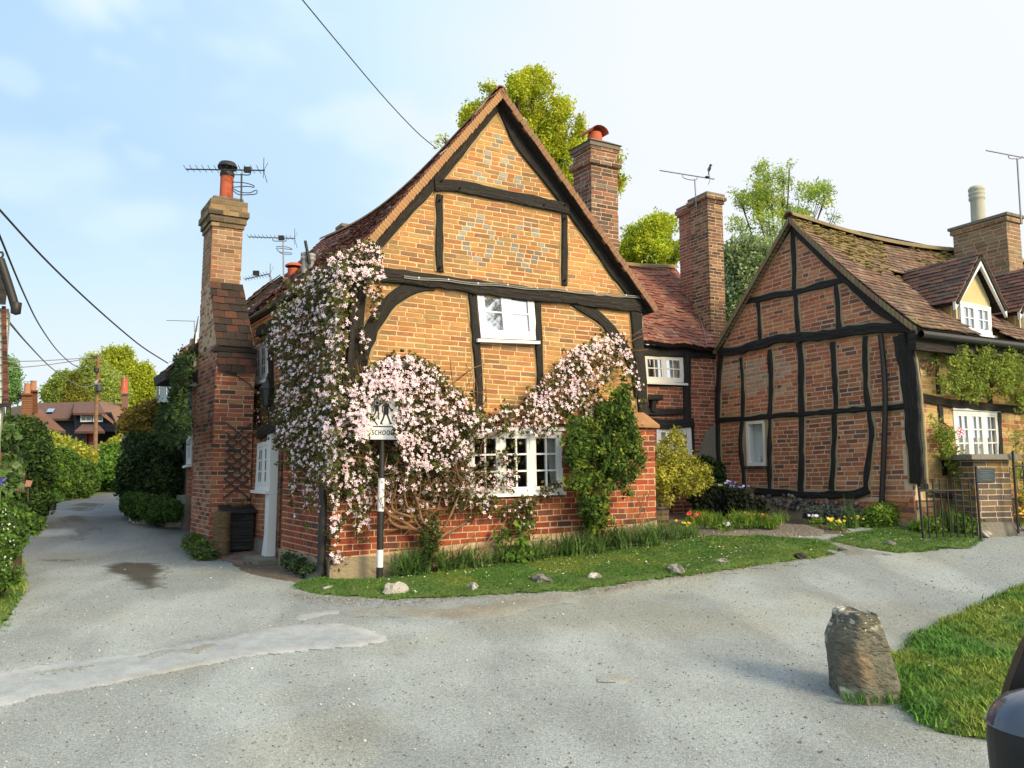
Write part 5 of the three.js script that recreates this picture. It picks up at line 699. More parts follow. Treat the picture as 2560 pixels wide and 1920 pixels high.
function crownItems(lobes, n, size, cols, { gap = .36, shell = .5, nf = 1 } = {}) {
  const tot = lobes.reduce((a, l) => a + Math.pow(l.r.x * l.r.y * l.r.z, .72), 0), out = [];
  for (const l of lobes) { const k = Math.round(n * Math.pow(l.r.x * l.r.y * l.r.z, .72) / tot), o = rnd() * 99; for (let i = 0; i < k; i++) { const v = inBall(), len = v.length() || 1; v.multiplyScalar(Math.pow(len, shell) / len); const p = l.c.clone().add(v.clone().multiply(l.r)); const nz = fbm(p.x * 1.1 * nf + o, p.y * 1.1 * nf + p.z * .9 * nf, 3, 41); if (nz < gap) continue; const c = pick(cols), kk = 1 + .22 * gauss() + .5 * (nz - .5); p.addScaledVector(v, (nz - .5) * .35 * l.r.x); out.push({ p, s: size * rr(.65, 1.35), c: c.map(x => x * clamp(kk, .5, 1.7)) }); } }
  return out;
}
const lobe = (u, v, r, D, fy = 1, fz = 1, dD = 0) => { const R0 = r * D / FPX; return { c: at(u, v, D + dD), r: new V3(R0, R0 * fy, R0 * fz) }; };
function tree(name, label, cat, lobes, base, { n = 2500, size = 1, cols, clump = leafClump(24, .30, .105, .036), trunkR = .2, gap, shell, group, mat = M.leaf, nf, limbs = 1 } = {}) {
  const t = thing(name, label, cat, base, group), top = lobes.reduce((a, l) => l.c.y > a.y ? l.c : a, lobes[0].c), parts = [], mid = base.clone().lerp(top, .35).add(new V3(.1, 0, .1));
  parts.push(tube([base.clone().add(new V3(0, -.2, 0)), mid, base.clone().lerp(top, .65), top], q => trunkR * (1 - .85 * q), 8, 20));
  if (limbs) for (const l of lobes) { const s = base.clone().lerp(top, rr(.3, .6)); const j = s.clone().lerp(l.c, .5).add(new V3(0, -.08 * l.r.y, 0)); parts.push(tube([s, j, l.c.clone().add(new V3(0, l.r.y * .3, 0))], q => trunkR * .42 * (1 - .8 * q), 6, 10)); for (let k = 0; k < 4; k++) { const e = l.c.clone().add(inBall().multiply(l.r)); parts.push(tube([j.clone().lerp(l.c, .5), l.c.clone().lerp(e, .5).add(new V3(0, -.05, 0)), e], q => trunkR * .16 * (1 - .8 * q), 5, 6)); } }
  add(t, 'trunk', merge(parts), M.bark); instPart(t, 'crown', clump, mat, crownItems(lobes, n, size, cols, { gap, shell, nf })); return t;
}
const gr = (x, z) => new V3(x, gY(x, z), z), gD = (u, D) => { const p = at(u, 1190, D); return gr(p.x, p.z); };
const limeC = [[.44, .50, .03], [.52, .56, .035], [.58, .58, .04], [.32, .43, .035], [.48, .52, .03]];
tree('lime_tree', 'tall yellow-green tree rising behind the gable roof and its chimney', 'tree', [lobe(1300, 330, 120, 24), lobe(1225, 275, 65, 24), lobe(1330, 235, 62, 24), lobe(1395, 325, 75, 24), lobe(1180, 300, 34, 24), lobe(1285, 225, 30, 23), lobe(1440, 425, 75, 24), lobe(1500, 455, 55, 24.5), lobe(1410, 480, 60, 24), lobe(1552, 440, 24, 24), lobe(1340, 430, 80, 24), lobe(1110, 350, 16, 24), lobe(1545, 400, 14, 24), lobe(1380, 560, 110, 25)], gD(1380, 25), { n: 6400, cols: limeC, trunkR: .3, gap: .43, nf: 1.7, shell: .62, clump: leafClump(22, .26, .085, .03) });
tree('maple_tree', 'small bright yellow-green tree between the two chimney stacks', 'tree', [lobe(1605, 590, 42, 26), lobe(1650, 578, 40, 26), lobe(1625, 640, 62, 26), lobe(1688, 620, 26, 26), lobe(1575, 625, 30, 26), lobe(1630, 560, 20, 26)], gD(1630, 26), { n: 2000, cols: [[.48, .56, .04], [.56, .60, .05], [.38, .50, .04]], trunkR: .16, gap: .44, nf: 1.7, shell: .6, clump: leafClump(20, .26, .085, .03) });
tree('birch_tree', 'tall loose airy tree with thin branches behind the timbered house', 'tree', [lobe(1925, 470, 52, 24), lobe(1880, 490, 42, 24), lobe(1998, 505, 50, 24), lobe(1912, 425, 26, 24), lobe(1848, 492, 24, 24), lobe(2050, 490, 34, 24), lobe(2088, 530, 22, 24), lobe(1960, 440, 24, 24), lobe(1915, 570, 62, 24), lobe(1980, 570, 50, 24), lobe(1845, 560, 22, 24), lobe(1975, 415, 12, 24), lobe(2070, 468, 14, 24)], gD(1925, 24), { n: 2100, size: .75, cols: [[.34, .48, .11], [.28, .44, .10], [.38, .48, .09], [.46, .50, .06]], trunkR: .09, gap: .48, shell: .7, nf: 2.2, clump: leafClump(14, .30, .10, .034) });
tree('whitebeam_tree', 'pale grey-green bushy tree behind the left slope of the timbered house', 'tree', [lobe(1868, 700, 62, 21), lobe(1850, 640, 44, 21), lobe(1905, 650, 55, 21), lobe(1900, 760, 60, 21), lobe(1840, 760, 40, 21), lobe(1840, 830, 50, 21)], gD(1870, 21), { n: 2600, size: .85, cols: [[.36, .46, .22], [.28, .38, .16], [.44, .52, .30], [.20, .30, .10]], trunkR: .14, gap: .30 });
// far trees on the left
tree('oak_tree', 'large golden yellow tree lit by the evening sun beyond the bend', 'tree', [lobe(315, 955, 48, 70), lobe(290, 905, 34, 70), lobe(345, 1000, 38, 70), lobe(360, 960, 26, 70), lobe(270, 940, 34, 71), lobe(320, 1030, 40, 70), lobe(310, 890, 16, 70), lobe(365, 925, 12, 70)], gD(315, 70), { n: 3200, size: 2.1, cols: [[.42, .48, .035], [.48, .52, .04], [.36, .44, .035], [.30, .39, .035]], trunkR: .5, gap: .40, nf: .4 });
tree('willow_tree', 'pale green willow behind the telegraph pole', 'tree', [lobe(250, 960, 38, 64, 1.2), lobe(215, 985, 34, 64, 1.3), lobe(285, 985, 30, 64, 1.5), lobe(232, 915, 22, 64, 1.2), lobe(250, 1010, 44, 64)], gD(250, 64), { n: 2600, size: 1.8, cols: [[.34, .43, .10], [.28, .38, .08], [.40, .48, .12]], trunkR: .4, gap: .36, nf: .45, clump: leafClump(18, .3, .16, .025) });
tree('conifer_tree', 'dark conical evergreen in front of the paler trees', 'tree', [0, 1, 2, 3, 4, 5].map(k => lobe(188, 940 + k * 17, 9 + k * 5.2, 58, .7)), gD(188, 58), { n: 1500, size: 1.4, cols: [[.10, .15, .02], [.18, .21, .03], [.30, .28, .03]], trunkR: .25, gap: .33, nf: .6, limbs: 0 });
tree('ash_tree', 'green spreading tree at the left end of the far trees', 'tree', [lobe(150, 985, 34, 62), lobe(165, 955, 24, 62), lobe(125, 1000, 20, 62), lobe(205, 945, 18, 66)], gD(150, 62), { n: 1500, size: 1.8, cols: [[.26, .36, .06], [.32, .42, .08], [.19, .28, .05]], trunkR: .3, gap: .36, nf: .45 });
tree('cherry_tree', 'bluish green tree showing behind the weatherboarded house at the left edge', 'tree', [lobe(28, 920, 22, 32), lobe(20, 985, 26, 32), lobe(0, 940, 40, 32), lobe(30, 960, 16, 32)], gD(10, 32), { n: 900, size: 1, cols: [[.18, .36, .13], [.24, .42, .15], [.15, .28, .10]], trunkR: .2, gap: .36 });
// two evergreens across the road: only their reflections show, in the upper window
for (const [x, z, h] of [[15.2, 1.2, 8.4], [17.5, .2, 7.0]]) tree('spruce_tree', x < 16 ? 'dark spruce across the road, seen only mirrored in the upper window' : 'lower dark spruce further along the road, seen only mirrored in the window', 'tree', [0, 1, 2, 3, 4, 5].map(k => ({ c: new V3(x, h - .6 - k * 1.15, z), r: new V3(.35 + k * .28, .8, .35 + k * .28) })), gr(x, z), { n: 800, size: 1.2, cols: [[.04, .06, .02], [.06, .08, .02]], trunkR: .15, gap: .40, limbs: 0 });

// a bush or hedge: leaf clumps on a core of darker inner leaves
function bush(name, label, cat, lobes, base, { n = 1200, size = 1, cols, clump = leafClump(14, .12, .07, .025), gap = .28, shell = .35, nf = 2.2, stems = 5, group } = {}) {
  const t = thing(name, label, cat, base, group), ps = []; for (let i = 0; i < stems; i++) { const l = pick(lobes), e = l.c.clone().add(inBall().multiply(l.r).multiplyScalar(.7)); ps.push(tube([base.clone().add(new V3(.08 * gauss(), -.05, .08 * gauss())), base.clone().lerp(e, .5).add(new V3(.05 * gauss(), 0, .05 * gauss())), e], q => .016 * (1 - .7 * q), 5, 8)); }
  if (stems) add(t, 'stem', merge(ps), M.bark); instPart(t, 'leaves', clump, M.leaf, crownItems(lobes, n, size, cols, { gap, shell, nf })); return t;
}
const dk = [[.024, .055, .012], [.035, .075, .014], [.018, .04, .01], [.055, .10, .02]], mid = [[.16, .29, .03], [.21, .35, .04], [.12, .23, .03], [.27, .38, .045]], olv = [[.20, .20, .03], [.16, .17, .03], [.25, .23, .035]];
// ---------------------------------------------------------------- the pink clematis and other climbers
const flowerGeo = (() => { const m = new MB(); for (let k = 0; k < 4; k++) { const a = k * Math.PI / 2, d = (r, s, y) => new V3(Math.cos(a) * r - Math.sin(a) * s, Math.sin(a) * r + Math.cos(a) * s, y), c = rr(.94, 1.06), w = [c, c, c]; const b = d(.06, 0, 0), l = d(.46, .30, .10), r = d(.46, -.30, .10), t = d(.98, .03, .05), mm = d(.5, 0, .03); m.tri(b, r, mm, w); m.tri(b, mm, l, w); m.tri(r, t, mm, w); m.tri(mm, t, l, w); } for (let k = 0; k < 6; k++) { const a = k / 6 * 6.283, b = (k + 1) / 6 * 6.283, y = [.75, .62, .22]; m.tri(new V3(0, 0, .16), new V3(Math.cos(a) * .16, Math.sin(a) * .16, .05), new V3(Math.cos(b) * .16, Math.sin(b) * .16, .05), y); } return m.geo(); })();
{
  const base = onG(1080, 1420), t = thing('clematis', 'pink and white flowering clematis sprawling over the corner of the gabled cottage', 'climber', base);
  const fl = [], lv = [], zC = new V3(0, 0, 1);
  const put = (fr, poly, nF, nL, n0, n1, { cl = .7, dir, scale = 1, win = .12 } = {}) => {
    const keep = p => !(fr === ML && p[0] > 1172 && p[0] < 1402 && p[1] > 1084 && p[1] < 1236) || rnd() < win;
    const cs = []; for (let i = 0; i < Math.max(4, nF / 7); i++) cs.push(samplePoly(poly));
    for (let i = 0; i < nF; i++) { let px; if (rnd() < cl) { const c = pick(cs); px = [c[0] + 13 * gauss(), c[1] + 11 * gauss()]; } else px = samplePoly(poly); const hold = inPoly(px[0], px[1], poly) ? 1 : rnd() < .25; if (!hold || !keep(px)) continue; const n = mix(n0, n1, Math.pow(rnd(), .6)), p = fr.px(px[0], px[1], n), nd = (dir ?? fr.n).clone().add(new V3(.55 * gauss(), .25 + .45 * gauss(), .55 * gauss())).normalize(), q = new THREE.Quaternion().setFromUnitVectors(zC, nd).multiply(new THREE.Quaternion().setFromAxisAngle(zC, rnd() * 6.28)); const k = rr(.88, 1.08), pk = rnd(); fl.push({ p, q, s: .0265 * rr(.65, 1.25) * scale, c: [.86 * k, mix(.62, .79, pk) * k, mix(.75, .87, pk) * k] }); }
    for (let i = 0; i < nL; i++) { let px = samplePoly(poly); if (rnd() < .5) { const c = pick(cs); px = [c[0] + 18 * gauss(), c[1] + 16 * gauss()]; } if (!keep(px)) continue; const n = mix(n0 * .3, n1 * .85, Math.sqrt(rnd())); const c = pick([[.06, .08, .018], [.09, .11, .02], [.11, .09, .03], [.17, .13, .05], [.07, .09, .025], [.16, .19, .03]]); lv.push({ p: fr.px(px[0], px[1], n), s: rr(.6, 1.25), c }); }
  };
  // on the lane side, from the gutter down to the door
  put(MSU, [[668, 815], [720, 720], [790, 672], [850, 640], [866, 690], [856, 800], [846, 900], [842, 1000], [838, 1080], [790, 1110], [745, 1110], [710, 1060], [690, 1000], [700, 930], [690, 880], [672, 850]], 1350, 1250, .10, .42, { dir: MSU.n.clone().lerp(MU.n, .35) });
  put(MS, [[690, 1040], [840, 1060], [842, 1180], [820, 1215], [770, 1190], [720, 1130], [690, 1120]], 330, 420, .06, .3, { dir: MSU.n.clone().lerp(MU.n, .35) });
  put(MSU, [[632, 975], [690, 960], [700, 1060], [660, 1080], [635, 1050]], 60, 90, .05, .25); put(MSU, [[655, 830], [700, 830], [700, 900], [675, 890]], 40, 40, .05, .3);
  // over the eave at the corner
  put(MU, [[820, 650], [860, 620], [920, 605], [950, 615], [962, 650], [968, 690], [950, 705], [930, 690], [905, 700], [880, 740], [860, 780], [840, 720]], 300, 180, .12, .45); put(MU, [[905, 690], [960, 690], [940, 740], [905, 750]], 16, 6, .08, .2, { cl: .9 });
  put(MU, [[850, 640], [892, 700], [878, 820], [868, 900], [870, 985], [820, 1000], [835, 800]], 100, 80, .08, .3); put(MU, [[905, 790], [920, 860], [915, 920], [895, 900]], 16, 10, .08, .16);
  // the big mound across the front
  put(ML, [[840, 975], [890, 945], [930, 912], [985, 888], [1040, 895], [1085, 918], [1120, 955], [1165, 985], [1200, 1020], [1225, 1060], [1240, 1110], [1200, 1120], [1160, 1140], [1120, 1170], [1060, 1180], [1010, 1170], [1000, 1110], [1000, 1000], [925, 1000], [915, 1100], [860, 1130], [835, 1060]], 1500, 1150, .12, .50);
  put(ML, [[1005, 1000], [1180, 1010], [1230, 1100], [1150, 1180], [1005, 1190]], 200, 250, .1, .4);
  put(ML, [[880, 960], [925, 985], [922, 1090], [890, 1100], [868, 1020]], 120, 60, .40, .60); put(ML, [[985, 985], [1030, 985], [1040, 1100], [992, 1100]], 120, 60, .40, .66); put(ML, [[885, 960], [945, 980], [925, 1010], [922, 1095], [890, 1100]], 70, 30, .50, .66, { cl: .4 }); put(ML, [[900, 935], [1010, 925], [1000, 992], [960, 978], [925, 992]], 120, 60, .42, .62, { cl: .3 });
  put(ML, [[930, 915], [990, 885], [1060, 890], [1120, 940], [1040, 970], [960, 985], [1000, 1010], [922, 990]], 240, 130, .3, .55);
  put(ML, [[835, 1080], [925, 1105], [930, 1190], [900, 1240], [850, 1240], [820, 1200]], 210, 260, .06, .3); put(ML, [[920, 1110], [1000, 1130], [1100, 1180], [1240, 1120], [1300, 1200], [1180, 1250], [1080, 1230], [960, 1220], [915, 1200]], 190, 330, .06, .3, { cl: .85 });
  put(ML, [[925, 1098], [995, 1098], [1000, 1200], [920, 1200]], 26, 70, .06, .22);
  // strands hanging by the pipe and over the lower bricks
  put(ML, [[822, 1220], [850, 1220], [848, 1420], [830, 1420]], 70, 50, .10, .2, { cl: .9 }); put(ML, [[880, 1220], [915, 1220], [912, 1360], [890, 1360]], 60, 40, .06, .18, { cl: .9 });
  put(ML, [[1160, 1170], [1215, 1130], [1230, 1250], [1310, 1260], [1330, 1290], [1250, 1300], [1170, 1280]], 70, 130, .06, .22, { cl: .9 }); put(ML, [[950, 1230], [1180, 1230], [1180, 1310], [1000, 1300]], 40, 90, .05, .2, { cl: .9 });
  for (let i = 0; i < 34; i++) { const u = rr(700, 1240), v = rr(1120, 1190), L = rr(60, 170), w = rr(5, 9); put(u < 835 ? MS : ML, [[u - w, v], [u + w, v], [u + w * .6, v + L], [u - w * .6, v + L]], 8 + L * .08, 7, .05, .16, { cl: .3 }); }
  for (let i = 0; i < 5; i++) { const u = rr(870, 960), v = rr(690, 740); put(MU, [[u - 6, v], [u + 6, v], [u + 5, v + 70], [u - 5, v + 70]], 5, 5, .08, .2, { cl: .3 }); }
  // round the lower window
  put(ML, [[1165, 1060], [1240, 1065], [1260, 1180], [1250, 1235], [1170, 1240], [1160, 1150]], 70, 60, .05, .16, { cl: .9, win: .75 }); put(ML, [[1245, 1090], [1285, 1080], [1300, 1230], [1265, 1235]], 40, 34, .05, .14, { cl: .9, win: 1 }); put(ML, [[1230, 1060], [1395, 1062], [1380, 1090], [1240, 1085]], 60, 40, .06, .2, { cl: .9, win: 1 });
  put(ML, [[1290, 1225], [1345, 1230], [1340, 1300], [1310, 1330], [1295, 1280]], 14, 60, .05, .2); put(ML, [[1355, 1215], [1410, 1205], [1405, 1240], [1360, 1245]], 6, 26, .05, .14, { win: 1 });
  // the right-hand arm climbing to the corner
  put(MU, [[1210, 1060], [1250, 1030], [1310, 1000], [1350, 950], [1390, 915], [1420, 880], [1470, 855], [1530, 830], [1545, 835], [1530, 900], [1520, 960], [1480, 985], [1440, 1020], [1420, 1060], [1340, 1070], [1260, 1075]], 640, 380, .12, .45); put(MU, [[1425, 890], [1470, 860], [1500, 930], [1430, 990], [1340, 1040], [1360, 970]], 130, 70, .2, .5);
  put(MU, [[1480, 840], [1560, 825], [1575, 870], [1600, 940], [1615, 1010], [1590, 1000], [1560, 920], [1500, 905]], 130, 60, .10, .3, { cl: .85 }); put(MU, [[1440, 1010], [1530, 960], [1545, 1040], [1450, 1080]], 70, 80, .15, .4, { cl: .8 });
  fl.sort((a, b) => a.p.distanceTo(camera.position) - b.p.distanceTo(camera.position));
  const r = rootOf.get(t), order = fl.map((f, i) => i), single = new Set(); for (let i = 0; i < 300; i++) single.add(Math.floor(i * fl.length / 300));
  order.forEach(i => { if (!single.has(i)) return; const f = fl[i], m = new THREE.Mesh(flowerGeo, petalVar(f.c)); m.name = 'flower'; m.position.copy(f.p).sub(r); m.quaternion.copy(f.q); m.scale.setScalar(f.s); m.castShadow = m.receiveShadow = true; t.add(m); });
  instPart(t, 'blossom', flowerGeo, M.petal, fl.filter((f, i) => !single.has(i)));
  instPart(t, 'leaves', leafClump(9, .075, .05, .017, .8), M.leaf, lv);
  // woody stems: a knot of thick brown branches low down, thin ones wandering above
  const q = (x, y, n) => ML.px(x, y, n), b0 = q(1085, 1415, .16), thick = [];
  for (const [w, pts] of [[.034, [[1070, 1352], [1040, 1322], [1000, 1318], [975, 1302], [965, 1270]]], [.032, [[1085, 1350], [1040, 1325], [1000, 1300], [970, 1285], [950, 1240]]], [.028, [[1095, 1340], [1090, 1310], [1020, 1290], [980, 1270], [990, 1210]]], [.026, [[1090, 1340], [1055, 1300], [1045, 1260], [1015, 1190]]], [.03, [[1100, 1345], [1160, 1310], [1178, 1300]]], [.024, [[1095, 1350], [1060, 1330], [1020, 1270], [1008, 1222]]], [.018, [[1100, 1340], [1130, 1280], [1150, 1220], [1140, 1160]]]]) thick.push(tube([b0, q(1088, 1385, .16), ...pts.map(([x, y], i) => q(x, y, .18 + .06 * Math.sin(i * 2 + x)))], k => w * (1 - .55 * k), 7, 30));
  add(t, 'trunk', merge(thick), M.vine); const thin = [];
  for (let i = 0; i < 150; i++) { const x0 = rr(930, 1190), y0 = rr(1010, 1330), pts = [[x0, y0]]; let a = rr(-2.6, -.4), x = x0, y = y0; for (let k = 0; k < 5; k++) { a += .7 * gauss(); x += Math.cos(a) * 32; y += Math.sin(a) * 32; pts.push([clamp(x, 850, 1215), clamp(y, 900, 1400)]); } thin.push(tube(pts.map(([u, v]) => q(u, v, rr(.05, .38))), rr(.0025, .006), 4, 14)); }
  for (let i = 0; i < 45; i++) { const x0 = rr(700, 860), y0 = rr(700, 1150), pts = []; let a = rr(0, 6.28), x = x0, y = y0; for (let k = 0; k < 5; k++) { pts.push([x, y]); a += .7 * gauss(); x = clamp(x + Math.cos(a) * 16, 690, 862); y += Math.sin(a) * 26; } thin.push(tube(pts.map(([u, v]) => MSU.px(u, v, rr(.08, .36))), rr(.0025, .005), 4, 14)); }
  for (let i = 0; i < 34; i++) { const x0 = rr(1215, 1560), pts = []; let x = x0, y = mix(1070, 860, (x0 - 1215) / 345) + rr(-10, 40); for (let k = 0; k < 4; k++) { pts.push([x, y]); x += 26; y += -17 + 16 * gauss(); } thin.push(tube(pts.map(([u, v]) => MU.px(u, v, rr(.08, .36))), rr(.0025, .005), 4, 12)); }
  for (const [x0, y0, x1, y1] of [[1180, 1400, 1250, 1300], [1190, 1400, 1270, 1290], [1110, 1400, 1200, 1330], [1500, 1390, 1480, 1270], [1520, 1385, 1505, 1290], [1570, 1355, 1610, 1235], [1580, 1360, 1625, 1225], [1600, 1290, 1590, 1235]]) thin.push(tube([q(x0, y0, .2), q(mix(x0, x1, .5) + 6, mix(y0, y1, .5), .14), q(x1, y1, .06)], .007, 5, 12));
  add(t, 'stem', merge(thin), M.vine);
}
function petalVar(c) { const i = clamp(Math.round((c[1] / c[0] - .74) * 21), 0, 4); petalVar.m ??= [0, 1, 2, 3, 4].map(k => { const m = M.petal.clone(); m.color.setRGB(.86, .86 * (.75 + k * .045), .86 * (.88 + k * .03)); return m; }); return petalVar.m[i]; }
function climber(name, label, base, patches, { clump, cols, nStem = 12, size = 1 }) {
  const t = thing(name, label, 'climber', base), lv = [], st = [];
  for (const [fr, poly, n, n0, n1, blobs = 8] of patches) { const cs = []; for (let i = 0; i < blobs; i++) cs.push([...samplePoly(poly), rr(16, 34)]); for (let i = 0; i < n; i++) { const c = pick(cs); let p = rnd() < .78 ? [c[0] + c[2] * gauss() * .8, c[1] + c[2] * gauss() * .8] : samplePoly(poly); if (!inPoly(p[0], p[1], poly) && rnd() < .75) continue; const nn = mix(n0, n1, Math.pow(rnd(), .7)), cc = pick(cols), k = rr(.75, 1.3); lv.push({ p: fr.px(p[0], p[1], nn), s: size * rr(.6, 1.3), c: cc.map(v => v * k) }); } for (let i = 0; i < nStem; i++) { const a = samplePoly(poly), b = samplePoly(poly); st.push(tube([fr.px(a[0], a[1], n0), fr.px(mix(a[0], b[0], .5) + 8 * gauss(), mix(a[1], b[1], .5), mix(n0, n1, .5)), fr.px(b[0], b[1], n0 + .02)], rr(.004, .010), 5, 10)); } }
  add(t, 'stem', merge(st), M.vine); instPart(t, 'leaves', clump, M.leaf, lv); return t;
}
const leafM = leafClump(11, .08, .065, .022, .7), leafS = leafClump(13, .07, .045, .015, .8);
climber('green_climber', 'leafy green climber without flowers to the right of the lower window', onG(1500, 1375), [[ML, [[1440, 1060], [1500, 1010], [1550, 985], [1590, 1060], [1605, 1150], [1590, 1200], [1530, 1230], [1505, 1285], [1455, 1290], [1440, 1220], [1425, 1140]], 1100, .06, .46, 16], [ML, [[1545, 960], [1570, 940], [1590, 1050], [1610, 1150], [1600, 1220], [1560, 1240], [1550, 1100]], 260, .1, .45, 8], [ML, [[1455, 1280], [1520, 1270], [1500, 1330], [1470, 1330]], 70, .04, .2, 4], [ML, [[1415, 1120], [1440, 1110], [1440, 1190], [1420, 1180]], 16, .04, .15, 2]], { clump: leafM, cols: [[.06, .12, .018], [.09, .17, .022], [.045, .09, .014], [.13, .21, .025], [.22, .28, .035]] });
climber('climbing_rose', 'climbing rose with green foliage above and beside the window of the timbered house', onG(2380, 1300), [[RF, [[2355, 900], [2400, 885], [2440, 862], [2480, 850], [2490, 900], [2500, 1000], [2440, 1000], [2390, 990], [2352, 980]], 520, .05, .4, 12], [RF, [[2480, 900], [2530, 880], [2640, 880], [2640, 1050], [2570, 1050], [2520, 1020], [2490, 960]], 620, .05, .45, 14], [RF, [[2318, 1035], [2345, 1045], [2385, 1075], [2395, 1140], [2420, 1180], [2405, 1200], [2370, 1150], [2345, 1100]], 200, .04, .25, 9], [RF, [[2385, 1180], [2440, 1180], [2445, 1215], [2390, 1210]], 70, .05, .3, 3], [RF, [[2525, 1050], [2640, 1040], [2640, 1330], [2560, 1330], [2530, 1200]], 420, .05, .5, 14], [RF, [[2295, 890], [2345, 900], [2345, 960], [2320, 940]], 6, .03, .1, 2]], { clump: leafS, cols: [[.27, .36, .06], [.33, .42, .08], [.20, .28, .05], [.38, .42, .08]], nStem: 16 });
// ---------------------------------------------------------------- along the lane on the left
{ // cottage beyond the tall stack: dark eaves, flint, an open casement and a porch hood
  const o = at(488, 1190, 13.1), fr = new Fr(o, SB.clone().negate()), H = new House('lane_cottage', 'ivy-clad flint cottage along the lane beyond the tall chimney, one casement open', 'house', gr(o.x, o.z)), root = H.root, L = (x, y) => fr.loc(x, y), g = gY(o.x, o.z);
  const hE = L(485, 930)[1], wS = [[467, 1089], [480, 1087], [479, 1160], [467, 1164]], hw = quadHole(fr, wS);
  const wall = add(root, 'wall', slab(fr, [[-.95, .2], [.3, .2], [.3, hE], [-.95, hE]], [hw], 0, .2), S({ color: C(.13, .13, .12), map: tGrain, bumpMap: tBump, bumpScale: .04, roughness: .95 }));
  for (let i = 0; i < 90; i++) { const p = fr.px(rr(455, 482), rr(968, 1070), .01), gq = stone(rr(.03, .055), 1, 1, .6, .25, 1); gq.translate(p.x, p.y, p.z); const k = pick([[.22, .25, .25], [.12, .14, .15], [.35, .36, .33], [.17, .2, .2]]); vcol(gq, k); add(wall, 'flint', gq, M.brick); }
  H.bricks(fr, [[L(470, 1200)[0], .5], [.15, .5], [.15, 2.1], [L(470, 1200)[0], 2.1]], { parent: wall, col: cSide, course: .07, holes: [hw], n: .02 });
  H.bricks(fr, [L(484, 960), [.12, L(484, 960)[1]], [.12, 2.2], [L(484, 1060)[0], 2.2]], { parent: wall, col: cSide, course: .07, n: .02 });
  windowUnit(H, fr, wS, { lights: 1, cols: 2, rows: 3, n: .03, frameW: .05, sashW: .04 });
  add(root, 'plinth_block', new MB().box(fr, -.9, -.15, .2, g + .55, -.1, .12).geo(), M.renderGrey);
  // overhanging eave and roof
  const a = fr.P(-.85, hE - .12, .55), b = fr.P(.25, hE - .12, .55), c = fr.P(.25, hE + 1.7, -1.2), d = fr.P(-.85, hE + 1.7, -1.2), cT = () => { const k = 1 + .2 * gauss(); return [.09 * k, .05 * k, .04 * k]; };
  const dkk = add(root, 'roof', deck(a, b, c, d, .06, .02), M.oak); tiles(H, dkk, a, b, c, d, { col: cT, gauge: .12, tw: .17 }); add(root, 'fascia', new MB().hexa([fr.P(-.85, hE - .24, .56), fr.P(.25, hE - .24, .56), fr.P(.25, hE - .10, .58), fr.P(-.85, hE - .10, .58), fr.P(-.85, hE - .24, .0), fr.P(.25, hE - .24, .0), fr.P(.25, hE - .05, 0), fr.P(-.85, hE - .05, 0)]).geo(), M.oak);
  // gabled bay rising behind: tile-hung, white edge board, red ridge
  const gb = new Fr(at(487, 900, 13.9), F), P = (x, y, n = 0) => gb.px(x, y, n); const up = add(root, 'tile_hung_wall', new MB().hexa([P(440, 960), P(492, 930), P(490, 868), P(450, 880), P(440, 960, -1.5), P(492, 930, -1.5), P(490, 868, -1.5), P(450, 880, -1.5)], [.20, .075, .05]).geo(), M.tile);
  add(root, 'roof', new MB().hexa([P(446, 884, .1), P(492, 864, .1), P(490, 848, -.6), P(462, 866, -.6), P(446, 890, .1), P(492, 870, .1), P(490, 854, -.6), P(462, 872, -.6)], [.42, .15, .08]).geo(), M.tile);
  add(root, 'edge_board', new MB().hexa([P(483, 918, .12), P(490, 914, .12), P(494, 826, .12), P(490, 832, .12), P(483, 918, .05), P(490, 914, .05), P(494, 826, .05), P(490, 832, .05)]).geo(), M.white);
  add(root, 'hip', new MB().hexa([P(480, 862, .05), P(488, 860, .05), P(497, 790, .05), P(495, 790, .05), P(480, 862, -.5), P(488, 860, -.5), P(497, 790, -.5), P(495, 790, -.5)], [.12, .10, .08]).geo(), M.tile);
  // open casement, pale blue-white, swung out over the lane
  const oc = at(401, 970, 15.2), fo = new Fr(oc, new V3(1, 0, .05)); windowUnit(H, fo, [[402, 934], [431, 938], [431, 1000], [399, 1001]], { lights: 1, cols: 1, rows: 4, n: 0, frameW: .07, sashW: .03, barW: .02, mat: S({ color: C(.46, .54, .56), roughness: .5 }) });
  add(root, 'window_edge', new MB().hexa([[392, 945, .1], [398, 938, 0], [398, 1003, 0], [390, 1000, .1]].map(([x, y, n]) => fo.px(x, y, n + .02)).concat([[392, 945, .1], [398, 938, 0], [398, 1003, 0], [390, 1000, .1]].map(([x, y, n]) => fo.px(x, y, n - .03)))).geo(), S({ color: C(.40, .50, .52), roughness: .5 }));
  // porch hood with curved bracket and post
  const fp = new Fr(at(467, 1090, 13.9), new V3(1, 0, .02)), slate = S({ color: C(.035, .045, .062), map: tGrain, roughness: .6 }), Q = (x, y, n = 0) => fp.px(x, y, n);
  add(root, 'porch_hood', new MB().hexa([Q(398, 1099, .25), Q(470, 1092, .25), Q(470, 1078, .1), Q(412, 1076, .1), Q(398, 1099, -1.1), Q(470, 1092, -1.1), Q(470, 1074, -.6), Q(412, 1076, -.6)]).geo(), slate); add(root, 'hood_edge', new MB().hexa([Q(397, 1104, .3), Q(471, 1096, .3), Q(471, 1091, .3), Q(397, 1098, .3), Q(397, 1104, -1.2), Q(471, 1096, -1.2), Q(471, 1091, -1.2), Q(397, 1098, -1.2)]).geo(), slate);
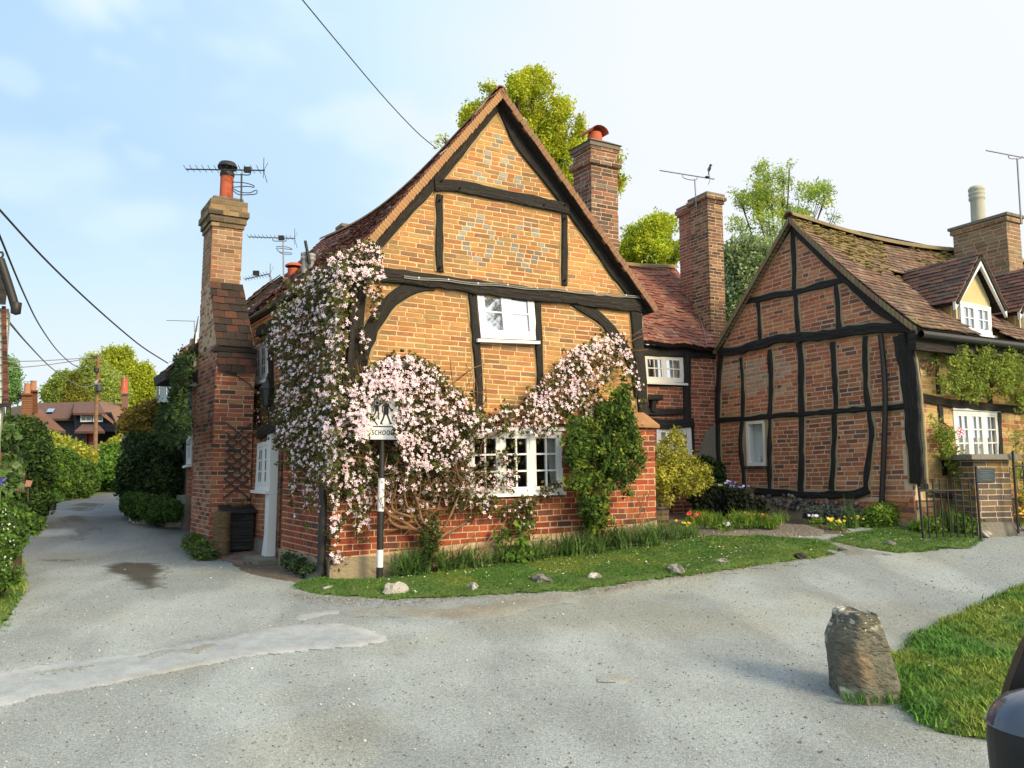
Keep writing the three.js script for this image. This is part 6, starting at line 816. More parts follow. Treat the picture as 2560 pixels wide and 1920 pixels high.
  add(root, 'porch_bracket', tube([Q(420, 1104), Q(440, 1112), Q(456, 1128), Q(465, 1152)], .045, 6, 12), slate); add(root, 'porch_post', new MB().box(fp, fp.loc(463, 1100)[0], fp.loc(470, 1100)[0], .3, fp.loc(466, 1092)[1], -.06, .03).geo(), slate);
  add(root, 'rear_wall', new MB().box(new Fr(o.clone().addScaledVector(SB, .9), F), 0, 3, 0, 4, -.2, 0).geo(), M.renderGrey);
  add(root, 'alarm_box', new MB().box(fr, .02, .12, hE - .30, hE - .18, .05, .16).geo(), M.white);
  H.flush();
  const gP = (u, D, y = 0) => { const p = at(u, 1190, D); return gr(p.x, p.z); };
  climber('ivy', 'dark ivy covering the upper wall and eave of the lane cottage', gP(450, 14.6), [[fr, [[434, 1000], [436, 940], [452, 890], [470, 900], [468, 940], [446, 1000], [455, 1070], [425, 1060], [425, 1015]], 520, .3, .7, 12], [fr, [[385, 1050], [440, 1010], [470, 1060], [460, 1100], [400, 1100]], 300, .3, .8, 8]], { clump: leafM, cols: dk, nStem: 5 });
  bush('golden_bush', 'bronze-gold feathery shrub overhanging the lane in front of the porch', 'shrub', [lobe(350, 1050, 34, 15.3, .7), lobe(385, 1035, 36, 15.3, .8), lobe(325, 1065, 20, 15.2, .6), lobe(375, 1075, 34, 15.3, .6), lobe(405, 1020, 26, 15.4)], gP(385, 15.4), { n: 1150, cols: [[.34, .25, .045], [.26, .20, .04], [.18, .15, .03], [.40, .30, .06]], size: 1.0, gap: .30 });
  bush('dark_shrub', 'large dark evergreen shrub beside the porch of the lane cottage', 'shrub', [lobe(350, 1170, 48, 14.3, 1.1), lobe(400, 1150, 52, 14.3, 1.2), lobe(435, 1190, 44, 14.0, 1.5), lobe(345, 1115, 30, 14.6), lobe(330, 1210, 34, 14.6), lobe(395, 1225, 50, 14.2, .9), lobe(440, 1110, 30, 14.2, .8), lobe(350, 1250, 40, 14.3, .9), lobe(425, 1250, 36, 14, .9)], gP(390, 14.2), { n: 2300, cols: dk, gap: .24, shell: .33 });
  bush('clipped_hedge', 'low clipped box hedge with a bright green top at the foot of the dark shrub', 'hedge', [lobe(345, 1262, 26, 13.6, 1.1), lobe(375, 1268, 27, 13.4, 1.1), lobe(408, 1272, 27, 13.2, 1.1), lobe(322, 1258, 18, 13.9, 1.4), lobe(434, 1276, 20, 13.0, 1.2), lobe(350, 1285, 20, 13.6, .8), lobe(390, 1292, 24, 13.3, .8)], gP(380, 13.5), { n: 1500, cols: [[.06, .15, .018], [.045, .11, .014], [.03, .07, .012]], clump: leafClump(16, .07, .035, .014), gap: .15, shell: .25, stems: 0 });
  bush('lilac_bush', 'pale blue flowering bush behind the bronze-gold shrub', 'shrub', [lobe(338, 1098, 18, 17), lobe(330, 1125, 16, 17)], gP(335, 17), { n: 260, cols: [[.25, .28, .50], [.32, .36, .58], [.12, .18, .10], [.10, .16, .06]], gap: .28 });
  for (let i = 0; i < 13; i++) { const u = 338 + i * 9 + 3 * gauss(), p = onG(u, 1306 + i * .9 + 1.5 * gauss()), s = stone(rr(.055, .085), 1.3, .8, .9, .3); s.translate(p.x, p.y + .03, p.z); solo('edging_stone', s, M.stone, 'pale stone in the row edging the bed below the clipped hedge', 'stone', 'pale stones edging the hedge bed'); }
}
{ // hedges and bushes on the other side
  const P = (u, D) => { const p = at(u, 1190, D); return gr(p.x, p.z); };
  bush('yew_hedge', 'tall dark rounded hedge at the left of the lane near the gate', 'hedge', [lobe(60, 1120, 56, 13.6, 1.3), lobe(90, 1180, 34, 13.2, 2.0), lobe(20, 1110, 60, 13.8, 1.1), lobe(70, 1240, 48, 13.3, 1.2), lobe(90, 1260, 30, 13.1, 1.2), lobe(-40, 1150, 60, 13.8, 1.6), lobe(20, 1210, 60, 13.6, 1.2)], P(60, 13.4), { n: 3200, cols: [[.035, .085, .014], [.055, .12, .018], [.022, .055, .01], [.09, .16, .025]], gap: .2, shell: .3 });
  bush('laurel_hedge', 'mixed green hedge along the left side of the lane', 'hedge', [lobe(150, 1170, 42, 21, 1.1), lobe(190, 1188, 38, 23, 1), lobe(140, 1220, 38, 20.5, 1), lobe(185, 1225, 36, 22, .9), lobe(120, 1200, 30, 20.5, 1.6), lobe(215, 1200, 30, 24, .9)], P(165, 22), { n: 2500, size: 1.3, cols: [[.08, .18, .022], [.12, .23, .028], [.055, .12, .018], [.17, .27, .035]], gap: .27, shell: .38, nf: 1.2 });
  bush('bend_hedge', 'long green hedge closing the view where the lane bends', 'hedge', [lobe(240, 1158, 34, 31, .9), lobe(285, 1155, 38, 31, .9), lobe(225, 1180, 34, 30, .8), lobe(275, 1185, 36, 30, .8), lobe(320, 1160, 36, 31, 1.1), lobe(330, 1190, 36, 29, 1)], P(275, 31), { n: 2400, size: 2.0, cols: [[.11, .24, .028], [.075, .17, .022], [.15, .28, .035]], gap: .22, shell: .33, nf: .9 });
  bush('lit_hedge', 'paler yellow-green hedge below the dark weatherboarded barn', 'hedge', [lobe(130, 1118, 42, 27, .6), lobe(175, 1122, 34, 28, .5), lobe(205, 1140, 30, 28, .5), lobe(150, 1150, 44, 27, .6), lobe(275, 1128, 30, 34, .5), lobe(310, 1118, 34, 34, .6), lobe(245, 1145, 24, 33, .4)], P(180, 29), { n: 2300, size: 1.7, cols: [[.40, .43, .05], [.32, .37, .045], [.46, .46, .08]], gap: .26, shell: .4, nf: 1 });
  bush('flower_border', 'tangled border plants with white flowers at the left edge of the lane', 'plants', [lobe(12, 1300, 36, 8.6, .9), lobe(28, 1340, 26, 8.4, .9), lobe(0, 1375, 30, 8.2, .9), lobe(-20, 1300, 50, 8.6, 1), lobe(10, 1445, 20, 7.9, .6), lobe(72, 1310, 24, 9.6, .6), lobe(-50, 1430, 46, 8, 1)], P(10, 8.4), { n: 1900, size: .75, cols: [[.09, .19, .025], [.065, .14, .02], [.13, .25, .035], [.08, .17, .04]], gap: .26 });
  bush('viburnum_bush', 'bush with large pale leaves and white blooms beside the weatherboarded house', 'shrub', [lobe(2, 1120, 28, 8.9, 1.5), lobe(0, 1190, 28, 8.8, 1.2), lobe(14, 1165, 20, 9, 1.2)], P(10, 8.9), { n: 420, size: 1.1, cols: [[.10, .20, .05], [.14, .24, .08], [.07, .15, .03], [.20, .28, .14]], clump: leafClump(8, .10, .10, .04), gap: .3 });
  const zf = onG(2, 1215); { const p = at(3, 1207, 8.3), t = thing('iris', 'single violet-blue iris bloom at the left edge of the picture', 'flower', p.clone().setY(gY(p.x, p.z))); const m = new MB(); for (let k = 0; k < 6; k++) { const a = k / 6 * 6.28, d = (r, s, y) => p.clone().add(new V3(Math.cos(a) * r - Math.sin(a) * s, y, Math.sin(a) * r + Math.cos(a) * s)), up = k % 2 ? .05 : -.03; m.quad(d(0, 0, 0), d(.035, .022, up * .8), d(.06, 0, up), d(.035, -.022, up * .8)); } add(t, 'petal', m.geo(), S({ color: C(.12, .10, .52), roughness: .7, side: THREE.DoubleSide })); add(t, 'stem', tube([p.clone().setY(gY(p.x, p.z)), p], .006, 5, 4), S({ color: C(.08, .16, .03), roughness: .8 })); }
  { // white flower heads
    const t = thing('stitchwort', 'cluster of small white flowers low at the left edge of the lane', 'flowers', P(14, 8.0)), it = []; for (let i = 0; i < 26; i++) it.push({ p: at(rr(0, 40), rr(1270, 1440), rr(7.5, 8.1)), s: .012 * rr(.7, 1.3), c: [.72, .74, .70] }); instPart(t, 'blossom', flowerGeo, M.petal, it);
  }
  { // picket gate and a little pink board
    const f = new Fr(at(48, 1200, 12.4), new V3(1, 0, -.2)), g = thing('picket_gate', 'weathered wooden picket gate beside the tall dark hedge', 'gate', f.px(48, 1235)); const wood = S({ color: C(.24, .21, .11), map: tWood, bumpMap: tWood, bumpScale: .004, roughness: .85 });
    for (let i = 0; i < 4; i++) { const a = f.loc(40 + i * 6, 1232), b = f.loc(41 + i * 6, 1178 + 1.5 * i), m = new MB(); m.box(f, a[0] - .014, a[0] + .014, a[1], b[1], 0, .02); m.hexa([f.P(a[0] - .014, b[1], .02), f.P(a[0] + .014, b[1], .02), f.P(a[0] + .002, b[1] + .04, .02), f.P(a[0] - .002, b[1] + .04, .02), f.P(a[0] - .014, b[1], 0), f.P(a[0] + .014, b[1], 0), f.P(a[0] + .002, b[1] + .04, 0), f.P(a[0] - .002, b[1] + .04, 0)]); add(g, 'picket', m.geo(), wood); } for (const y of [1192, 1220]) { const a = f.loc(37, y), b = f.loc(61, y - 2); add(g, 'rail', new MB().box(f, a[0], b[0], a[1], a[1] + .04, -.02, -.002).geo(), wood); }
    const f2 = new Fr(at(71, 1210, 11.9), new V3(1, 0, .1)), s = thing('garden_board', 'small faded pink painted board on a stake in front of the dark hedge', 'sign', f2.px(70, 1250)); add(s, 'board', new MB().hexa([[61, 1216], [76, 1217], [82, 1202], [66, 1200]].map(([x, y]) => f2.px(x, y, .015)).concat([[61, 1216], [76, 1217], [82, 1202], [66, 1200]].map(([x, y]) => f2.px(x, y, 0)))).geo(), S({ color: C(.48, .24, .18), map: tPlaster, roughness: .8 })); add(s, 'stake', tube([f2.px(70, 1252, -.01), f2.px(70, 1214, -.01)], .012, 5, 2), M.bark);
  }
  { const p = onG(10, 1428), t = thing('tree_stump', 'short sawn tree stump at the left edge of the lane', 'stump', p); add(t, 'trunk', lathe([[.20, -.05], [.185, .05], [.175, .20], [.17, .21]], p, 14), M.bark); add(t, 'cut_top', lathe([[.17, .208], [.1, .215], [0, .213]], p, 14), S({ color: C(.36, .25, .15), map: tGrain, roughness: .9 })); }
  { // the weatherboarded house whose corner shows
    const c = at(15, 900, 8.6), f = new Fr(c, new V3(1, 0, -.55)), H = thing('weatherboarded_house', 'corner of a pale weatherboarded house with black gutter at the left edge', 'house', gr(c.x, c.z)), wb = S({ color: C(.46, .50, .42), map: tPlaster, roughness: .6 }), L = (x, y) => f.loc(x, y), s1 = L(13, 900)[0], h0 = L(8, 1130)[1], h1 = L(8, 775)[1];
    add(H, 'wall', new MB().box(f, s1 - 4, s1, .3, h1, -.3, -.04).geo(), wb); const n = 18; for (let i = 0; i < n; i++) { const y0 = h0 + (h1 - h0) * i / n, y1 = h0 + (h1 - h0) * (i + 1) / n + .02; add(H, 'board', new MB().hexa([f.P(s1 - 4, y0, .012), f.P(s1, y0, .012), f.P(s1, y1, -.015), f.P(s1 - 4, y1, -.015), f.P(s1 - 4, y0, -.03), f.P(s1, y0, -.03), f.P(s1, y1, -.03), f.P(s1 - 4, y1, -.03)]).geo(), wb); }
    add(H, 'corner_board', new MB().hexa([[8, 1012], [22, 1012], [15, 765], [4, 765]].map(([x, y]) => f.px(x, y, .05)).concat([[8, 1012], [22, 1012], [15, 765], [4, 765]].map(([x, y]) => f.px(x, y, -.1)))).geo(), S({ color: C(.20, .055, .04), map: tWood, roughness: .8 }));
    add(H, 'eave_end', new MB().hexa([[-40, 760], [14, 762], [22, 690], [-40, 600]].map(([x, y]) => f.px(x, y, .12)).concat([[-40, 760], [14, 762], [22, 690], [-40, 600]].map(([x, y]) => f.px(x, y, -.4)))).geo(), M.oakBlue); add(H, 'gutter', tube([f.px(0, 648, .1), f.px(14, 690, .1), f.px(30, 740, .1), f.px(39, 772, .1)], .045, 10, 12), M.iron); add(H, 'gutter_hook', tube([f.px(-2, 632, .1), f.px(5, 630, .1), f.px(7, 640, .1), f.px(0, 646, .1)], .012, 5, 8), M.iron);
    add(H, 'gutter_end', lathe([[0, -.08], [.05, -.06], [.055, .06], [0, .06]], f.px(40, 770, .1), 10), M.iron); add(H, 'sill_block', new MB().hexa([[-10, 1018], [24, 1018], [24, 1008], [-10, 1008]].map(([x, y]) => f.px(x, y, .09)).concat([[-10, 1018], [24, 1018], [24, 1008], [-10, 1008]].map(([x, y]) => f.px(x, y, -.1)))).geo(), M.oakBlue);
    add(H, 'brick_base', new MB().box(f, s1 - 4, s1 + .02, .2, h0, -.3, .03).geo(), S({ color: C(.28, .12, .08), map: tGrain, roughness: .9 }));
  }
}
{ // far buildings beyond the bend
  const D = 44, f = new Fr(at(150, 1100, D), new V3(1, 0, .06)), P = (x, y, n = 0) => f.px(x, y, n), H = thing('weatherboarded_barn', 'long dark weatherboarded house with brown roof and red door beyond the bend', 'house', P(225, 1150).setY(gY(-24, -44))), dkb = S({ color: C(.010, .014, .026), roughness: .6 }), tl = S({ color: C(.15, .075, .055), map: tGrain, bumpMap: tBump, bumpScale: .03, roughness: .9 }), tl2 = S({ color: C(.26, .14, .085), map: tGrain, bumpMap: tBump, bumpScale: .03, roughness: .9 });
  const pan = (pts, n0, n1) => new MB().hexa([...pts.map(([x, y]) => P(x, y, n1)), ...pts.map(([x, y]) => P(x, y, n0))]).geo();
  add(H, 'wall', pan([[118, 1130], [330, 1130], [330, 1040], [118, 1040]], -6, 0), dkb);
  const wl = add(H, 'jetty_wall', pan([[188, 1080], [300, 1080], [278, 1030], [185, 1034]], -1, 1.4), dkb);
  for (let i = 0; i < 14; i++) { const y = 1078 - i * 3.4, x1 = mix(299, 279, i / 13); add(wl, 'board', new MB().hexa([P(188, y, 1.47), P(x1, y, 1.47), P(x1, y - 3.2, 1.41), P(188, y - 3.2, 1.41), P(188, y, 1.4), P(x1, y, 1.4), P(x1, y - 3.2, 1.4), P(188, y - 3.2, 1.4)]).geo(), dkb); }
  const roofQ = (pts, mat, nm = 'roof') => { const [a, b, c, d] = pts.map(q => P(...q)); return add(H, nm, deck(a, b, c, d, .12, 0), mat); };
  roofQ([[60, 1046, .6], [188, 1046, .6], [188, 1005, -4], [70, 1008, -4]], tl); roofQ([[182, 1032, 1.8], [262, 1032, 1.8], [246, 1003, -4], [186, 1005, -4]], tl); roofQ([[258, 1034, 1.8], [320, 1080, 1.0], [310, 1010, -4], [248, 1003, -4]], tl2, 'hip_roof'); roofQ([[172, 1050, .6], [190, 1046, .6], [190, 1030, 1.2], [182, 1030, 1.4]], tl);
  { const a = add(H, 'skylight', new MB().hexa([P(113, 1032, -.6), P(132, 1032, -.6), P(139, 1021, -1.8), P(120, 1021, -1.8), P(113, 1034, -.8), P(132, 1034, -.8), P(139, 1023, -2), P(120, 1023, -2)]).geo(), M.alu); add(a, 'pane', new MB().hexa([P(116, 1030, -.5), P(131, 1030, -.5), P(137, 1021.5, -1.6), P(121, 1021.5, -1.6), P(116, 1031, -.7), P(131, 1031, -.7), P(137, 1022.5, -1.8), P(121, 1022.5, -1.8)]).geo(), M.mirror); }
  for (const [x0, x1] of [[201, 229], [232, 257]]) { const w = add(H, 'window', pan([[x0, 1055], [x1, 1054], [x1, 1034], [x0, 1035]], 1.38, 1.5), M.white); const xm = (x0 + x1) / 2; for (const [a, b] of [[x0 + 3, xm - 1.2], [xm + 1.2, x1 - 2]]) add(w, 'pane', pan([[a, 1051], [b, 1051], [b, 1037], [a, 1037]], 1.45, 1.515), S({ color: C(.10, .13, .10), roughness: .1, metalness: .3 })); }
  roofQ([[186, 1078, 3.2], [262, 1078, 3.2], [246, 1061, 1.4], [206, 1060, 1.4]], tl, 'porch_roof'); add(H, 'porch_soffit', pan([[188, 1084], [260, 1084], [260, 1078], [188, 1078]], 1.4, 3.1), dkb);
  const dr = add(H, 'door', pan([[217, 1121], [234, 1121], [234, 1085], [217, 1085]], .5, 1.0), S({ color: C(.34, .018, .02), roughness: .45 })); add(dr, 'letter_plate', pan([[222, 1107.5], [231, 1107.5], [231, 1106], [222, 1106]], .98, 1.06), M.lead); add(H, 'door_jamb', pan([[212, 1125], [217, 1125], [217, 1084], [212, 1084]], .5, 1.1), S({ color: C(.22, .08, .045), roughness: .8 }));
  const ch = add(H, 'chimney', pan([[304, 1035], [320, 1038], [320, 985], [304, 985]], -3.6, -2.6), S({ color: C(.24, .13, .09), map: tGrain, roughness: .9 })); add(ch, 'cap', pan([[302.5, 986], [321.5, 986], [321.5, 982], [302.5, 982]], -3.7, -2.5), M.cement); add(ch, 'chimney_pot', lathe([[.26, 0], [.2, .2], [.2, .8], [.24, .9]], P(310, 983, -3.1), 10), M.terracotta);
  // nearer brick chimneys and sloping roof on the left
  const D2 = 32, f2 = new Fr(at(70, 1100, D2), new V3(1, 0, .3)), P2 = (x, y, n = 0) => f2.px(x, y, n), H2 = thing('brick_cottage', 'brown roofed cottage with paired orange brick chimneys left of the lane', 'house', P2(80, 1160).setY(gY(-18, -32))), pan2 = (pts, n0, n1) => new MB().hexa([...pts.map(([x, y]) => P2(x, y, n1)), ...pts.map(([x, y]) => P2(x, y, n0))]).geo(), bk = S({ color: C(.36, .15, .075), map: tGrain, bumpMap: tBump, bumpScale: .02, roughness: .9 });
  add(H2, 'wall', pan2([[0, 1200], [150, 1200], [150, 1085], [0, 1085]], -5, -.4), bk); add(H2, 'roof', deck(P2(-10, 1095, .6), P2(75, 1062, .4), P2(60, 1012, -4), P2(20, 1020, -4), .1, 0), S({ color: C(.12, .085, .05), map: tGrain, bumpMap: tBump, bumpScale: .03, roughness: .95 })); add(H2, 'roof', deck(P2(72, 1065, .4), P2(165, 1078, .4), P2(100, 1022, -3), P2(80, 1022, -3), .1, 0), S({ color: C(.25, .115, .07), map: tGrain, bumpMap: tBump, bumpScale: .03, roughness: .95 }));
  for (const [x0, x1, y0, y1, n] of [[54, 81, 1055, 986, .6], [71, 94, 1035, 978, -.6]]) { const c = add(H2, 'chimney', pan2([[x0, y0], [x1, y0], [x1, y1], [x0, y1]], n - .7, n), bk); for (let i = 0; i < 12; i++) { const y = mix(y0, y1, i / 12), b = mix(y0, y1, (i + .78) / 12); add(c, 'brick_course', pan2([[x0 - .3, y], [x1 + .3, y], [x1 + .3, b], [x0 - .3, b]], n - .72, n + .02), S({ color: C(.40 + .05 * gauss(), .17, .085), map: tGrain, roughness: .9 })); } add(c, 'cap', pan2([[x0 - 1.5, y1 + 1], [x1 + 1.5, y1 + 1], [x1 + 1.5, y1 - 3], [x0 - 1.5, y1 - 3]], n - .8, n + .1), bk); add(c, 'chimney_pot', lathe([[.13, 0], [.11, .35], [.13, .4]], P2((x0 + x1) / 2, y1 - 2, n - .35), 10), M.terraPale); }
}
// ---------------------------------------------------------------- the school sign, lantern, aerials, wires
{
  const b = onG(950, 1450), p = new V3(-1.47, 0, -9.06); p.y = gY(p.x, p.z); const fr = new Fr(p, new V3(.98, 0, -.2)), t = thing('school_sign', 'black and white banded post with a school warning sign half buried in clematis', 'sign', p), D = p.z * -1, yv = v => at(950, v, D).y, r = .037;
  const bands = [[1450, 1418, 0], [1418, 1374, 1], [1374, 1278, 0], [1278, 1196, 1], [1196, 1090, 0]]; for (const [v0, v1, w] of bands) { const y0 = v0 === 1450 ? p.y - .1 : yv(v0), y1 = yv(v1); add(t, 'post_band', new THREE.CylinderGeometry(r, r, y1 - y0, 18).translate(p.x, (y0 + y1) / 2, p.z), w ? M.white : M.black); }
  const W = .345, y0 = yv(1099), y1 = yv(984), cv = document.createElement('canvas'); cv.width = 512; cv.height = 640; const g = cv.getContext('2d');
  g.fillStyle = '#e9edf2'; g.fillRect(0, 0, 512, 640); g.fillStyle = '#0b0c0e'; g.strokeStyle = '#0b0c0e'; g.lineWidth = 14;
  g.fillRect(96, 455, 330, 16); g.font = 'bold 92px sans-serif'; g.textAlign = 'center'; g.fillText('SCHOOL', 256, 580);
  const blob = pts => { g.beginPath(); pts.forEach(([x, y], i) => i ? g.lineTo(x, y) : g.moveTo(x, y)); g.closePath(); g.fill(); }, limb = (w, pts) => { g.lineWidth = w; g.lineCap = g.lineJoin = 'round'; g.beginPath(); pts.forEach(([x, y], i) => i ? g.lineTo(x, y) : g.moveTo(x, y)); g.stroke(); };
  g.beginPath(); g.arc(318, 96, 27, 0, 7); g.fill(); blob([[280, 130], [345, 128], [356, 230], [352, 300], [262, 302], [272, 210]]); limb(20, [[284, 145], [252, 190], [254, 262]]); limb(20, [[342, 145], [372, 205], [402, 232]]); limb(28, [[285, 296], [262, 360], [228, 420]]); limb(28, [[332, 296], [362, 360], [388, 420]]); limb(16, [[228, 420], [256, 428]]); limb(16, [[388, 420], [414, 418]]); g.fillRect(388, 220, 40, 34);
  g.beginPath(); g.arc(160, 138, 22, 0, 7); g.fill(); blob([[135, 165], [186, 165], [196, 250], [126, 252]]); limb(16, [[184, 175], [214, 160], [232, 140]]); limb(16, [[138, 172], [112, 205], [104, 240]]); limb(20, [[148, 246], [122, 300], [96, 330]]); limb(20, [[180, 246], [186, 300], [184, 356]]); limb(12, [[184, 356], [206, 356]]);
  limb(20, [[40, 300], [170, 440]]);
  const tx = new THREE.CanvasTexture(cv); tx.colorSpace = THREE.SRGBColorSpace; const pl = new THREE.PlaneGeometry(W, y1 - y0); pl.applyMatrix4(fr.M(.052)); pl.translate(0, (y0 + y1) / 2, 0);
  add(t, 'sign_plate', new MB().box(fr, -W / 2 - .004, W / 2 + .004, y0 - .004, y1 + .004, .04, .050).geo(), M.alu); add(t, 'sign_face', pl, S({ map: tx, roughness: .4 }));
}
{ // lantern on the lane wall
  const c = MSU.px(668, 985, .34), t = thing('wall_lantern', 'black six-sided glazed lantern on the lane wall above the door', 'lantern', c.clone()), K = .72, hex = (y0, r0, y1, r1, _ = [y0 *= K, r0 *= K, y1 *= K, r1 *= K]) => { const m = new MB(); for (let k = 0; k < 6; k++) { const a = k * 1.0472, b = a + 1.0472, q = (an, r, y) => c.clone().add(new V3(Math.cos(an) * r, y, Math.sin(an) * r)); m.quad(q(a, r0, y0), q(b, r0, y0), q(b, r1, y1), q(a, r1, y1)); } return m; };
  add(t, 'roof', merge([hex(.10, .155, .24, .05).geo(), hex(.24, .055, .28, .03).geo(), new THREE.SphereGeometry(.028, 8, 6).translate(c.x, c.y + .215, c.z)]), M.iron); const bars = []; for (let k = 0; k < 6; k++) { const a = k * 1.0472; bars.push(tube([c.clone().add(new V3(Math.cos(a) * .098, .072, Math.sin(a) * .098)), c.clone().add(new V3(Math.cos(a) * .061, -.158, Math.sin(a) * .061))], .009, 5, 2)); } add(t, 'frame', merge([...bars, hex(-.25, .07, -.21, .09).geo()]), M.iron); add(t, 'glazing', hex(-.21, .078, .10, .128).geo(), S({ color: C(.03, .032, .035), roughness: .15 })); add(t, 'bracket', tube([MSU.px(672, 960, .02), MSU.px(670, 940, .2), c.clone().add(new V3(0, .27, 0)), c.clone().add(new V3(0, .2, 0))], .012, 6, 12), M.iron); add(t, 'cable', tube([c.clone().add(new V3(0, -.18, 0)), MSU.px(670, 1030, .25), MSU.px(672, 1070, .2)], .01, 5, 8), M.cable);
}
{ // black bin and dead stalks in the dark corner by the stack
  const c = at(530, 1150, 11.75).setY(0), f = new Fr(c, F), p = f.P(.34, gY(c.x, c.z), .2), y = p.y, t = thing('coal_bin', 'low black wooden bin in the dark corner below the trellis', 'bin', p); for (let k = 0; k < 5; k++) add(t, 'plank', new MB().box(f, .14, .56, y + .02 + k * .105, y + .12 + k * .105, .04, .36 + .004 * (k % 2)).geo(), M.oakBlue);
  add(t, 'lid', new MB().hexa([f.P(.11, y + .54, .41), f.P(.59, y + .54, .41), f.P(.59, y + .565, .41), f.P(.11, y + .565, .41), f.P(.11, y + .62, .02), f.P(.59, y + .62, .02), f.P(.59, y + .65, .02), f.P(.11, y + .65, .02)]).geo(), M.oakBlue); add(t, 'handle', tube([f.P(.29, y + .50, .37), f.P(.30, y + .50, .395), f.P(.40, y + .50, .395), f.P(.41, y + .50, .37)], .008, 5, 8), M.iron);
  const t2 = thing('dry_shrub', 'dry pale twigs lying on the lid of the black bin', 'shrub', p.clone().setY(y + .60)), st = []; for (let i = 0; i < 16; i++) { const a = rnd() * 6.28, o = p.clone().setY(y + .615).addScaledVector(f.u, .08 * gauss()); st.push(tube([o, o.clone().add(new V3(Math.cos(a) * .07, .03 + .03 * rnd(), Math.sin(a) * .05)), o.clone().add(new V3(Math.cos(a) * .15, .02 + .09 * rnd(), Math.sin(a) * .1))], .005, 4, 6)); } add(t2, 'stem', merge(st), M.vine);
  const l = onG(552, 1392), lg = thing('bark_log', 'upright rough-barked log beside the black bin', 'log', l); add(lg, 'trunk', lathe([[.13, -.03], [.12, .1], [.115, .45], [.11, .62], [0, .62]], l, 14), S({ color: C(.16, .11, .055), map: tBark, bumpMap: tBark, bumpScale: .05, roughness: .95 }));
  bush('ground_fern', 'small green plants growing at the foot of the tall chimney', 'plants', [lobe(505, 1375, 18, 11.3, .7), lobe(485, 1355, 16, 11.6, .8), lobe(520, 1385, 12, 11.2, .6)], onG(500, 1385), { n: 260, size: .7, cols: [[.09, .17, .025], [.12, .22, .03], [.10, .15, .08]], gap: .2, stems: 0 });
  bush('corner_weeds', 'low weeds along the plinth left of the downpipe', 'plants', [lobe(745, 1412, 14, 9.6, .7), lobe(775, 1432, 16, 9.3, .6), lobe(800, 1436, 12, 9.2, .5), lobe(722, 1400, 12, 9.9, .9)], onG(765, 1440), { n: 260, size: .6, cols: [[.06, .11, .05], [.09, .14, .06], [.05, .09, .02]], gap: .2, stems: 0 });
}
function aerial(label, D, mast, boom, nEl, { el = .10, loops, refl = true, arm, mat = M.alu, tilt = 0 } = {}) {
  const P = (x, y, d = 0) => at(x, y, D + d), t = thing('tv_aerial', label, 'aerial', P(...mast[0])); const v = new V3(.25, 0, .97);
  add(t, 'mast', tube(mast.map(q => P(...q)), .014, 6, 4), mat); const a = P(...boom[0]), b = P(...boom[1]); add(t, 'boom', tube([a, b], .011, 6, 2), mat); if (arm) add(t, 'arm', tube(arm.map(q => P(...q)), .009, 5, 14), mat);
  for (let i = 0; i < nEl; i++) { const p = a.clone().lerp(b, i / nEl), h = el * mix(.7, 1, i / nEl); add(t, 'element', tube([p.clone().addScaledVector(v, h).add(new V3(-.03, tilt ? h * .5 : .035, 0)), p, p.clone().addScaledVector(v, -h).add(new V3(.03, tilt ? -h * .5 : -.01, 0))], .005, 4, 2), mat); }
  if (refl) { const p = a.clone().lerp(b, .985), ps = []; for (const [dy, dz] of [[.16, .1], [-.16, .1], [.16, -.1], [-.16, -.1], [.08, .1], [-.08, .1]]) ps.push(tube([p, p.clone().add(new V3(.03, dy, dz))], .005, 4, 2)); add(t, 'reflector', merge(ps), mat); add(t, 'junction_box', new MB().box(new Fr(p, new V3(1, 0, 0)), -.30, -.20, p.y - .03, p.y + .05, -.03, .03).geo(), M.iron); }
  if (loops) for (const L of loops) add(t, 'dipole', tube(L.map(q => P(...q)), .008, 5, 24), mat); return t;
}
aerial('long many-toothed aerial with looped dipole beside the tall left chimney', 11.9, [[603, 518], [604, 434]], [[465, 423], [662, 426]], 13, { arm: [[570, 437], [604, 437], [624, 437], [628, 426]], loops: [[[580, 455], [610, 457], [632, 463], [636, 469], [620, 466], [580, 468]], [[580, 470], [600, 480], [625, 482], [640, 475], [642, 484], [620, 487], [596, 486], [580, 474]]], el: .12, mat: M.cable });
aerial('medium aerial with looped dipole on a thin mast behind the roof', 14.7, [[709, 700], [708, 603]], [[621, 592], [738, 596]], 12, { arm: [[683, 596], [683, 602], [708, 603], [716, 602], [717, 596]], loops: [[[690, 616], [715, 617], [729, 622], [730, 624], [712, 622], [692, 620]], [[690, 620], [700, 630], [725, 632], [730, 633], [728, 636], [704, 634], [692, 622]]], el: .08 });
aerial('small tilted aerial with spread reflector low between the roof and tall chimney', 14, [[697, 703], [680, 702], [674, 688]], [[612, 698], [676, 684]], 9, { el: .07, tilt: 1 });
const aB = aerial('plain aerial on the mast above the middle chimney stack', 14.8, [[1741, 518], [1737, 448]], [[1649, 426], [1786, 448]], 0, { refl: false, arm: [[1706, 436], [1708, 444], [1722, 449], [1737, 450], [1743, 446], [1743, 441]] });
{ const m = tube([at(1768, 422, 14.8), at(1775, 445, 14.8), at(1771, 461, 14.8)], .007, 5, 6); add(aB, 'reflector', m, M.alu); add(aB, 'junction_box', new THREE.SphereGeometry(.035, 8, 6).scale(1.4, .8, 1).translate(...at(1768, 443, 14.8).toArray()), M.iron); }
aerial('aerial at the right edge of the picture above the ridge chimney', 13.3, [[2553, 560], [2543, 396]], [[2465, 376], [2600, 402]], 0, { refl: false, arm: [[2521, 388], [2524, 396], [2543, 397], [2552, 396], [2556, 390]] });
{ const p = at(2551, 498, 13.2); }
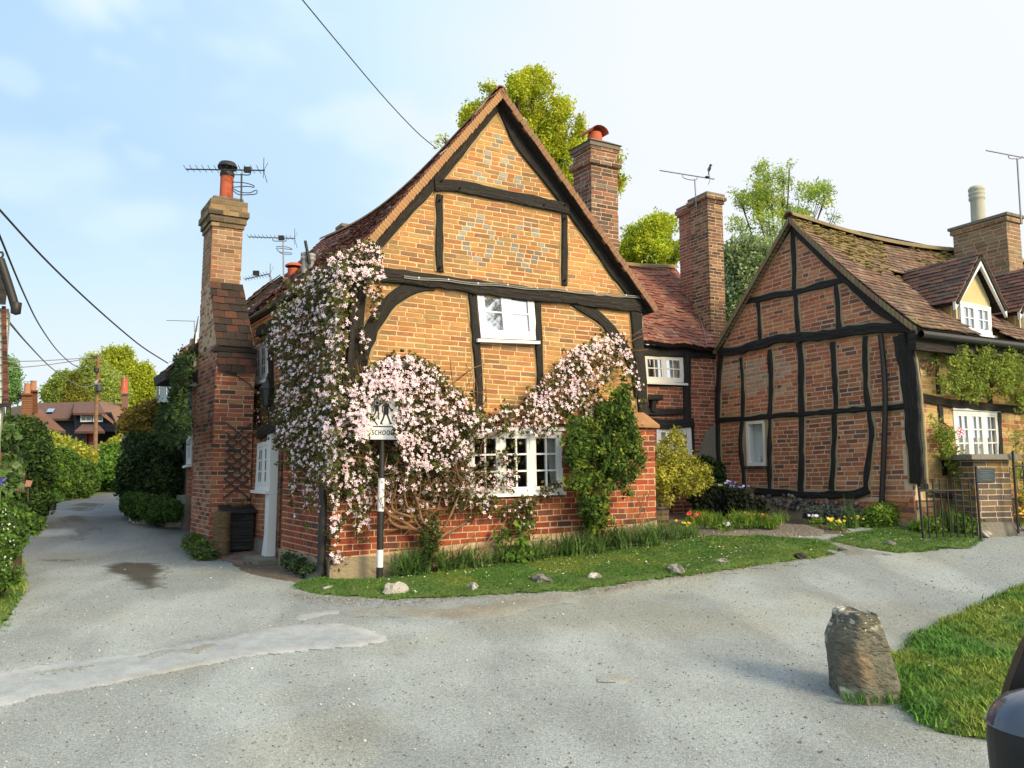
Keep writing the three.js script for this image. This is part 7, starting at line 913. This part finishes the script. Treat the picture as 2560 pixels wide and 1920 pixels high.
aerial('very thin aerial showing left of the tall chimney top', 26, [[486, 830], [486, 802]], [[416, 801], [488, 803]], 0, { refl: false });
aerial('small aerial on the paired orange brick chimneys', 32, [[68, 980], [70, 954]], [[60, 954], [87, 955]], 0, { refl: false });
aerial('small aerial with teeth on the barn chimney beside the yellow tree', 41, [[311, 968], [311, 938]], [[282, 942], [311, 938]], 7, { el: .14, refl: false, mat: M.lead });
{ // a small bird perched on the aerial's tip
  const p = at(1774, 421, 14.8), D = 14.8, t = thing('bird', 'small dark bird perched upright on the tip of the middle aerial', 'bird', at(1770, 431, D)); const body = new THREE.SphereGeometry(1, 14, 10), P = body.attributes.position; for (let i = 0; i < P.count; i++) { const y = P.getY(i); let w = .030 * (1 - .25 * y * y), lean = y * .012; if (y > .55) w *= .92; P.setXYZ(i, P.getX(i) * w + lean, y * .062, P.getZ(i) * w * .9); } body.computeVertexNormals(); body.translate(p.x, p.y, p.z); const m = S({ color: C(.04, .035, .04), roughness: .85 });
  add(t, 'body', merge([body, new THREE.SphereGeometry(.026, 10, 8).translate(p.x + .02, p.y + .062, p.z), new THREE.ConeGeometry(.007, .03, 6).rotateZ(-1.4).translate(p.x + .055, p.y + .06, p.z)]), m); add(t, 'tail', new MB().hexa([[-.03, -.13, .012], [-.015, -.13, .012], [.0, -.03, .012], [-.02, -.03, .012], [-.03, -.13, -.012], [-.015, -.13, -.012], [.0, -.03, -.012], [-.02, -.03, -.012]].map(a => p.clone().add(new V3(...a)))).geo(), m); add(t, 'leg', tube([p.clone().add(new V3(-.004, -.055, 0)), at(1769, 425, D).add(new V3(0, -.0, 0))], .004, 4, 2), m);
}
{ // telegraph pole
  const D = 30, t = thing('telegraph_pole', 'brown wooden telegraph pole beside the barn at the bend', 'pole', gD(238, D)), b = gD(238, D); add(t, 'shaft', tube([b, at(240, 1050, D), at(246, 888, D)], q => .085 - .025 * q, 10, 12), S({ color: C(.27, .15, .08), map: tBark, roughness: .9 })); add(t, 'step_box', tube([at(241, 920, D - .15), at(241, 930, D - .15)], .10, 8, 2), M.iron); add(t, 'bracket', tube([at(246, 962, D - .15), at(248, 978, D - .15)], .11, 8, 2), M.cable); add(t, 'insulator_arm', tube([at(228, 890, D), at(238, 893, D), at(244, 892, D)], .06, 6, 4), M.bark); add(t, 'clamp', tube([at(240, 958, D - .1), at(247, 959, D - .1)], .12, 8, 2), M.lead);
  const wire = (label, pts, r, mat = M.cable) => { const g = tube(pts.map(q => at(...q)), r, 5, 40); return solo('overhead_wire', g, mat, label, 'wire'); };
  wire('thin overhead wire running down from the top of the sky to the gable', [[740, -20, 6.6], [850, 113, 7.6], [960, 243, 8.7], [1040, 328, 9.5], [1092, 372, 9.95]], .006);
  wire('thick dark cable sagging across the left sky to the lane cottage', [[-30, 492, 7], [105, 640, 8.4], [210, 742, 9.8], [300, 822, 11.5], [360, 870, 13], [420, 908, 15]], .011);
  wire('overhead wire from the left edge curving down to the pole top', [[-10, 568, 9], [0, 592, 9.3], [60, 735, 13], [100, 815, 17], [145, 878, 22], [185, 913, 26], [212, 920, 28], [240, 903, 30]], .014);
  wire('lower wire from the weatherboarded house to the middle of the pole', [[15, 796, 9], [68, 858, 14], [120, 912, 20], [160, 943, 24], [200, 966, 27], [220, 966, 29], [240, 959, 29.9]], .014, M.cableGrey);
  wire('nearly level upper wire left of the telegraph pole', [[-20, 904, 25], [100, 902, 27], [232, 894, 30]], .018, M.cableGrey); wire('rising second wire left of the telegraph pole', [[-20, 924, 25], [100, 914, 27], [180, 903, 29], [232, 894, 30]], .016, M.cableGrey);
}
// ---------------------------------------------------------------- boulder, flints, car
{
  const c = onG(2168, 1735), fr = new Fr(c, new V3(1, 0, 0)), D = -c.z, rows = [[1732, 2094, 2254], [1700, 2087, 2244], [1660, 2081, 2231], [1620, 2077, 2218], [1596, 2074, 2209], [1570, 2080, 2201], [1548, 2090, 2195], [1532, 2090, 2186], [1524, 2096, 2172], [1522, 2120, 2160]];
  const FA = [[3.14, 1], [2.35, 1.12], [1.35, 1.0], [.55, 1.02], [-.1, .98], [-1.2, 1.05], [-2.2, 1.1]], facet = (an, y) => { let r = 9; FA.forEach(([a, d], k) => { const c = Math.cos(an - a - .12 * Math.sin(y * 3 + k)); if (c > .05) r = Math.min(r, d / c); }); return Math.min(r, 1.32); }; const N = 44, Mr = 30, pos = [], uv = [], idx = []; for (let j = 0; j <= Mr; j++) { const f = j / Mr * (rows.length - 1), k = Math.min(rows.length - 2, Math.floor(f)), t = f - k, v = mix(rows[k][0], rows[k + 1][0], t), a = mix(rows[k][1], rows[k + 1][1], t), b = mix(rows[k][2], rows[k + 1][2], t), A = fr.loc(a, v), B = fr.loc(b, v), cx = (A[0] + B[0]) / 2, hw = (B[0] - A[0]) / 2, y = A[1] - (j === 0 ? .08 : 0); const dz = .21 * (1 - .35 * j / Mr); for (let i = 0; i < N; i++) { const an = i / N * 6.2832, co = Math.cos(an), si = Math.sin(an), p = 3.2, rr_ = facet(an, y) ; const nz = 1 + .10 * (fbm(co * 1.6 + 5, y * 5 + si * 1.6, 4, 19) - .5) * 2 + .05 * (fbm(co * 6, y * 14 + si * 6, 3, 29) - .5) * 2; const P = fr.P(cx + hw * co * rr_ * nz * .97, y + (j > Mr - 6 ? .02 * (fbm(co * 3, si * 3, 2, 9) - .5) - .03 * Math.max(0, co) : 0), dz * si * rr_ * nz); pos.push(P.x, P.y, P.z); uv.push(i / N, j / Mr); } } const top = fr.loc(2135, 1520); const tp = fr.P(top[0], top[1] + .0, 0); pos.push(tp.x, tp.y, tp.z); uv.push(0, 0); for (let j = 0; j < Mr; j++) for (let i = 0; i < N; i++) { const a = j * N + i, b = j * N + (i + 1) % N; idx.push(a, a + N, b, b, a + N, b + N); } for (let i = 0; i < N; i++) idx.push(Mr * N + i, Mr * N + N, Mr * N + (i + 1) % N);
  const g = new THREE.BufferGeometry(); g.setAttribute('position', new THREE.Float32BufferAttribute(pos, 3)); g.setAttribute('uv', new THREE.Float32BufferAttribute(uv, 2)); g.setIndex(idx); g.computeVertexNormals();
  const tS = tex(512, (u, v) => { const n = fbm(u * 18, v * 10, 5, 44), g2 = fbm(u * 40, v * 30, 3, 4), al = sst(.40, .58, fbm(u * 5 + 2, v * 5, 5, 71) + .22 * sst(.95, .6, v) - .06), li = sst(.70, .74, fbm(u * 34, v * 22, 2, 15)) * sst(.45, .6, v) * sst(.35, .55, fbm(u * 5, v * 4, 2, 31)), or = sst(.25, .12, Math.hypot((u - .33) * 2.4, (v - .25) * 1.5) + .16 * (fbm(u * 9, v * 9, 4, 83) - .5)); let r = .66 + .44 * (n - .5), gg = .645 + .44 * (n - .5), b = .59 + .42 * (n - .5); r = mix(r, .30, al * .8); gg = mix(gg, .30, al * .8); b = mix(b, .26, al * .8); r = mix(r, .52, or * .5); gg = mix(gg, .42, or * .5); b = mix(b, .32, or * .5); r = mix(r, .74, li); gg = mix(gg, .74, li); b = mix(b, .72, li); const k = .8 + .4 * g2; return [r * k, gg * k, b * k]; }, { srgb: true, rep: 1 });
  solo('boulder', g, S({ map: tS, bumpMap: tBump, bumpScale: .03, roughness: .95 }), 'leaning sandstone boulder with lichen standing at the corner of the right lawn', 'boulder');
}
{ const mF = S({ vertexColors: true, map: tGrain, bumpMap: tBump, bumpScale: .02, roughness: .8 }); const fl = (u, v, w, k, label, asp = .75) => { const p = onG(u, v), r = w * -p.z / FPX / 2, g = stone(r, 1.15, asp, .9, .42, 2); g.rotateY(rnd() * 6.28); const P = g.attributes.position, cc = []; for (let i = 0; i < P.count; i++) { const n = fbm(P.getX(i) / r * 1.4 + u, P.getY(i) / r * 1.4 + P.getZ(i) / r, 3, 5), q = n > .5 ? k : k * .35; cc.push(q, q * .96, q * .88); } g.setAttribute('color', new THREE.Float32BufferAttribute(cc, 3)); g.translate(p.x, p.y + r * asp * .45, p.z); solo('flint_stone', g, mF, label, 'stone'); };
  fl(820, 1478, 34, .45, 'greenish pale stone in the grass nearest the downpipe', .5); fl(988, 1488, 54, .42, 'large pale flint on the verge right of the striped post'); fl(1180, 1478, 34, .60, 'small whitish flint on the verge edge below the lower window'); fl(1355, 1462, 46, .26, 'dark jagged flint on the verge below the green climber'); fl(1487, 1453, 34, .55, 'small white flint in the grass right of the dark jagged one'); fl(1686, 1436, 42, .34, 'grey-white flint on the verge past the cottage corner'); fl(1808, 1412, 32, .38, 'smooth tan stone on the verge before the path', .6); fl(1905, 1405, 22, .30, 'low brown stone half sunk at the verge edge', .4); fl(2002, 1396, 30, .035, 'black angular stone at the end of the verge', .6); fl(2080, 1385, 26, .32, 'flat tan stone where the verge meets the path', .45); fl(2100, 1376, 26, .36, 'flat grey stone beside the little path', .35); fl(2222, 1366, 34, .50, 'white stone on the lawn edge under the railing', .5); fl(2320, 1358, 32, .30, 'flat grey stone on the lawn edge left of the pillar', .35); fl(2462, 1342, 34, .42, 'pale stone at the foot of the brick pillar', .6); fl(2496, 1878, 14, .75, 'small bright white chip on the road beside the car', .5); }
{ // the parked car whose door mirror reaches into the picture
  const p = new V3(1.25, gY(1.5, -.9), -1.0), t = thing('parked_car', 'black car at the right edge, only its rounded door mirror in view', 'car', p), paint = new THREE.MeshPhysicalMaterial({ color: C(.006, .012, .03), roughness: .25, clearcoat: 1, clearcoatRoughness: .05 }), plast = S({ color: C(.006, .007, .008), roughness: .5 });
  const mir = at(2655, 1885, 1.42), q = new THREE.SphereGeometry(1, 40, 32), P = q.attributes.position, sq = (v, p) => Math.sign(v) * Math.pow(Math.abs(v), p); for (let i = 0; i < P.count; i++) { const y = P.getY(i); P.setXYZ(i, sq(P.getX(i), .7) * (.112 + .010 * y), sq(y, .62) * .104 + P.getX(i) * .012, sq(P.getZ(i), .8) * .075); } q.computeVertexNormals();
  const mm = add(t, 'mirror_housing', q.clone().translate(mir.x, mir.y, mir.z), plast);
  const cap = q.clone(), Q = cap.attributes.position; for (let i = 0; i < Q.count; i++) { const x = Q.getX(i), lo = .052 + .13 * x - .012 * Math.cos(x * 20); Q.setXYZ(i, x * 1.03, Math.max(Q.getY(i) * 1.04, lo), Q.getZ(i) * 1.04); } cap.computeVertexNormals(); add(mm, 'mirror_cap', cap.translate(mir.x, mir.y, mir.z), new THREE.MeshPhysicalMaterial({ color: C(.018, .03, .06), roughness: .3, clearcoat: 1, clearcoatRoughness: .1 }));
  { const f = new Fr(at(2560, 1700, 1.52), new V3(1, 0, .25)), A = [[2512, 1800], [2514, 1752], [2530, 1700], [2562, 1618], [2640, 1480], [2760, 1400], [2760, 1800]].map(([x, y]) => f.loc(x, y)).reverse(); add(t, 'quarter_light', slab(f, A, [], .0, .03), S({ color: C(.006, .007, .009), roughness: .35 })); }
  const fw = new V3(.72, 0, -.69), sd = new V3(.69, 0, .72), o = new V3(1.30, 0, -1.02), B = (a, b, y) => o.clone().addScaledVector(fw, a).addScaledVector(sd, b).setY(p.y + y), loft = (rows) => { const m = new MB(); for (let k = 0; k < rows.length - 1; k++) for (let j = 0; j < rows[k].length; j++) { const n = rows[k].length, a = rows[k][j], b = rows[k][(j + 1) % n], c = rows[k + 1][(j + 1) % n], d = rows[k + 1][j]; m.quad(B(...a), B(...b), B(...c), B(...d)); } return m.geo(); };
  const sec = (a, y0, y1, in1) => [[a, 0, y0], [a, 0 - .02, mix(y0, y1, .55)], [a, in1, y1], [a, 1.7 - in1, y1], [a, 1.72, mix(y0, y1, .55)], [a, 1.7, y0]]; add(t, 'body', loft([sec(2.0, .35, .62, .12), sec(1.8, .25, .82, .1), sec(.7, .22, .95, .06), sec(-.6, .22, .98, .05), sec(-1.7, .25, .96, .08), sec(-2.0, .4, .8, .15)]), paint); add(t, 'cabin', loft([sec(.75, .93, .96, .1), sec(.1, .95, 1.38, .26), sec(-1.0, .95, 1.42, .26), sec(-1.8, .93, .97, .15)]), S({ color: C(.01, .012, .014), roughness: .08 }));
  for (const [a, b] of [[1.25, .02], [1.25, 1.68], [-1.25, .02], [-1.25, 1.68]]) { const w = new THREE.CylinderGeometry(.31, .31, .2, 24).rotateX(Math.PI / 2).rotateY(Math.atan2(sd.x, sd.z)); const c = B(a, b, .31); const wh = add(t, 'wheel', w.translate(c.x, c.y, c.z), plast); const rm = new THREE.CylinderGeometry(.19, .19, .215, 20).rotateX(Math.PI / 2).rotateY(Math.atan2(sd.x, sd.z)); add(wh, 'rim', rm.translate(c.x, c.y, c.z), M.lead); } add(t, 'mirror_arm', tube([mir.clone().add(new V3(.05, -.08, 0)), B(.55, .03, .95)], .03, 8, 4), plast);
}
// ---------------------------------------------------------------- pillar, railing, gate
{
  const c = onG(2485, 1352), D = 10.75, fr = new Fr(at(2436, 1200, D), new V3(.985, 0, -.17)), g = gY(fr.o.x, fr.o.z), H = new House('gate_pillar', 'brick gate pillar with flat stone cap and small dark plaque', 'pillar', fr.P(.25, g)), root = H.root, w = fr.loc(2527, 1200)[0], hT = fr.loc(2470, 1149)[1], fs = new Fr(fr.P(0, 0), new V3(-fr.n.x, 0, -fr.n.z).negate());
  add(root, 'shaft', new MB().box(fr, .004, w - .004, g - .2, hT, -.44, -.004).geo(), M.mortarPale); const cp = palette([[.16, .12, .08], [.10, .085, .07], [.20, .15, .09], [.28, .17, .06], [.13, .10, .085]], .16);
  H.bricks(fr, [[0, g + .18], [w, g + .18], [w, hT], [0, hT]], { col: cp, course: .075, len: .225, rough: 1.3 }); add(root, 'foot', new MB().hexa([fr.P(-.03, g - .1, .05), fr.P(w + .03, g - .1, .05), fr.P(w, g + .2, .012), fr.P(0, g + .19, .012), fr.P(-.03, g - .1, -.45), fr.P(w + .03, g - .1, -.45), fr.P(w, g + .2, -.43), fr.P(0, g + .2, -.43)]).geo(), M.renderGrey);
  const fL = new Fr(fr.P(0, 0, -.44), fr.n.clone()); H.bricks(fL, [[0, g + .18], [.44, g + .18], [.44, hT], [0, hT]], { col: cp, course: .075, len: .225 }); add(root, 'cap', new MB().hexa([fr.P(-.10, hT, .10), fr.P(w + .10, hT, .10), fr.P(w + .09, hT + .075, .09), fr.P(-.09, hT + .07, .09), fr.P(-.10, hT, -.55), fr.P(w + .10, hT, -.55), fr.P(w + .09, hT + .075, -.54), fr.P(-.09, hT + .07, -.54)]).geo(), M.renderGrey);
  const a = fr.loc(2443, 1205), b = fr.loc(2484, 1171); add(root, 'plaque', new MB().box(fr, a[0], b[0], a[1], b[1], 0, .016).geo(), S({ color: C(.012, .035, .05), roughness: .5 })); for (let i = 0; i < 6; i++) add(root, 'plaque_line', new MB().box(fr, a[0] + .03 + .02 * (i % 3), b[0] - .03 - .03 * ((i * 2) % 3), b[1] - .035 - i * .024, b[1] - .027 - i * .024, .014, .0172).geo(), S({ color: C(.07, .10, .12), roughness: .5 })); H.flush();
  const r0 = at(2300, 1220, 10.55), fR = new Fr(r0, at(2440, 1200, 10.6).sub(r0).setY(0)), L = (x, y) => fR.loc(x, y), rail = thing('iron_railing', 'low black iron railing in front of the yellow brick wall', 'railing', fR.px(2370, 1330)), gb = fR.px(2370, 1330).y;
  for (const x of [2313, 2331, 2348, 2366, 2384, 2402, 2421]) { const a2 = L(x, 1200), pb = fR.P(a2[0], 0); add(rail, 'upright', tube([fR.P(a2[0] + .02, gY(pb.x, pb.z) - .05), fR.px(x, 1198)], .010, 6, 2), M.iron); } for (const x of [2297, 2439]) { const a2 = L(x, 1200), pb = fR.P(a2[0], 0); add(rail, 'post', tube([fR.P(a2[0] + .02, gY(pb.x, pb.z) - .05), fR.px(x, x > 2400 ? 1170 : 1222)], .016, 8, 2), M.iron); add(rail, 'finial', new THREE.SphereGeometry(.02, 8, 6).translate(...fR.px(x, x > 2400 ? 1168 : 1220).toArray()), M.iron); } add(rail, 'rail', tube([fR.px(2296, 1226), fR.px(2420, 1226), fR.px(2428, 1222), fR.px(2433, 1212), fR.px(2433, 1200)], .013, 6, 24), M.iron);
  const gt0 = at(2532, 1250, 10.7), fG = new Fr(gt0, new V3(.985, 0, -.17)), gate = thing('iron_gate', 'black wrought iron gate with scrolls right of the brick pillar', 'gate', fG.px(2560, 1345)), g2 = gY(gt0.x, gt0.z); for (let i = 0; i < 6; i++) { const x = .05 + i * .14; add(gate, 'upright', tube([fG.P(x, g2 + .06), fG.P(x, g2 + 1.0 + (i ? 0 : .15))], i ? .009 : .016, 6, 2), M.iron); } for (const y of [.10, .30, .95]) add(gate, 'rail', tube([fG.P(.03, g2 + y), fG.P(.8, g2 + y)], .012, 6, 2), M.iron); for (let i = 0; i < 6; i++) { const pts = []; for (let k = 0; k <= 12; k++) pts.push(fG.P(.12 + i * .14 + Math.cos(k / 12 * 6.28) * .055, g2 + .2 + Math.sin(k / 12 * 6.28) * .085, .01)); add(gate, 'scroll', tube(pts, .007, 5, 24), M.iron); } { const pts = []; for (let k = 0; k <= 16; k++) pts.push(fG.P(.20 + Math.cos(k / 16 * 7) * .10 * (1 - k / 22), g2 + .82 + Math.sin(k / 16 * 7) * .10 * (1 - k / 22), .01)); add(gate, 'scroll', tube(pts, .008, 5, 30), M.iron); }
}
// ---------------------------------------------------------------- beds, pots and small plants
function flowers(name, label, cat, base, spots, col, { r = .022, leafN = 60, leafCol = mid, spread = .14, strap = false, ht = .12 } = {}) {
  const t = thing(name, label, cat, base), lv = [], fl = []; for (const s of spots) { for (let i = 0; i < leafN / spots.length; i++) lv.push({ p: s.clone().add(new V3(spread * gauss(), rr(.01, ht * .8), spread * .7 * gauss())), s: rr(.5, 1), c: pick(leafCol) }); for (let i = 0; i < 6; i++) fl.push({ p: s.clone().add(new V3(spread * .6 * gauss(), ht * rr(.8, 1.25), spread * .5 * gauss())), s: r * rr(.8, 1.25), c: pick(col), q: new THREE.Quaternion().setFromUnitVectors(new V3(0, 0, 1), new V3(gauss() * .5, .8, .8).normalize()) }); }
  instPart(t, 'leaves', strap ? tuftGeo(8, .20, .03, .008, .12) : leafS, M.leaf, strap ? lv.map(x => ({ ...x, rx: .1 * gauss(), rz: .1 * gauss() })) : lv); const r0 = rootOf.get(t); fl.forEach(f => { const m = new THREE.Mesh(bedFlower, S({ color: C(...f.c), roughness: .8, side: THREE.DoubleSide, vertexColors: true })); m.name = 'flower'; m.position.copy(f.p).sub(r0); m.quaternion.copy(f.q); m.scale.setScalar(f.s); m.castShadow = true; t.add(m); }); return t;
}
const bedFlower = (() => { const m = new MB(); for (let k = 0; k < 5; k++) { const a = k / 5 * 6.283, d = (r, s, y) => new V3(Math.cos(a) * r - Math.sin(a) * s, Math.sin(a) * r + Math.cos(a) * s, y); m.quad(d(.05, 0, 0), d(.6, -.45, .1), d(1, 0, .05), d(.6, .45, .1), [1, 1, 1]); } return m.geo(); })();
const og = (u, v) => onG(u, v, .03);
flowers('red_primroses', 'clump of bright red primroses in the bed past the cottage corner', 'flowers', og(1745, 1315), [og(1735, 1318), og(1752, 1316), og(1744, 1322)], [[.55, .02, .03], [.60, .05, .06]], { strap: true, leafN: 46, ht: .16, r: .023 });
flowers('orange_primroses', 'clump of dull orange primroses right of the red ones', 'flowers', og(1865, 1322), [og(1842, 1322), og(1865, 1324), og(1925, 1328)], [[.45, .16, .05], [.40, .10, .06]], { strap: true, leafN: 60, ht: .16 });
flowers('yellow_pansies', 'small yellow pansies left of the red primroses', 'flowers', og(1705, 1328), [og(1700, 1330), og(1722, 1334)], [[.60, .45, .03], [.10, .04, .06]], { leafN: 26, ht: .1 });
flowers('white_pansies', 'tiny white pansies between the red and orange primroses', 'flowers', og(1823, 1334), [og(1823, 1336)], [[.60, .58, .70], [.50, .50, .60]], { leafN: 16, ht: .1 });
flowers('bed_leaves', 'strappy green leaves of spent bulbs along the grass past the cottage corner', 'plants', og(1800, 1330), [og(1770, 1330), og(1790, 1332), og(1850, 1334), og(1890, 1332), og(1935, 1334)], [[.12, .2, .03]], { strap: true, leafN: 150, ht: .2, r: .006 });
flowers('gold_pansies', 'low golden yellow pansies under the timbered house', 'flowers', og(2125, 1322), [og(2080, 1326), og(2098, 1328), og(2130, 1320), og(2152, 1318), og(2170, 1318)], [[.62, .42, .03], [.66, .50, .08]], { leafN: 60, ht: .1, spread: .10 });
flowers('pale_violas', 'pale lilac violas at the corner of the path and flower bed', 'flowers', og(2038, 1316), [og(2038, 1318)], [[.45, .42, .70], [.55, .52, .75]], { leafN: 18, ht: .12 });
flowers('blue_pansies', 'blue pansies in the dark bed below the small larder window', 'flowers', at(1845, 1232, 12.6), [at(1832, 1233, 12.6), at(1858, 1233, 12.5), at(1824, 1222, 12.7)], [[.16, .17, .62], [.45, .46, .75], [.22, .22, .6]], { leafN: 50, leafCol: dk, ht: .10, r: .021 });
flowers('yellow_violas', 'pale yellow pansies in the dark bed near the corner of the timbered house', 'flowers', at(1800, 1226, 12.9), [at(1797, 1226, 12.9), at(1808, 1224, 12.9)], [[.62, .58, .28], [.6, .55, .15]], { leafN: 40, leafCol: dk, ht: .08, r: .026 });
flowers('orange_tulips', 'bright orange-yellow tulips seen through the iron gate', 'flowers', og(2552, 1300), [at(2548, 1250, 11.6), at(2556, 1258, 11.6), at(2550, 1285, 11.5), at(2560, 1290, 11.5), at(2550, 1300, 11.4)], [[.75, .30, .03], [.8, .42, .04]], { leafN: 40, ht: .05, r: .055, spread: .05 });
{ // strap-leaved plants along the foot of the front wall
  const it = [], t = thing('daylily_bed', 'row of arching strap-leaved daylilies along the foot of the gabled cottage', 'plants', onG(1300, 1420)), geo = tuftGeo(18, .36, .05, .013, .46); for (let i = 0; i < 210; i++) { const k = rnd(), u = mix(985, 1740, k), v = mix(1438, 1345, Math.pow(k, 1.0)) + rr(-4, 16) * (u > 1640 ? .5 : 1); const p = onG(u, v), dn = rnd(); it.push({ p, s: rr(.75, 1.2) * (u > 1650 ? .7 : 1), c: pick([[.12, .24, .05], [.16, .29, .065], [.08, .17, .03], [.24, .36, .12]]), rx: .15 * gauss(), rz: .15 * gauss() }); } instPart(t, 'leaves', geo, M.leaf, it).userData.kind = 'stuff';
  for (const [u, v, lb] of [[1305, 1400, 'broad-leaved hydrangea shoot against the bricks below the lower window'], [1270, 1410, 'leafy bramble at the wall foot left of the hydrangea shoot']]) { const p = onG(u, v); bush('wall_shrub', lb, 'plant', [0, 1, 2].map(k => ({ c: ML.px(u + 12 * gauss(), v - 20 - k * 32, .15), r: new V3(.12, .08, .10) })), p, { n: 20, cols: [[.10, .20, .03], [.14, .25, .035]], clump: leafClump(5, .07, .08, .034), gap: .1, stems: 4, size: 1 }); }
  bush('wallflower_clump', 'upright dark green leafy stems beside the thick clematis trunk', 'plant', [0, 1, 2].map(k => ({ c: ML.px(1085 + 8 * gauss(), 1330 + k * 30, .3), r: new V3(.12, .12, .1) })), onG(1085, 1425), { n: 70, size: .5, cols: [[.06, .11, .015], [.045, .085, .012]], gap: .1, stems: 6 });
}
{ // the yellow-green azalea in its tub, dark shrubs behind, irises
  const b = onG(1640, 1338), tb = at(1640, 1300, 11.9), q = gr(tb.x, tb.z), t = thing('wooden_tub', 'round wooden tub holding the yellow-green shrub beside the cottage corner', 'planter', q); for (let k = 0; k < 14; k++) { const m = new MB(), a = k / 14 * 6.283, c = (k + .94) / 14 * 6.283, P = (an, r, y) => q.clone().add(new V3(Math.cos(an) * r, y, Math.sin(an) * r)); m.hexa([P(c, .18, 0), P(a, .18, 0), P(a, .2, .36), P(c, .2, .36), P(c, .15, 0), P(a, .15, 0), P(a, .17, .36), P(c, .17, .36)]); add(t, 'stave', m.geo(), S({ color: C(.20, .14, .08), map: tWood, roughness: .85 })); } add(t, 'hoop', lathe([[.20, .30], [.207, .32], [.20, .34]], q, 20), M.iron); add(t, 'soil', lathe([[.17, .33], [0, .35]], q, 14), S({ color: C(.03, .02, .015), roughness: 1 }));
  bush('azalea', 'yellow-green azalea shrub in a tub between the gabled and rear cottages', 'shrub', [lobe(1680, 1120, 34, 12.2), lobe(1652, 1140, 26, 12), lobe(1725, 1170, 36, 12.3), lobe(1690, 1190, 44, 12.1), lobe(1655, 1200, 28, 11.9), lobe(1755, 1190, 28, 12.4), lobe(1720, 1215, 36, 12.2, .6), lobe(1690, 1085, 14, 12.2), lobe(1660, 1250, 22, 12, .7)], q.clone().setY(q.y + .33), { n: 900, size: .8, cols: [[.42, .42, .05], [.32, .34, .045], [.50, .47, .08], [.22, .24, .04]], clump: leafClump(12, .08, .05, .017), gap: .33, stems: 12 });
  bush('laurel_bush', 'dark green leafy bush against the left corner of the timbered house', 'shrub', [lobe(1770, 1190, 36, 13.4), lobe(1790, 1215, 24, 13.3), lobe(1750, 1230, 32, 13), lobe(1745, 1170, 24, 13.4)], gD(1770, 13.4), { n: 520, cols: dk, gap: .28 });
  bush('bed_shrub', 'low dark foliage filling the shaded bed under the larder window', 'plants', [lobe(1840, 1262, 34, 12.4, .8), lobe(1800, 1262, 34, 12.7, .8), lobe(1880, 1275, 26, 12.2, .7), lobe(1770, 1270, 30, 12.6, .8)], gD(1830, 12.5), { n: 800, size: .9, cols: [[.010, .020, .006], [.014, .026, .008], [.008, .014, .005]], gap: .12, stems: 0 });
  bush('box_ball', 'round dark green bush at the foot of the black downpipe', 'shrub', [lobe(2190, 1295, 26, 11.3, .9), lobe(2215, 1290, 24, 11.3, 1), lobe(2170, 1305, 16, 11.3, .8)], gD(2195, 11.3), { n: 420, size: .7, cols: mid, gap: .18, stems: 0 });
  bush('grey_sage', 'soft blue-grey low plant by the flint footing of the timbered house', 'plants', [lobe(2040, 1285, 26, 11.8, .55), lobe(2085, 1290, 24, 11.7, .55), lobe(2110, 1292, 16, 11.6, .6)], gD(2070, 11.8), { n: 300, size: .6, cols: [[.13, .16, .14], [.10, .13, .11]], gap: .1, stems: 0 });
  for (const [u, v, D, s, lb] of [[2115, 1315, 11.2, .9, 'spiky iris clump between the golden pansies'], [2352, 1325, 10.9, 1.15, 'spiky iris clump behind the iron railing'], [2385, 1325, 10.9, .9, 'second grassy clump behind the railing, nearer the pillar']]) { const p = gD(u, D), t2 = thing('iris_clump', lb, 'plant', p); instPart(t2, 'leaves', tuftGeo(22, .48, .045, .013, .10), M.leaf, [{ p, s, c: [.09, .19, .04], rx: 0, rz: 0 }, { p: p.clone().add(new V3(.08, 0, .04)), s: s * .8, c: [.13, .23, .05], rx: 0, rz: 0 }]); }
  bush('border_plants', 'mixed low green plants behind the iron railing', 'plants', [lobe(2330, 1318, 22, 10.9, .6), lobe(2400, 1315, 26, 10.9, .7), lobe(2430, 1310, 20, 10.9, .8), lobe(2300, 1322, 16, 10.9, .5)], gD(2370, 10.9), { n: 420, size: .7, cols: mid, gap: .18, stems: 0 });
}
{ // little paper flag at the window
  const p = RF.px(2401, 1080, .14), cv = document.createElement('canvas'); cv.width = 240; cv.height = 144; const g = cv.getContext('2d'); g.fillStyle = '#1b2f86'; g.fillRect(0, 0, 240, 144); const ln = (c, w, a) => { g.strokeStyle = c; g.lineWidth = w; for (const [x0, y0, x1, y1] of a) { g.beginPath(); g.moveTo(x0, y0); g.lineTo(x1, y1); g.stroke(); } }; const dg = [[0, 0, 240, 144], [240, 0, 0, 144]], st = [[120, 0, 120, 144], [0, 72, 240, 72]]; ln('#f2eef0', 30, dg); ln('#d8405a', 12, dg); ln('#f2eef0', 48, st); ln('#d8304a', 28, st);
  const tx = new THREE.CanvasTexture(cv); tx.colorSpace = THREE.SRGBColorSpace; const t = thing('paper_flag', 'small red, white and blue paper flag stuck by the window of the timbered house', 'flag', p.clone()), pl = new THREE.PlaneGeometry(.17, .11, 8, 4), P = pl.attributes.position; for (let i = 0; i < P.count; i++) P.setZ(i, .012 * Math.sin(P.getX(i) * 40)); pl.computeVertexNormals(); pl.rotateZ(-.45); pl.applyMatrix4(new THREE.Matrix4().makeBasis(RF.u, new V3(0, 1, 0), RF.n)); pl.translate(p.x, p.y, p.z); add(t, 'cloth', pl, S({ map: tx, roughness: .8, side: THREE.DoubleSide })); add(t, 'stick', tube([RF.px(2388, 1062, .14), RF.px(2394, 1085, .14), RF.px(2402, 1130, .12)], .004, 5, 4), M.whiteOld);
}
renderer.render(scene, camera);
